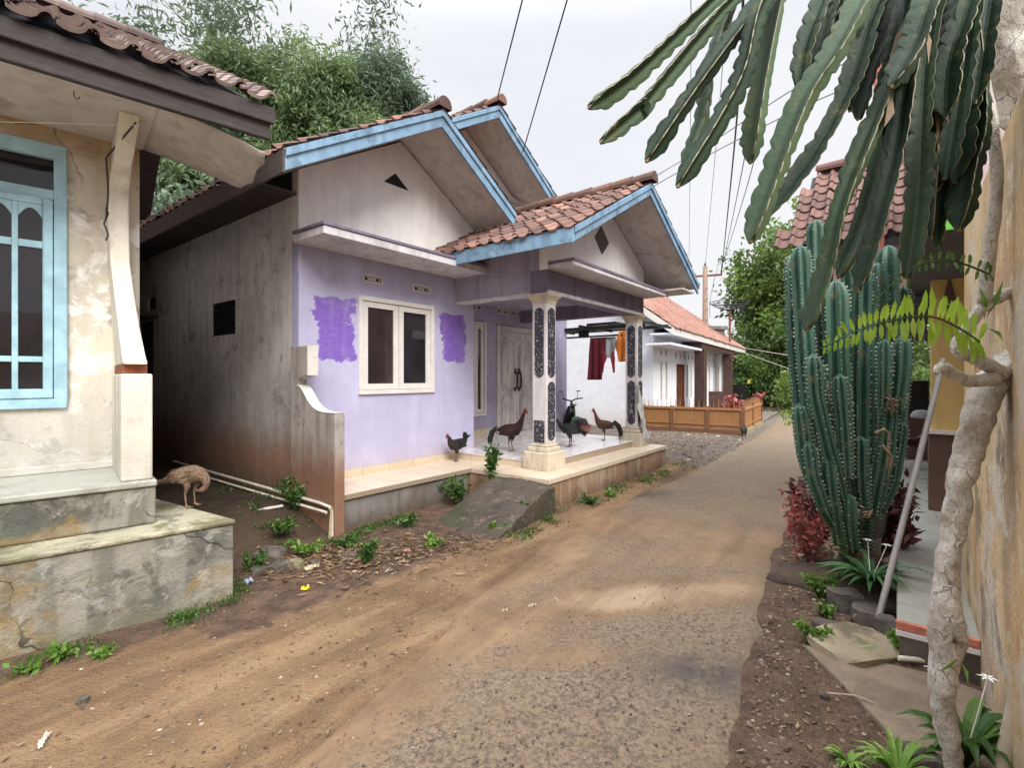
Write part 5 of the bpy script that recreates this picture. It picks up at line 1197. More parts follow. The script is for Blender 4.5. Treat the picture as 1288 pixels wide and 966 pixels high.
gb(gnarl(MB(), [(1250,478,1.84),(1215,478,1.8),(1185,462,1.78),(1178,470,1.77)], [.028,.022,.018,.008], 9, .3, 6), 'branch', M['palebark'])
gb(gnarl(MB(), [(1250,-120,1.9),(1238,20,1.86),(1236,90,1.84),(1248,160,1.83),(1254,230,1.83),(1246,300,1.83),(1238,380,1.83)], [.03,.024,.02,.018,.02,.02,.022], 9, .15, 8), 'branch', M['palebark'])
gb(gnarl(MB(), [(1245,-60,1.9),(1200,-40,1.85),(1130,-30,1.8),(1040,-50,1.75)], [.035,.03,.025,.018], 9, .15, 9), 'branch', M['palebark'])
# loose bark bits at the joint low on the trunk
m = MB()
for k in range(34):
    p = at(1200,806,1.835)+Vector((random.gauss(0,.004),0,random.gauss(0,.004))); d = Vector((random.gauss(.3,.6),random.gauss(-.4,.5),random.gauss(0,.4))).normalized()*random.uniform(.02,.07); s_ = d.cross(Vector((0,0,1)))*.12
    m.quad(at(1200,806,1.835),p+s_,p+d+s_*.3,p+d-s_*.3)
m.v = [tuple(Vector(v)-o0) for v in m.v]; m.build('loose_bark', M['deadcactus'], GT)
for a,b,w_ in (((1204,828,1.83),(1180,846,1.78),.018),((1206,830,1.83),(1218,862,1.76),.014),((1238,402,1.84),(1232,360,1.8),.02),((1240,400,1.84),(1262,352,1.8),.018),((1262,430,1.86),(1242,412,1.8),.012),((1150+60,395,1.84),(1185,380,1.8),.012)):
    A_,B_ = at(*a),at(*b); d = B_-A_; s_ = d.cross(Vector((.2,1,.1))).normalized()*w_*.55; mid = A_.lerp(B_,.45)+Vector((0,-.012,.006))
    m = MB(); m.rnd = random.uniform(.4,1); m.add([A_,mid-s_,B_,mid+s_,mid+Vector((0,.006,0))],[(0,1,4),(1,2,4),(2,3,4),(3,0,4)]); gb(m, 'sprout', M['bright_leaf'], False)


def pitaya_mat():
    t = NT('pitaya_stem'); n = t.noise(4,5,.65); r = t.attr('rnd')
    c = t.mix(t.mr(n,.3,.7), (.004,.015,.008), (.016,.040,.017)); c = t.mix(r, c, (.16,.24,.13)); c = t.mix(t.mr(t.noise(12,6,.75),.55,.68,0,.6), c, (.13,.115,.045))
    t.bump(t.math('ADD', t.noise(30,4), t.noise(7,5)), .4, .010); return t.fin(c, .6, 0, .25)
M['pitaya'] = pitaya_mat(); M['pitaya_dry'] = plain('dry_pitaya_edge', (.30,.21,.14), .8, var=.3)
M['pitaya_edge'] = plain('pale_horny_edge', (.22,.20,.12), .6)
def pitaya(L_, w0, seed, light=.1, w1=None):
    """three-flanged climbing cactus stem along pixel/distance survey points, root first"""
    rs = random.Random(seed); P = [at(*q) for q in L_]; pts = []
    for i in range(len(P)-1):
        a = P[max(0,i-1)]; b = P[i]; c = P[i+1]; d = P[min(len(P)-1,i+2)]
        for k in range(14):
            t = k/14; pts.append(.5*((2*b)+(c-a)*t+(2*a-5*b+4*c-d)*t*t+(3*b-a-3*c+d)*t**3))
    pts.append(P[-1]); n = len(pts); m = MB(); S = 0; ph = rs.uniform(-.5,.5)-.6; per = rs.uniform(.050,.062); rows = []
    tot = sum((b-a).length for a,b in zip(pts,pts[1:])); view = Vector((0,1,0)); nd_ = [rs.uniform(.82,1.12) for _ in range(60)]
    tw = rs.uniform(-.35,.35)
    for i,p in enumerate(pts):
        if i: S += (p-pts[i-1]).length
        tn = (pts[min(n-1,i+1)]-pts[max(0,i-1)]).normalized(); x = tn.cross(view).normalized(); y = tn.cross(x)
        e = tot-S; env = min(1,.35+e/(w0*2.0)) if e < w0*1.3 else 1
        c_ = (S/per)%1; scal = .84+.16*(1-(2*c_-1)**2*.9) if c_ < .8 else .80+.06*math.sin(c_*20)
        r = w0*env*scal*nd_[int(S/.21)%60]; core = w0*.20; ang = ph+tw*S
        if i == n-1: r *= .4
        ring = []
        for f in range(3):
            a = ang + f*2*math.pi/3; o = x*math.cos(a)+y*math.sin(a); s_ = -x*math.sin(a)+y*math.cos(a)
            sag = tn*(-.012)
            ring += [p+o*core*.9-s_*core*.55, p+o*r*.62-s_*max(w0*.085,.0045), p+o*r-s_*max(w0*.022,.0016)+sag, p+o*r+s_*max(w0*.022,.0016)+sag, p+o*r*.62+s_*max(w0*.085,.0045), p+o*core*.9+s_*core*.55]
        rows.append(ring)
    K2 = 18
    for ring in rows: m.v += [tuple(q) for q in ring]
    for i in range(n-1):
        for j in range(K2):
            m.cm = 1 if j % 6 == 2 else 0; lit = (j//6 == rs.randint(0,0)); m.rnd = light*.75*(1.4 if lit else .5)  # light and shade in the colour: one flange painted lit, the others darker
            m.face((i*K2+j,i*K2+(j+1)%K2,(i+1)*K2+(j+1)%K2,(i+1)*K2+j))
    m.cm = 2; m.face([(n-1)*K2+j for j in range(K2)])
    return m
DF = thing('dragon_fruit_plant', 'dragon fruit cactus with long wavy-edged stems hanging down from the top right', 'cactus', at(1200,-90,1.85))
d0 = Vector(DF.location)
PIT = [
 ([(1150,-60,1.64),(1128,50,1.5999999999999999),(1100,175,1.5699999999999998)],0.04,.0),
 ([(1175,-60,1.7),(1168,60,1.66),(1150,215,1.63)],0.042,.0),
 ([(1225,-60,1.58),(1212,70,1.54),(1188,225,1.51)],0.045,.0),
 ([(1245,-60,1.7),(1236,80,1.66),(1222,260,1.63)],0.045,.0),
 ([(1120,-60,1.72),(1095,40,1.68),(1068,130,1.65)],0.04,.0),
 ([(1200,-60,1.72),(1186,60,1.68),(1172,300,1.65)],0.036,.0),
 ([(1165,-60,1.62),(1140,60,1.58),(1118,235,1.55)],0.036,.0),
 ([(1070,-60,1.7),(1040,30,1.66),(1018,140,1.63)],0.036,.0),
 ([(1230,-60,1.72),(1220,40,1.7),(1212,180,1.68)],0.06,.0),
 ([(1255,-60,1.66),(1240,40,1.62),(1226,130,1.6)],0.055,.0),
 ([(1195,-60,1.8),(1170,40,1.78),(1150,140,1.76)],0.055,.0),
 ([(1215,-60,1.82),(1190,60,1.8),(1175,190,1.78)],0.06,.0),
 ([(1160,-60,1.86),(1140,30,1.84),(1120,140,1.82)],0.055,.0),
 ([(1110,-60,1.6),(1085,0,1.57),(1070,60,1.55)],0.045,.0),
 ([(1080,-60,1.7),(1060,-10,1.66),(1050,40,1.65)],0.04,.0),
 ([(960,-60,1.6),(896,0,1.52),(800,92,1.46),(740,135,1.42)],.033,.5),
 ([(980,-60,1.62),(915,5,1.55),(883,42,1.52),(812,128,1.48),(800,140,1.47),(755,179,1.44)],.033,.4),
 ([(1010,-70,1.6),(928,37,1.5),(869,119,1.45),(813,203,1.42)],.043,.1),
 ([(940,-50,1.7),(896,73,1.66),(883,150,1.64),(858,210,1.63)],.030,.75),
 ([(1000,-60,1.5),(956,10,1.45),(935,90,1.42),(905,150,1.4),(852,235,1.37)],.040,.08),
 ([(1000,-70,1.66),(978,0,1.6),(956,119,1.56),(944,205,1.54)],.046,.7),
 ([(1060,-60,1.6),(1030,10,1.55),(1012,60,1.52),(1004,110,1.5)],.034,.2),
 ([(1120,-70,1.5),(1056,55,1.42),(1010,128,1.4),(968,237,1.37),(944,305,1.35)],.050,.55),
 ([(1140,-70,1.62),(1097,20,1.56),(1065,114,1.52),(1019,200,1.49),(958,278,1.46)],.043,.06),
 ([(1170,-30,1.6),(1138,68,1.5),(1102,150,1.46),(1060,255,1.42),(1040,338,1.4),(1014,416,1.38)],.044,.45),
 ([(1180,-20,1.7),(1138,91,1.62),(1111,182,1.58),(1088,274,1.55),(1055,350,1.53)],.038,.4),
 ([(1190,-30,1.55),(1150,60,1.48),(1129,182,1.45),(1102,292,1.42),(1078,367,1.4)],.044,.05),
 ([(1180,-40,1.6),(1163,68,1.53),(1157,160,1.5),(1153,255,1.48),(1140,350,1.46)],.046,.22),
 ([(1215,-40,1.7),(1234,137,1.62),(1220,219,1.6),(1206,290,1.58)],.062,.05),
 ([(1205,0,1.75),(1212,192,1.68),(1188,237,1.66),(1180,312,1.65)],.030,.25),
 ([(1215,150,1.72),(1198,200,1.7),(1166,252,1.66)],.024,.3),
 ([(1230,-60,1.7),(1200,40,1.62),(1180,130,1.58),(1168,200,1.56)],.060,.03),
 ([(1150,-60,1.75),(1120,30,1.7),(1095,90,1.68),(1080,150,1.67)],.050,.05),
 ([(1250,-30,1.7),(1225,60,1.65),(1215,140,1.63),(1200,230,1.62)],.060,.02),
 ([(1200,-60,1.5),(1170,0,1.45),(1150,60,1.42),(1120,110,1.4)],.050,.1),
 ([(1240,-60,1.6),(1215,20,1.55),(1195,80,1.52),(1190,150,1.5)],.055,.02),
 ([(1090,-60,1.7),(1060,0,1.68),(1040,40,1.66),(1030,95,1.65)],.045,.05),
 ([(1130,-80,1.8),(1100,10,1.78),(1090,60,1.76),(1070,140,1.75)],.050,.03),
]
for k,(L_,w_,li) in enumerate(PIT):
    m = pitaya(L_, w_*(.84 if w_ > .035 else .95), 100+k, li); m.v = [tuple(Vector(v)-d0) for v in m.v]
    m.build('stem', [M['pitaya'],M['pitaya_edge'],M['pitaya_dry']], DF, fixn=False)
m = MB()
for a,b,w_ in (((1175,60,1.6),(1180,190,1.52),.022),((1110,90,1.5),(1150,20,1.55),.02),((1125,110,1.46),(1112,160,1.44),.018),((1160,10,1.5),(1168,80,1.46),.015),((1140,60,1.48),(1165,30,1.5),.02)):
    A_,B_ = at(*a)-d0, at(*b)-d0; d = B_-A_; s_ = d.cross(Vector((.2,1,.1))).normalized()*w_; m.quad(A_-s_*.5,A_.lerp(B_,.5)-s_+Vector((0,-.02,0)),B_,A_.lerp(B_,.6)+s_)
m.build('dead_stem', M['pitaya_dry'], DF, fixn=False)

# ------------------------------------------------------------------ ferns and small plants
M['fern_leaf'] = leaf_mat('fern_leaf',(.16,.30,.02),(.32,.50,.04),(.46,.62,.10),.4,.45)
def frond(L_, n, llen, droop, mat, name, label):
    P = [at(*q) for q in L_]; t0 = P[0]; t = thing(name, label, 'fern', t0); pts = []
    for i in range(len(P)-1):
        a = P[max(0,i-1)]; b = P[i]; c = P[i+1]; d = P[min(len(P)-1,i+2)]
        for k in range(10):
            s_ = k/10; pts.append(.5*((2*b)+(c-a)*s_+(2*a-5*b+4*c-d)*s_*s_+(3*b-a-3*c+d)*s_**3)-t0)
    pts.append(P[-1]-t0); m = MB(); m.cm = 1; m.tube(pts,[.004*(1-.7*i/len(pts)) for i in range(len(pts))],5); m.cm = 0
    for k in range(n):
        f = k/(n-1)*.97; i = f*(len(pts)-1); i0 = int(i); p = Vector(pts[i0]).lerp(Vector(pts[min(len(pts)-1,i0+1)]), i-i0); tn = (Vector(pts[min(len(pts)-1,i0+1)])-Vector(pts[max(0,i0-1)])).normalized()
        L = llen*math.sin(math.pi*(.30+.66*f))**.7*(1-.25*f)
        for sd in (-1,1):
            o = (Vector((0,-.35,.75 if sd > 0 else -.85))+tn*.35+Vector((0,random.gauss(0,.25),-droop))).normalized()*L*random.uniform(.8,1.1); wv = tn*L*.15
            m.rnd = random.uniform(.3,1); b = p+Vector((0,0,.0)); c1 = b+o*.35; c2 = b+o*.75; z_ = Vector((0,-.01,0))
            m.add([b,c1-wv,c2-wv*.8,b+o,c2+wv*.8,c1+wv,c1+z_,c2+z_],[(0,1,6),(1,2,7,6),(2,3,7),(3,4,7),(4,5,6,7),(5,0,6)])
    m.build('blade', [mat, M['weed_leaf']], t, fixn=False); return t
frond([(1232,430,1.72),(1205,412,1.66),(1170,398,1.6),(1125,402,1.55),(1080,415,1.5),(1032,438,1.46)], 34, .112, .1, M['fern_leaf'], 'fern_frond', 'bright yellow-green fern frond arching left across the cactus')
frond([(1245,345,1.75),(1205,330,1.7),(1165,330,1.66),(1130,350,1.62),(1095,385,1.6)], 18, .05, .2, M['weed_leaf'], 'fern_frond', 'smaller darker fern frond above the bright one')

def rosette(name, label, cat, base, n, L, wd, mat, up=.7, spread=1.0, seg=4, group=None, flowers=0, fmat=None, stemh=0):
    t = thing(name, label, cat, base, random.uniform(0,6), group); m = MB()
    for k in range(n):
        a = random.uniform(0,2*math.pi); l = L*random.uniform(.55,1.1); u_ = up*random.uniform(.5,1.2); m.rnd = random.uniform(.1,1); d = Vector((math.cos(a),math.sin(a),0)); s_ = Vector((-d.y,d.x,0)); P = []
        z0 = stemh*random.random()
        for i in range(seg+1):
            f = i/seg; c = d*(l*f*spread*(.55+.45*f)) + Vector((0,0,z0+l*u_*(f-.62*f*f*f))); w_ = wd*math.sin(math.pi*(.12+.88*f))**.8*(1 if i < seg else 0)+.0006; P += [c-s_*w_, c+Vector((0,0,-w_*.35)), c+s_*w_]
        m.add(P,[(3*i+q,3*i+q+1,3*i+q+4,3*i+q+3) for i in range(seg) for q in (0,1)])
    m.build('leaves', mat, t, fixn=False)
    for k in range(flowers):
        f = MB(); a = random.uniform(0,6); c = Vector((math.cos(a)*L*.25,math.sin(a)*L*.25,L*up*.9)); f.tube([(0,0,.02),c*.6,c],.0022,5)
        for q in range(6):
            b = q*math.pi/3; d = Vector((math.cos(b),math.sin(b),.2)); s_ = Vector((-d.y,d.x,0))*.010; f.quad(c,c+d*.016-s_*.6,c+d*.036+Vector((0,0,-.008)),c+d*.016+s_*.6)
        f.build('flower', fmat, t, fixn=False)
    return t
M['petal'] = plain('white_petal', (.82,.82,.78), .6); M['grassblade'] = leaf_mat('grass_blade',(.07,.14,.02),(.17,.32,.05),(.32,.48,.11)); M['lily'] = leaf_mat('lily_leaf',(.025,.075,.03),(.07,.17,.065),(.17,.30,.13))
rosette('spider_lily', 'spider lily with strap leaves and white flowers at the foot of the cactus', 'plant', gp(1080,742,.02)+Vector((0,-.12,.10)), 64, .40, .017, M['lily'], .75, .9, 6, flowers=2, fmat=M['petal'])
rosette('spider_lily', 'dark leafy plant with white flowers at the base of the gnarled trunk', 'plant', (1.80,1.98,.0), 34, .36, .024, M['weed_leaf'], 1.1, .6, 5, flowers=2, fmat=M['petal'])
rosette('grass_tuft', 'bright green grass tuft at the bottom edge beside the gnarled trunk', 'plant', (1.50,1.93,-.03), 60, .22, .009, M['grassblade'], 1.1, .7, 5)
rosette('grass_tuft', 'tiny grass tuft left of the bright one under the trunk', 'plant', (1.37,2.02,-.03), 24, .12, .008, M['grassblade'], 1.0, .8, 4)
M['redleaf'] = leaf_mat('red_leaf',(.16,.03,.03),(.40,.10,.09),(.62,.22,.20)); M['darkred'] = leaf_mat('dark_red_leaf',(.035,.015,.015),(.09,.035,.03),(.20,.06,.05))
def bushy(name, label, cat, base, h, r, n, L, wd, mat, group=None, ns=6, droop=.2, wood=None, stemtop=True):
    t = thing(name, label, cat, base, 0, group); m = MB(); tips = []
    for k in range(ns):
        a = random.uniform(0,6.28); e = Vector((math.cos(a)*r*random.uniform(.3,1),math.sin(a)*r*random.uniform(.3,1),h*random.uniform(.7,1))); m.tube([(0,0,-.02),e*.5+Vector((0,0,h*.08)),e],[.008,.006,.003],5); tips.append(e)
    m.build('stem', wood or M['weed_leaf'], t); P = []; 
    for k in range(n): e = random.choice(tips); f = random.uniform(.3,1.05); P.append(tuple(e*f+Vector((random.gauss(0,r*.13),random.gauss(0,r*.13),random.gauss(0,h*.06)))))
    D = unit(n)+np.array([0,0,.25-droop]); leaf_mesh('leaves', P, D, unit(n), L*(.6+.7*rng.random(n)), wd*(.7+.6*rng.random(n)), rng.random(n), mat, t); return t
bushy('red_shrub', 'pinkish red leafy shrub at the road edge left of the cactus', 'shrub', gp(1015,722)+Vector((.06,.05,-.03)), .62, .24, 520, .06, .012, M['redleaf'], ns=9, wood=M['woody'])
bushy('red_shrub', 'dark red leafy shrub half hidden behind the cactus foot', 'shrub', gp(1045,715)+Vector((.05,.35,-.03)), .62, .26, 700, .08, .020, M['darkred'], ns=8, wood=M['woody'])
bushy('red_shrub', 'dark maroon shrub between the cactus and the clay jar', 'shrub', Vector((3.1,4.0,.0)), .7, .24, 500, .09, .022, M['darkred'], ns=7, wood=M['woody'])
gw = 'weeds at the foot of the walls'
def weed(px, py, h, label, mat='weed_leaf', z=0, r=None, n=120, L=.05, wd=.014, g=gw):
    p = gp(px,py,z); p.z = max(z, gz(p.x,p.y)) if z == 0 else z
    return bushy('weed_plant', label, 'weed', p, h, r or h*.6, n, L, wd, M[mat], g, ns=6, droop=.1)
weed(462,712,.20,'upright dark weed by the road in front of the scroll wall',n=170,L=.05,r=.10)
weed(388,696,.10,'low spreading green weed in front of the white pipe bend','bright_leaf',n=200,r=.2)
weed(430,690,.10,'low weed at the foot of the bamboo stakes',n=180,r=.18)
weed(512,668,.14,'small bush weed against the grey ledge left of the ramp',n=140,r=.12)
weed(541,690,.08,'flat grassy weed on the litter in front of the ramp','bright_leaf',n=90,r=.13)
weed(660,655,.20,'leafy weed growing in the corner of ramp and porch',n=260,L=.06,wd=.02,r=.16)
weed(630,672,.10,'small weed at the lower corner of the ramp','bright_leaf',n=110,r=.14)
weed(741,636,.10,'weed tuft against the porch side wall',n=120,r=.13)
weed(768,626,.07,'low weed further along the porch side wall','bright_leaf',n=90,r=.12)
weed(372,640,.30,'feathery dark weed beside the scroll wall in the passage',n=200,L=.07,z=.2,r=.2)
weed(352,668,.12,'weed under the white plank in the passage',n=200,z=.12,r=.22)
weed(80,832,.07,'round bright weed at the foot of the old plinth','bright_leaf',n=110,L=.042,wd=.013,r=.08)
weed(128,830,.05,'smaller bright weed right of the round one at the plinth','bright_leaf',n=70,L=.04,wd=.012,r=.06)
weed(35,850,.06,'leftmost sprig of weed below the plinth crack','bright_leaf',n=60,L=.038,wd=.012,r=.1)
weed(318,720,.12,'weed at the corner of the old plinth',n=130,r=.10)
weed(1030,748,.16,'bright clover-like weed on the bank under the cactus','bright_leaf',n=200,L=.035,wd=.015,r=.12)
weed(1024,806,.10,'bright weed left of the flat slab','bright_leaf',n=140,L=.035,wd=.015,r=.10)
weed(1042,775,.09,'pale weed between stones above the flat slab','bright_leaf',n=90,L=.03,wd=.013,r=.08)
weed(1133,820,.10,'small weed at the corner of the tiled terrace','bright_leaf',n=60,L=.04,wd=.016,r=.06)
p = FA.w(1.84,-.40,.26); bushy('ramp_plant', 'slender leafy plant rising beside the ramp in front of the rooster', 'plant', p, .50, .13, 190, .075, .02, M['weed_leaf'], ns=5, droop=.15)
p = FA.w(1.45,-.22,.06); bushy('ramp_plant', 'low dark plant in the bed between ledge and ramp', 'plant', p, .28, .22, 200, .07, .02, M['weed_leaf'], ns=7)
p = FW.w(1.7,.5,.1); bushy('flower_pot_plant', 'red leafed potted plant behind the bamboo fence', 'plant', p, .95, .35, 260, .16, .05, M['redleaf'], ns=7)
p = FW.w(3.4,.1,.2); bushy('flower_pot_plant', 'pink flowering plant at the far fence corner', 'plant', p, .85, .2, 120, .12, .05, M['redleaf'], ns=5)
# ground cover along the wall feet
def cover(name, label, lines, n, L, wd, mat, jit=.07):
    P = []; 
    for k in range(n):
        a,b = random.choice(lines); t = random.random(); x = a[0]+(b[0]-a[0])*t+random.gauss(0,jit); y = a[1]+(b[1]-a[1])*t+random.gauss(0,jit)
        if nz(x,y,5,3.2)+random.gauss(0,.12) < .08: continue
        P.append((x,y,gz(x,y)+random.uniform(0,.025)))
    n = len(P); D = unit(n)*.7; D[:,2] = abs(D[:,2])+.25
    return tag(leaf_mesh(name, P, D, unit(n), L*(.5+.9*rng.random(n)), wd*(.7+.6*rng.random(n)), rng.random(n), mat), label, 'grass', kind='stuff')
w2 = lambda u,v: (FA.w(u,v).x, FA.w(u,v).y); b2 = lambda u,v: (FB.w(u,v).x, FB.w(u,v).y)
cover('ground_weeds', 'creeping green weeds along the foot of the old plinth and walls', [(b2(-1.2,-.38),b2(.42,-.36)),(b2(-.4,-.38),b2(.5,-.32)),(b2(.45,-.2),b2(.3,.9))], 5200, .017, .007, M['weed_leaf'], .06)
cover('ground_weeds', 'green weeds along the foot of the porch and passage', [(w2(1.9,-1.32),w2(5.7,-1.4)),(w2(3.2,-1.4),w2(5.9,-1.5)),(w2(-.1,-.3),w2(.7,-.15)),(w2(-.25,.2),w2(-.4,4)),(w2(-.5,-.1),w2(-.3,1)),(w2(.9,-1.45),w2(1.9,-1.4))], 6500, .026, .009, M['weed_leaf'], .10)
cover('roadside_grass', 'light grass along the far right verge of the lane', [((9.4,14.5),(13.2,22)),((8.9,14.5),(12.6,22)),((10,15),(14,21))], 9000, .16, .03, M['tree_leaf_light'], .35)
# ------------------------------------------------------------------ washing and drying frame between the houses
df = thing('drying_frame', 'dark steel carport frame with thin bars behind the lilac porch', 'frame', FA.origin(), FA.rz)
m = MB(); m.box(6.9,6.98,-.25,3.5,2.60,2.68); m.build('beam', M['metal_dark'], df); m = MB(); m.box(8.6,8.68,-.1,3.5,2.72,2.80); m.build('beam', M['metal_dark'], df)
MB().box(7.25,7.29,.30,3.5,2.47,2.51).build('hanging_bar', M['metal_dark'], df); 
for v in (-.2,.55,1.3,2.4,3.3): MB().box(6.981,8.599,v,v+.05,2.69,2.74).build('crossbar', M['metal_dark'], df)
MB().box(7.3,8.5,.58,1.32,2.745,2.80).build('roof_sheet', M['metal_dark'], df)
for v in (3.0,3.4): MB().box(8.6,8.66,v,v+.06,0,2.719).build('post', M['metal_dark'], df)
MB().box(6.985,7.02,1.1,1.35,2.45,2.60).build('bracket', M['metal_dark'], df)
def cloth_mat(n, c): 
    t = NT(n); q_ = t.noise(60,3,.6); t.bump(q_,.2,.004); return t.fin(t.mix(t.mr(t.noise(5,4),.3,.7), tuple(v*.75 for v in c), c), .95)
def garment(name, label, cat, poly_rows, loc, rz, mat, depth=.03, seed=0):
    """rows: (z, [ (x0,x1), ... spans ]) hung cloth with folds, double sided thin shell"""
    t = MB(); K2 = 14
    for (z0,s0),(z1,s1) in zip(poly_rows,poly_rows[1:]):
        n = max(1,int(abs(z0-z1)/.03))
        for (a0,b0),(a1,b1) in zip(s0,s1):
            g = []
            for i in range(n+1):
                f = i/n; z = z0+(z1-z0)*f; a = a0+(a1-a0)*f; b = b0+(b1-b0)*f
                g.append([t.v.append((a+(b-a)*k/K2+.004*nz(z*20,k,seed), depth*math.sin((a+(b-a)*k/K2)*38+seed+.8*nz(z*3,k*.3,seed))*(.3+.7*(1-(z-poly_rows[-1][0])/(poly_rows[0][0]-poly_rows[-1][0]+1e-6)))+.012*nz(a*9+k,z*7,seed), z+.004*math.sin(k*2.1))) or len(t.v)-1 for k in range(K2+1)])
            for i in range(n):
                for k in range(K2): t.face((g[i][k],g[i][k+1],g[i+1][k+1],g[i+1][k]))
    o = t.build(name, mat, smooth=True, fixn=True); o.location = loc; o.rotation_euler.z = rz; md = o.modifiers.new('thick','SOLIDIFY'); md.thickness = .006
    return tag(o, label, cat, 'washing hung under the drying frame')
cz = FA.rz+math.pi/2
p = FA.w(7.27,1.02); garment('trousers','long maroon trousers hanging from the dark frame beside the porch','clothes',[(2.46,[(-.19,.19)]),(2.15,[(-.21,.19)]),(1.95,[(-.22,.16)]),(1.60,[(-.24,.13)]),(1.50,[(-.25,.12)])], (p.x,p.y,0), cz+math.pi, cloth_mat('maroon_cloth',(.16,.018,.035)), .035, 1)
p = FA.w(7.30,.70); garment('shirt','pale grey top with red sleeves hanging next to the maroon trousers','clothes',[(2.46,[(-.15,.12)]),(2.3,[(-.16,.12)]),(2.1,[(-.15,.10)]),(2.0,[(-.10,.08)])], (p.x,p.y,0), cz+math.pi, cloth_mat('grey_cloth',(.42,.45,.48)), .03, 2)
p = FA.w(7.22,.72); garment('red_scarf','red cloth strips dangling below the grey top','clothes',[(2.12,[(-.14,-.08),(.07,.13)]),(1.98,[(-.16,-.05),(.06,.15)]),(1.85,[(-.15,-.10),(.08,.15)]),(1.66,[(-.13,-.12),(.10,.15)])], (p.x,p.y,0), cz+math.pi, cloth_mat('red_cloth',(.33,.03,.05)), .02, 3)
p = FA.w(7.25,.36); garment('orange_shirt','orange shirt hanging half behind the far porch pillar','clothes',[(2.58,[(-.10,.10)]),(2.45,[(-.16,.16)]),(2.25,[(-.20,.16)]),(2.08,[(-.15,.14)]),(1.90,[(-.12,.13)])], (p.x,p.y,0), cz+math.pi, cloth_mat('orange_cloth',(.62,.19,.03)), .03, 4)
# crumpled pale plastic tied to the far pillar
m = MB(); n1,n2 = 26,9
for i in range(n1+1):
    f = i/n1; z = 1.42-.92*f
    for k in range(n2+1):
        g_ = k/n2-.5; w_ = .04+.10*f**1.3; a = 5.31-.14-.05*(1-f)+.16*f+g_*w_*1.6; v = -.89-.05*f+.03*math.sin(g_*17+f*9)+.022*nz(f*9,k*.9,2); m.v.append((a+.02*nz(f*6,k,5),v,z+.03*nz(k*.7,f*4,1)))
for i in range(n1):
    for k in range(n2): m.face((i*(n2+1)+k,i*(n2+1)+k+1,(i+1)*(n2+1)+k+1,(i+1)*(n2+1)+k))
t_ = NT('pale_plastic_sheet'); t_.fin((.62,.63,.62), .35, 0, .5)
o = m.build('plastic_sheet', t_.m, smooth=True, fixn=False); o.location = FA.origin(); o.rotation_euler.z = FA.rz; tag(o,'crumpled pale plastic sheet tied round the far porch pillar','plastic sheet')
# basin and washing behind the porch
bs_ = thing('wash_basin','pink plastic wash basin standing behind the porch floor','basin',FA.w(6.55,1.05,.36))
MB().lathe([(.20,0),(.24,.16),(.26,.165),(.26,.175),(.23,.17),(.19,.02),(.02,.015)],28).build('bowl', plain('pink_plastic',(.52,.22,.22),.45), bs_, smooth=True, autosmooth=40)
def heap(name, label, cat, loc, r, h, mat, seed, sy=1.0, nn=22, amp=.2):
    m = MB(); prof = []
    for i in range(10):
        a = i/9*math.pi/2
        for j in range(nn):
            b = 2*math.pi*j/nn; rr = r*math.cos(a)**.7*(1+amp*nz(math.cos(b)*2,math.sin(b)*2,seed+a)); m.v.append((rr*math.cos(b),rr*sy*math.sin(b),h*math.sin(a)*(1+amp*.6*nz(math.cos(b)*3,math.sin(b)*3,seed+5))-.01))
    for i in range(9):
        for j in range(nn): m.face((i*nn+j,i*nn+(j+1)%nn,(i+1)*nn+(j+1)%nn,(i+1)*nn+j))
    m.face([9*nn+j for j in range(nn)]); m.face(list(range(nn-1,-1,-1)))
    o = m.build(name, mat, smooth=True); o.location = loc; return tag(o,label,cat)
heap('laundry_heap','dark laundry heaped in the pink basin','laundry',tuple(FA.w(6.55,1.05,.51)),.20,.17,cloth_mat('dark_laundry',(.05,.035,.04)),1)
heap('green_towel','green towel draped over the laundry in the basin','towel',tuple(FA.w(6.53,1.13,.535)),.15,.18,cloth_mat('green_towel_cloth',(.10,.24,.17)),3)
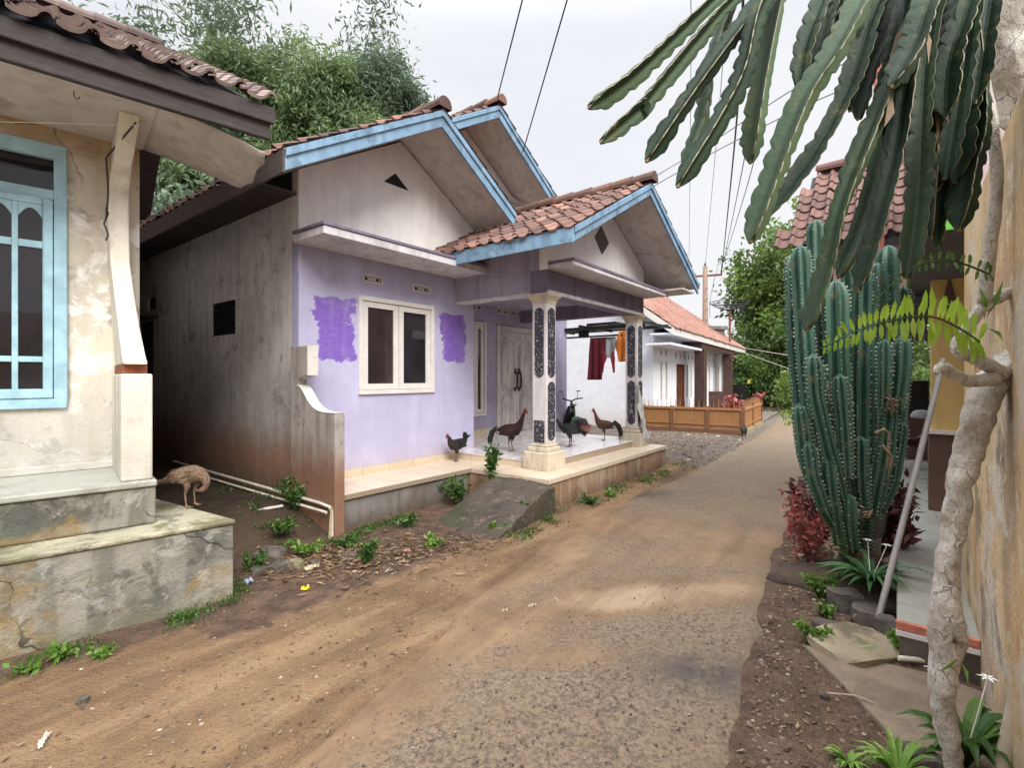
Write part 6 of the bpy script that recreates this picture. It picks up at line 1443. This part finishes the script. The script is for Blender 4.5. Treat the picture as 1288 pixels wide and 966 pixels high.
# ------------------------------------------------------------------ scooters
def scooter(label, loc, rz, col):
    t = thing('scooter', label, 'motorcycle', loc, rz, None); pt = plain('scooter_paint_'+label.split()[0], col, .25, .0, .1)
    for x in (-.60,.62):
        ring = [(x+.235*math.cos(a*math.pi/12),0,.27+.235*math.sin(a*math.pi/12)) for a in range(25)]
        w_ = MB().tube(ring,.042,8,cap=False).build('wheel', M['tyre'], t, smooth=True); r_ = MB()
        for k in range(5): a = k*2*math.pi/5; r_.bar((x,0,.27),(x+.2*math.cos(a),0,.27+.2*math.sin(a)),.03,.02)
        r_.tube([(x,-.05,.27),(x,.05,.27)],.045,10); r_.build('rim', M['chrome'], w_)
    m = MB(); prof = [(-.72,.62,.05,.04),(-.5,.62,.11,.10),(-.25,.55,.14,.14),(0,.42,.13,.10),(.2,.34,.12,.07),(.36,.42,.13,.10),(.44,.62,.14,.10),(.46,.80,.10,.07)]
    nn = 12; P = [Vector((a,0,b)) for a,b,_,_ in prof]
    for i in range(len(P)):
        d = (P[min(len(P)-1,i+1)]-P[max(0,i-1)]).normalized(); up = Vector((-d.z,0,d.x))
        for j in range(nn): a = 2*math.pi*j/nn; m.v.append(P[i]+Vector((0,1,0))*math.cos(a)*prof[i][2]+up*math.sin(a)*prof[i][3])
    for i in range(len(P)-1):
        for j in range(nn): m.face((i*nn+j,i*nn+(j+1)%nn,(i+1)*nn+(j+1)%nn,(i+1)*nn+j))
    m.face(range(nn-1,-1,-1)); m.face([(len(P)-1)*nn+j for j in range(nn)]); m.build('body', pt, t, smooth=True)
    m = MB(); m.prism([(-.66,.70),(-.55,.76),(-.2,.74),(.0,.66),(.02,.62),(-.3,.66),(-.62,.66)],'y',-.12,.12); m.build('seat', M['tyre'], t, bevel=.03)
    m = MB(); m.tube([(.50,-.34,.98),(.44,-.2,.96),(.46,0,.92),(.44,.2,.96),(.50,.34,.98)],.016,8); m.tube([(.46,0,.92),(.62,0,.29)],.03,8); m.build('handlebar', M['metal_dark'], t, smooth=True)
    MB().lathe([(.01,0),(.07,.01),(.085,.05),(.05,.10),(.01,.11)],16,(.52,0,.80)).build('headlight', M['chrome'], t, smooth=True)
    for sy in (-1,1):
        m = MB(); m.tube([(.45,.22*sy,.96),(.42,.27*sy,1.12)],.006,5); m.lathe([(.005,-.012),(.05,-.008),(.055,.008),(.005,.012)],12,(.42,.29*sy,1.14)); m.build('mirror', M['metal_dark'], t)
    m = MB(); m.prism([(.40+.3*math.cos(a*math.pi/10)+.22,.27+.3*math.sin(a*math.pi/10)) for a in range(1,10)]+[(.62+.27*math.cos(a*math.pi/10),.27+.27*math.sin(a*math.pi/10)) for a in range(9,0,-1)],'y',-.06,.06); m.build('mudguard', pt, t)
    m = MB(); m.tube([(-.1,-.14,.28),(-.4,-.16,.30),(-.75,-.16,.36)],[.02,.045,.05],10); m.build('exhaust', M['metal_dark'], t, smooth=True)
    m = MB(); m.tube([(-.05,.1,.25),(-.02,.2,.02)],.012,6); m.tube([(-.05,-.1,.28),(-.3,-.12,.24),(-.1,-.12,.2)],.05,8); m.build('stand', M['metal_dark'], t)
    return t
M['tyre'] = plain('black_rubber',(.014,.014,.015),.75); M['chrome'] = plain('dull_chrome',(.5,.5,.5),.3,.9)
scooter('black scooter parked behind the lilac porch next to the pink basin', FA.w(7.0,1.95,.10), FA.rz-1.75, (.012,.012,.014))
scooter('dark maroon scooter parked on the tiled terrace behind the cactus', FY.w(6.3,-.35,.20), FY.rz+1.9, (.06,.012,.012))
heap('white_rag','white rag bundle lying on the maroon scooter seat','rag',tuple(FY.w(6.25,-.28,.95)),.13,.12,cloth_mat('white_rag_cloth',(.62,.63,.68)),6)
MB_ = MB().box(-.15,.15,-.14,.14,0,.55); MB_.box(-.12,.12,-.155,-.141,.04,.24); MB_.box(-.09,.09,-.155,-.141,.30,.48)
o = MB_.build('loudspeaker', M['metal_dark'], bevel=.015); o.location = FY.w(7.3,-.25,.95); o.rotation_euler.z = FY.rz-math.pi/2; tag(o,'black loudspeaker box on a crate at the back of the terrace','loudspeaker')
o = MB().box(-.25,.25,-.25,.25,0,.74).build('crate', M['brownpaint'], bevel=.01); o.location = FY.w(7.3,-.25,.201); o.rotation_euler.z = FY.rz; tag(o,'brown crate carrying the loudspeaker on the terrace','crate')

# ------------------------------------------------------------------ poles, dish, cables
def cable(label, pts, r=.012, sag=0, mat=None, sub=14):
    P = [Vector(p) for p in pts]; Q = []
    for i in range(len(P)-1):
        a = P[max(0,i-1)]; b = P[i]; c = P[i+1]; d = P[min(len(P)-1,i+2)]
        for k in range(sub): t = k/sub; Q.append(.5*((2*b)+(c-a)*t+(2*a-5*b+4*c-d)*t*t+(3*b-a-3*c+d)*t**3))
    Q.append(P[-1]); o = MB().tube(Q, r, 5).build('power_cable', mat or M['cablegrey']); return tag(o,label,'cable')
def pole(label, base, h, arm):
    t = thing('utility_pole', label, 'pole', base)
    MB().tube([(0,0,-.3),(0,0,h)],[.17,.11],12).build('shaft', plain('concrete_pole',(.28,.19,.15),.85), t, smooth=True)
    d = Vector(arm); MB().bar(-d+Vector((0,0,h-.45)), d+Vector((0,0,h-.45)),.09,.09).build('crossarm', M['fencepost'], t)
    for f in (-.95,0,.95): MB().lathe([(.02,0),(.05,.02),(.03,.06),(.05,.10),(.03,.16),(.005,.18)],10,tuple(d*f+Vector((0,0,h-.40 if f else h)))).build('insulator', M['metal_dark'], t)
    for k in range(5): MB().tube([(0,-.14,h-1.1-.5*k),(.0,-.3,h-1.1-.5*k)],.014,5).build('step_bolt', M['metal_dark'], t)
    return t
pb = Vector(((887-CX)/F*24,24,0)); ph_ = EYE+(475-335)/F*24
pole('concrete utility pole with wooden crossarm behind the white house roof', pb, ph_, (.72,-.25,0))
top = lambda f: pb+Vector((.70*f,-.24*f,ph_-.22))
cable('heavy cable bundle climbing steeply from the pole toward the hanging stems', [top(1),at(925,170,9),at(936,-40,4.6)],.016,.0,M['rope'])
cable('second cable rising from the pole just right of the bundle', [top(1),at(938,190,9.5),at(964,-20,5)],.010)
cable('third thin cable rising from the pole among the hanging stems', [top(.95),at(945,215,9.8),at(985,-10,5)],.009)
cable('faint cable running almost straight up from the left end of the crossarm', [top(-1),at(869,100,11),at(868,-20,7)],.007)
cable('faint cable rising left of the bundle from the middle of the pole', [pb+Vector((0,0,ph_)),at(906,120,12),at(912,-20,8)],.008)
cable('slack cable dropping from the crossarm to the white house roof', [top(1),at(905,330,22.5),at(894,372,22),at(893,400,22)],.012)
cable('black cable crossing the sky above the blue gables on the left', [FA.w(3.6,.95,6.2),at(662,-20,6)],.010,0,M['rope'])
cable('black cable in the sky right of the gable tops', [FA.w(4.55,1.2,5.5),at(719,-20,6)],.010,0,M['rope'])
cable('service wire from the porch ridge to the right over the lane', [FA.w(4.4,-.6,4.3),at(885,185,8.5),at(1010,105,7.5),FY.w(1.6,-.3,4.3)],.008)
cable('lower service wire from the porch ridge to the right over the lane', [FA.w(4.2,-1.2,4.25),at(900,190,8.2),at(1030,125,7.3),FY.w(1.7,-.3,4.1)],.008)
cable('low pale wire stretched across the trees past the white house', [FW.w(11.3,1.7,2.95),at(1010,450,18)],.012,0,M['pvc'])
cable('second low pale wire across the trees below the first', [FW.w(11.3,1.7,2.75),at(1010,470,18)],.012,0,M['pvc'])
sd = thing('satellite_dish','mesh satellite dish facing the sky on a mast behind the white house','satellite dish',((918-CX)/F*21,21,0))
MB().tube([(0,0,0),(0,0,4.35)],.05,8).build('mast', M['fencepost'], sd)
m = MB(); R_ = .80
for k in range(16):
    a = k*math.pi/8; m.tube([(R_*f*math.cos(a),R_*f*math.sin(a),4.4+.34*f*f) for f in np.linspace(.05,1,7)],.009,4)
for f in (.25,.5,.75,.9,1): m.tube([(R_*f*math.cos(a),R_*f*math.sin(a),4.4+.34*f*f) for a in np.linspace(0,2*math.pi,33)],.010 if f<1 else .016,4,cap=False)
ds = m.build('dish', M['metal_dark'], sd); ds.rotation_euler = (0,0,R(10))
m = MB()
for k in range(3): a = k*2.09+.4; m.tube([(R_*.85*math.cos(a),R_*.85*math.sin(a),4.64),(0,0,5.15)],.010,4)
m.build('feed_strut', M['metal_dark'], sd); MB().lathe([(.02,0),(.06,.02),(.06,.14),(.02,.16)],10,(0,0,5.10)).build('feed_horn', M['metal_dark'], sd)
tk = thing('roof_tank','small grey chimney block on the roof ridge behind the white house','chimney',(at(898,412,23).x,23,0)); MB().box(-.35,.35,-.35,.35,0,3.75).build('stack', M['ledge'], tk); MB().box(-.45,.45,-.45,.45,3.751,3.9).build('cap', M['ledge'], tk)
# string and coiled cord on the old house
o = MB().tube([FB.w(-.08,.15,3.28),FB.w(-.9,.45,3.14),FB.w(-1.6,.7,3.05)],.003,4).build('string', M['pvc']); tag(o,'thin pale string stretched from the scroll pillar across the blue window','string')
cq = [FB.w(-.10,.17,3.30)]+[FB.w(-.235-.006*math.sin(k),.52+.008*math.cos(k*1.7),3.30-.6*k/7) for k in range(2,8)]+[FB.w(-.24+.012*math.sin(k*1.6),.54,2.78-.04*k) for k in range(7)]
o = MB().tube(cq,.006,5).build('cord', M['rope']); tag(o,'black twisted cord hanging down the inside of the scroll pillar','cord')

# ------------------------------------------------------------------ pipes, stakes and leaning poles
def tubes(name,label,cat,pts,r,mat,n=10):
    o = MB().tube(pts,r,n).build(name,mat,smooth=True,autosmooth=50); return tag(o,label,cat)
tubes('water_pipe','upper dirty white pipe running along the passage wall and bending down at the corner','pipe',[FA.w(-.16,3.9,.34),FA.w(-.14,2.2,.325),FA.w(-.11,.15,.305),FA.w(-.105,-.02,.29),FA.w(-.105,-.05,.26),FA.w(-.105,-.055,-.05)],.016,M['pvc'])
tubes('water_pipe','lower pipe lying against the passage wall below the upper one','pipe',[FA.w(-.20,3.6,.27),FA.w(-.19,2,.265),FA.w(-.15,-.03,.25)],.014,M['pvc'])
tubes('bamboo_stake','split bamboo stake standing beside the pipe bend','stake',[FA.w(-.15,-.08,-.06),FA.w(-.12,-.07,.30)],[.014,.011],M['bambooold'],7)
tubes('bamboo_pole','smooth pale bamboo pole leaning against the stained wall in the near right corner','pole',[Vector((1.80,1.85,-.03)),Vector((1.905,1.85,.47)),Vector((2.2,1.86,1.9)),Vector((2.33,1.87,2.5))],[.026,.026,.024,.022],plain('pale_bamboo_pole',(.48,.40,.30),.5),12)
tubes('metal_pipe','grey metal pipe leaning on the yellow house corner','pipe',[at(1104,782,3.05),at(1140,640,3.3),at(1172,512,3.55),at(1186,452,3.66)],.019,M['steel'])
tubes('white_pipe','short white pipe lying at the foot of the tiled terrace','pipe',[gp(1130,828,.02),gp(1175,832,.02)],.014,M['pvc'])
o = MB().obox(tuple(FA.w(-.62,.75,.20)),tuple(FA.w(-.62,.75,0)*0+Vector((.34,.22,.02))),(-.03,.05,0),(0,0,.015)).build('plank',M['whitepaint'],bevel=.003); tag(o,'narrow white plank lying on the passage floor','plank')
jar = thing('clay_jar','large dark grey jar standing behind the leaning pipe','jar',at(1142,712,3.45)-Vector((0,0,0)))
jar.location.z = .205; jar.location.x += .10; jar.location.y += .55
MB().lathe([(.08,0),(.12,.12),(.145,.27),(.13,.42),(.085,.54),(.07,.60),(.09,.63),(.08,.63),(.06,.58),(.02,.45)],26).build('vessel',plain('dark_grey_clay',(.085,.08,.075),.75,var=.3,bump=.3),jar,smooth=True)
# concrete landing by the near right corner
o = MB().prism([(1.70,2.9),(1.66,2.2),(1.63,1.95),(2.02,1.95),(2.35,2.45),(2.2,2.62)],'z',-.15,-.004).build('concrete_path',wall_mat('worn_path_concrete',(.24,.18,.125),.2,blot=[((.11,.08,.055),2,.45,.7,.7)],seed=70,bump=.6),bevel=.012); tag(o,kind='structure')

# ------------------------------------------------------------------ stones and litter
def stone(name,label,cat,loc,r,sx,sy,sz,mat,seed,rot=0,flat=False):
    bm = bmesh.new(); bmesh.ops.create_icosphere(bm,subdivisions=3,radius=1)
    for v in bm.verts:
        d = 1+.35*mnoise.noise(v.co*1.3+Vector((seed,0,0)))+.12*mnoise.noise(v.co*4+Vector((0,seed,0))); v.co *= d; c = v.co
        for ax,lim in ((0,.8),(1,.75),(2,.6)): c[ax] = max(-lim,min(lim,c[ax]))
        v.co = Vector((c.x*sx*r,c.y*sy*r,c.z*sz*r))
    me = bpy.data.meshes.new(name); bm.to_mesh(me); bm.free(); me.materials.append(mat); me.polygons.foreach_set('use_smooth',[True]*len(me.polygons))
    try: me.set_sharp_from_angle(angle=R(32))
    except Exception: pass
    o = bpy.data.objects.new(name,me); C.objects.link(o); o.location = loc; o.rotation_euler = (random.uniform(-.1,.1),random.uniform(-.1,.1),rot); return tag(o,label,cat)
S_ = [(340,703,.14,1,.8,.55,'rock','dark angular rock at the plinth corner, biggest of the rubble'),(352,715,.10,1.2,.8,.4,'rock','flat dark stone lying below the angular rock'),(372,715,.09,.8,.7,.7,'rockpale','pale broken brick chunk right of the dark rock'),(325,722,.07,1,.9,.6,'rock','small stone wedged next to the plinth'),(396,712,.06,1,.9,.6,'rock','fist sized stone left of the upright weed'),
 (440,702,.07,1.2,.8,.4,'rock','stone by the upright dark weed'),(1062,762,.13,.9,.9,1.0,'rock','squarish mossy stone on the bank below the lily'),(1040,792,.09,1.1,.8,.8,'rock','brown stone left above the flat slab'),(1090,778,.14,1.2,.8,.7,'rock','dark stone at the foot of the leaning pipe'),(1118,800,.11,.7,.8,1.2,'rock','upright grey stone beside the terrace corner'),
 (1030,770,.05,.6,.5,1.6,'rockpale','thin upright pale stone at the bank edge'),(105,886,.03,1,.9,.7,'rock','lone dark pebble on the orange dirt by the plinth'),(1150,962,.10,1,.9,.8,'rock','grey rock beside the gnarled trunk base'),(1036,872,.03,1,.9,.8,'rock','dark clod at the end of the dry stalk'),(1000,690,.06,1,.8,.6,'rockpale','pale stone at the road edge under the red shrub'),(1006,703,.05,1.3,.7,.5,'rockpale','flat pale stone at the road edge'),(733,716,.025,1,.9,.7,'rock','dark pebble alone on the brown road patch'),(588,656,.05,1.3,.8,.5,'rockpale','pale stone in the ramp plant bed')]
for k,(px,py,r_,sx,sy,sz,mt,l) in enumerate(S_):
    p = gp(px,py); stone('stone',l,'stone',(p.x,p.y,max(-.02,gz(p.x,p.y))+r_*sz*.35),r_,sx,sy,sz,M[mt],k*3.1,k*1.3)
p = gp(1082,812); stone('flat_slab','broad flat tan slab lying below the cactus bank','slab',(p.x,p.y,.0),.30,1.15,.75,.22,M['rockpale'],77,.3)
bk = thing('earth_bank','low bank of dark soil holding the cactus bed','bank',(2.66,3.75,-.05)); heap('x','x','x',(0,0,0),.62,.17,M['rock'],9,.8,40,.35)
o = bpy.data.objects['x']; o.name = 'soil'; o.data.name = 'soil'; o.parent = bk; del o['label'], o['category']
o.data.materials.clear(); o.data.materials.append(wall_mat('dark_soil',(.075,.05,.034),.35,blot=[((.03,.025,.015),6,.5,.7,.7),((.06,.07,.025),2.5,.55,.72,.6)],seed=72,bump=1.0,fine=35))
def scrap(name,label,loc,w_,h_,mat,rz_,amp=.02,seed=0):
    m = MB(); n = 8
    for i in range(n+1):
        for j in range(n+1): a,b = i/n-.5,j/n-.5; m.v.append((a*w_+.01*nz(b*5,seed),b*h_+.008*nz(a*6,seed+3),.006+amp*abs(nz(a*4,b*4,seed))*1.6))
    for i in range(n):
        for j in range(n): m.face((i*(n+1)+j,(i+1)*(n+1)+j,(i+1)*(n+1)+j+1,i*(n+1)+j+1))
    o = m.build(name,mat,smooth=True,fixn=False); o.location = loc; o.rotation_euler.z = rz_; return tag(o,label,'litter')
gl = lambda px,py: Vector((gp(px,py).x,gp(px,py).y,max(.004,gz(gp(px,py).x,gp(px,py).y)+.003)))
scrap('candy_wrapper','yellow wrapper lying in the dirt near the rubble',gl(384,746),.055,.035,plain('yellow_wrapper',(.80,.55,.02),.35),.4,.03,1)
scrap('candy_wrapper','blue and white wrapper at the plinth corner',gl(313,737),.05,.04,plain('blue_wrapper',(.30,.35,.50),.4),1.1,.04,2)
scrap('paper_scrap','pale scrap of husk beside the rubble',gl(392,718),.11,.05,M['bambooold'],.9,.03,3)
scrap('paper_scrap','white litter in the soil in front of the fence yard',gl(775,560),.3,.2,M['pvc'],.2,.05,4)
scrap('paper_scrap','red and white scrap in front of the ramp litter',gl(512,698),.06,.05,plain('pink_wrapper',(.60,.25,.25),.4),.2,.02,5)
scrap('dry_husk','pale curled husk lying on the asphalt',gl(700,757),.018,.07,M['bambooold'],.5,.015,6); scrap('dry_husk','pale husk fragment on the asphalt left of the curled one',gl(670,765),.06,.02,M['bambooold'],.3,.02,7)
scrap('dry_husk','small husk at the left edge of the asphalt',gl(636,770),.05,.018,M['bambooold'],.2,.015,8); scrap('bone_scrap','white Y shaped scrap on the orange dirt',gl(55,938),.02,.10,M['pvc'],.5,.02,9)
tubes('dry_stalk','dry forked stalk lying on the dark soil at the right','stalk',[gp(1040,872)+Vector((0,0,.0)),gp(1075,878)+Vector((0,0,.012)),gp(1104,887)+Vector((0,0,.005))],[.005,.004,.002],M['bambooold'],5)
# gravel, leaf litter and twigs strewn about
def strew(name,label,fn,n,smin,smax,mat,flat=.6):
    m = MB(); k = 0
    while k < n:
        q_ = fn()
        if q_ is None: k += 1; continue
        x,y,z = q_; k += 1; s_ = smin+(smax-smin)*random.random()**3; m.rnd = random.random(); a = random.uniform(0,6); ca_,sa_ = math.cos(a),math.sin(a)
        pts = [(1,0,0),(.3,.9,0),(-.8,.6,0),(-.9,-.4,0),(.1,-1,0),(.1,.1,.9)]
        vs = [((ca_*px-sa_*py)*s_*random.uniform(.7,1.2)+x,(sa_*px+ca_*py)*s_*random.uniform(.7,1.2)+y,z+pz*s_*flat) for px,py,pz in pts]
        m.add(vs,[(0,1,5),(1,2,5),(2,3,5),(3,4,5),(4,0,5)])
    return tag(m.build(name,mat,fixn=False),label,'gravel',kind='stuff')
M['gravel'] = tile_mat('mixed_gravel',[(0,(.05,.033,.022)),(.6,(.17,.115,.075)),(.92,(.27,.20,.14)),(1,(.45,.40,.34))],.2)
def fr_road():
    y = random.uniform(1.7,1.7+9*random.random()); a,b = xl(y),xr(y); t = random.random(); x = a+(b-a)*t; return (x,y,.022*math.sin(math.pi*t)*.8+.004)
def fr_right():
    y = random.uniform(1.7,6); x = xr(y)+random.random()**1.5*1.3; return (x,y,gz(x,y)+.001)
def fr_left():
    y = random.uniform(1.7,6.5); x = xl(y)-abs(random.gauss(0,.9)); u,v = FB.loc(x,y)
    if u < .45 and v > -.3: return None
    u,v = FA.loc(x,y)
    if u > -.1 and v > -.03: return None
    return (x,y,gz(x,y)+.001)
def fr_yard():
    u,v = random.uniform(5.7,10.5),random.uniform(-2.5,1.2); p = FA.w(u,v); return (p.x,p.y,gz(p.x,p.y)+.002)
strew('gravel','loose grit scattered over the asphalt',fr_road,5000,.0015,.008,M['gravel']); strew('gravel','pebbles and crumbs in the dark soil right of the lane',fr_right,5200,.002,.016,M['gravel']); strew('gravel','pebbles in the dirt left of the lane',fr_left,3800,.0015,.012,M['gravel']); strew('gravel','rubble in the yard beyond the porch',fr_yard,2600,.01,.06,M['gravel'])
def litter(name,label,fn,n,L,wd,mat):
    P = [q_ for q_ in (fn() for _ in range(n)) if q_]; P = np.array(P)+np.array([0,0,.006]); n = len(P); D = unit(n); D[:,2] *= .12; W_ = unit(n); W_[:,2] *= .25
    return tag(leaf_mesh(name,P,D,W_,L*(.5+rng.random(n)),wd*(.6+.8*rng.random(n)),rng.random(n),mat,None,.4),label,'leaf litter',kind='stuff')
M['dryleaf'] = leaf_mat('dry_leaf',(.07,.04,.02),(.20,.125,.065),(.40,.29,.17),.8,.1)
def near(px,py,r_):
    c = gp(px,py)
    def f():
        x,y = c.x+random.gauss(0,r_),c.y+random.gauss(0,r_*.7); u,v = FA.loc(x,y)
        if u > 0 and v > 0: return None
        u,v = FB.loc(x,y)
        if u < .42 and v > -.3: return None
        return (x,y,gz(x,y)+.01)
    return f
fs = [near(420,715,.32),near(540,690,.30),near(400,700,.3),near(480,700,.3)]
litter('leaf_litter','dry leaves and bamboo chips heaped in front of the ramp and scroll wall',lambda: random.choice(fs)(),950,.075,.009,M['dryleaf'])
litter('leaf_litter','fallen leaf scraps on the soil right of the lane',fr_right,900,.035,.007,M['dryleaf']); litter('leaf_litter','thin leaf scraps over the dirt left of the lane',fr_left,420,.03,.006,M['dryleaf'])
SKYUP = 52.0
# ------------------------------------------------------------------ camera, sky, sun
cam = bpy.data.cameras.new('camera'); co = bpy.data.objects.new('camera', cam); C.objects.link(co)
cam.sensor_width = 36; cam.lens = 36*F/1288; cam.shift_y = -8/1288; cam.clip_end = 2000; cam.clip_start = .05
co.location = (0,0,EYE); co.rotation_euler = (R(90),0,0); sc.camera = co
w = bpy.data.worlds.new('World'); sc.world = w; w.use_nodes = True; nt = w.node_tree
bg = nt.nodes['Background']; bg.inputs[1].default_value = .1
sky = nt.nodes.new('ShaderNodeTexSky'); sky.sky_type = 'NISHITA'; sky.sun_disc = False; sky.sun_elevation = R(40.5); sky.sun_rotation = R(157.6); sky.air_density = 1.5; sky.dust_density = 3
tc = nt.nodes.new('ShaderNodeTexCoord'); sep = nt.nodes.new('ShaderNodeSeparateXYZ'); nt.links.new(tc.outputs['Generated'], sep.inputs[0])
def wmr(v,a,b,c,d):
    n = nt.nodes.new('ShaderNodeMapRange'); n.interpolation_type = 'SMOOTHSTEP'; nt.links.new(v, n.inputs[0])
    for i,q in zip((1,2,3,4),(a,b,c,d)): n.inputs[i].default_value = q
    return n.outputs[0]
def wmix(f,a,b,mode='MIX'):
    n = nt.nodes.new('ShaderNodeMix'); n.data_type = 'RGBA'; n.blend_type = mode
    for s_,v in ((n.inputs[0],f),(n.inputs[6],a),(n.inputs[7],b)):
        if hasattr(v,'is_output'): nt.links.new(v,s_)
        elif isinstance(v,tuple): s_.default_value = (*v,1)
        else: s_.default_value = v
    return n.outputs[2]
mp = nt.nodes.new('ShaderNodeMapping'); mp.inputs['Scale'].default_value = (1,1,2.2); nt.links.new(tc.outputs['Generated'], mp.inputs[0])
nz_ = nt.nodes.new('ShaderNodeTexNoise'); nz_.inputs['Scale'].default_value = 1.6; nz_.inputs['Detail'].default_value = 5; nt.links.new(mp.outputs[0], nz_.inputs[0])
cl = wmix(wmr(nz_.outputs['Fac'],.35,.65,0,1), (8.6,8.8,9.5), (9.7,9.8,10.1))
up = wmr(sep.outputs[2], .55,.95,0,1)
cl = wmix(up, cl, (SKYUP,SKYUP*1.01,SKYUP*1.05))
cl = wmix(.93, sky.outputs[0], cl)
nt.links.new(cl, bg.inputs[0])
s = bpy.data.lights.new('sun','SUN'); s.energy = 3.5; s.angle = R(28); s.color = (1,.96,.9)
so = bpy.data.objects.new('sun', s); C.objects.link(so)
d = Vector((.38,-.92,.85)); so.rotation_euler = d.to_track_quat('Z','Y').to_euler()
sc.view_settings.view_transform = 'Standard'; sc.view_settings.look = 'None'; sc.view_settings.exposure = 0; sc.view_settings.gamma = 1
sc.cycles.max_bounces = 6; sc.cycles.diffuse_bounces = 3; sc.cycles.glossy_bounces = 3; sc.cycles.transmission_bounces = 3; sc.cycles.transparent_max_bounces = 4
try: sc.cycles.use_denoising = True
except Exception: pass
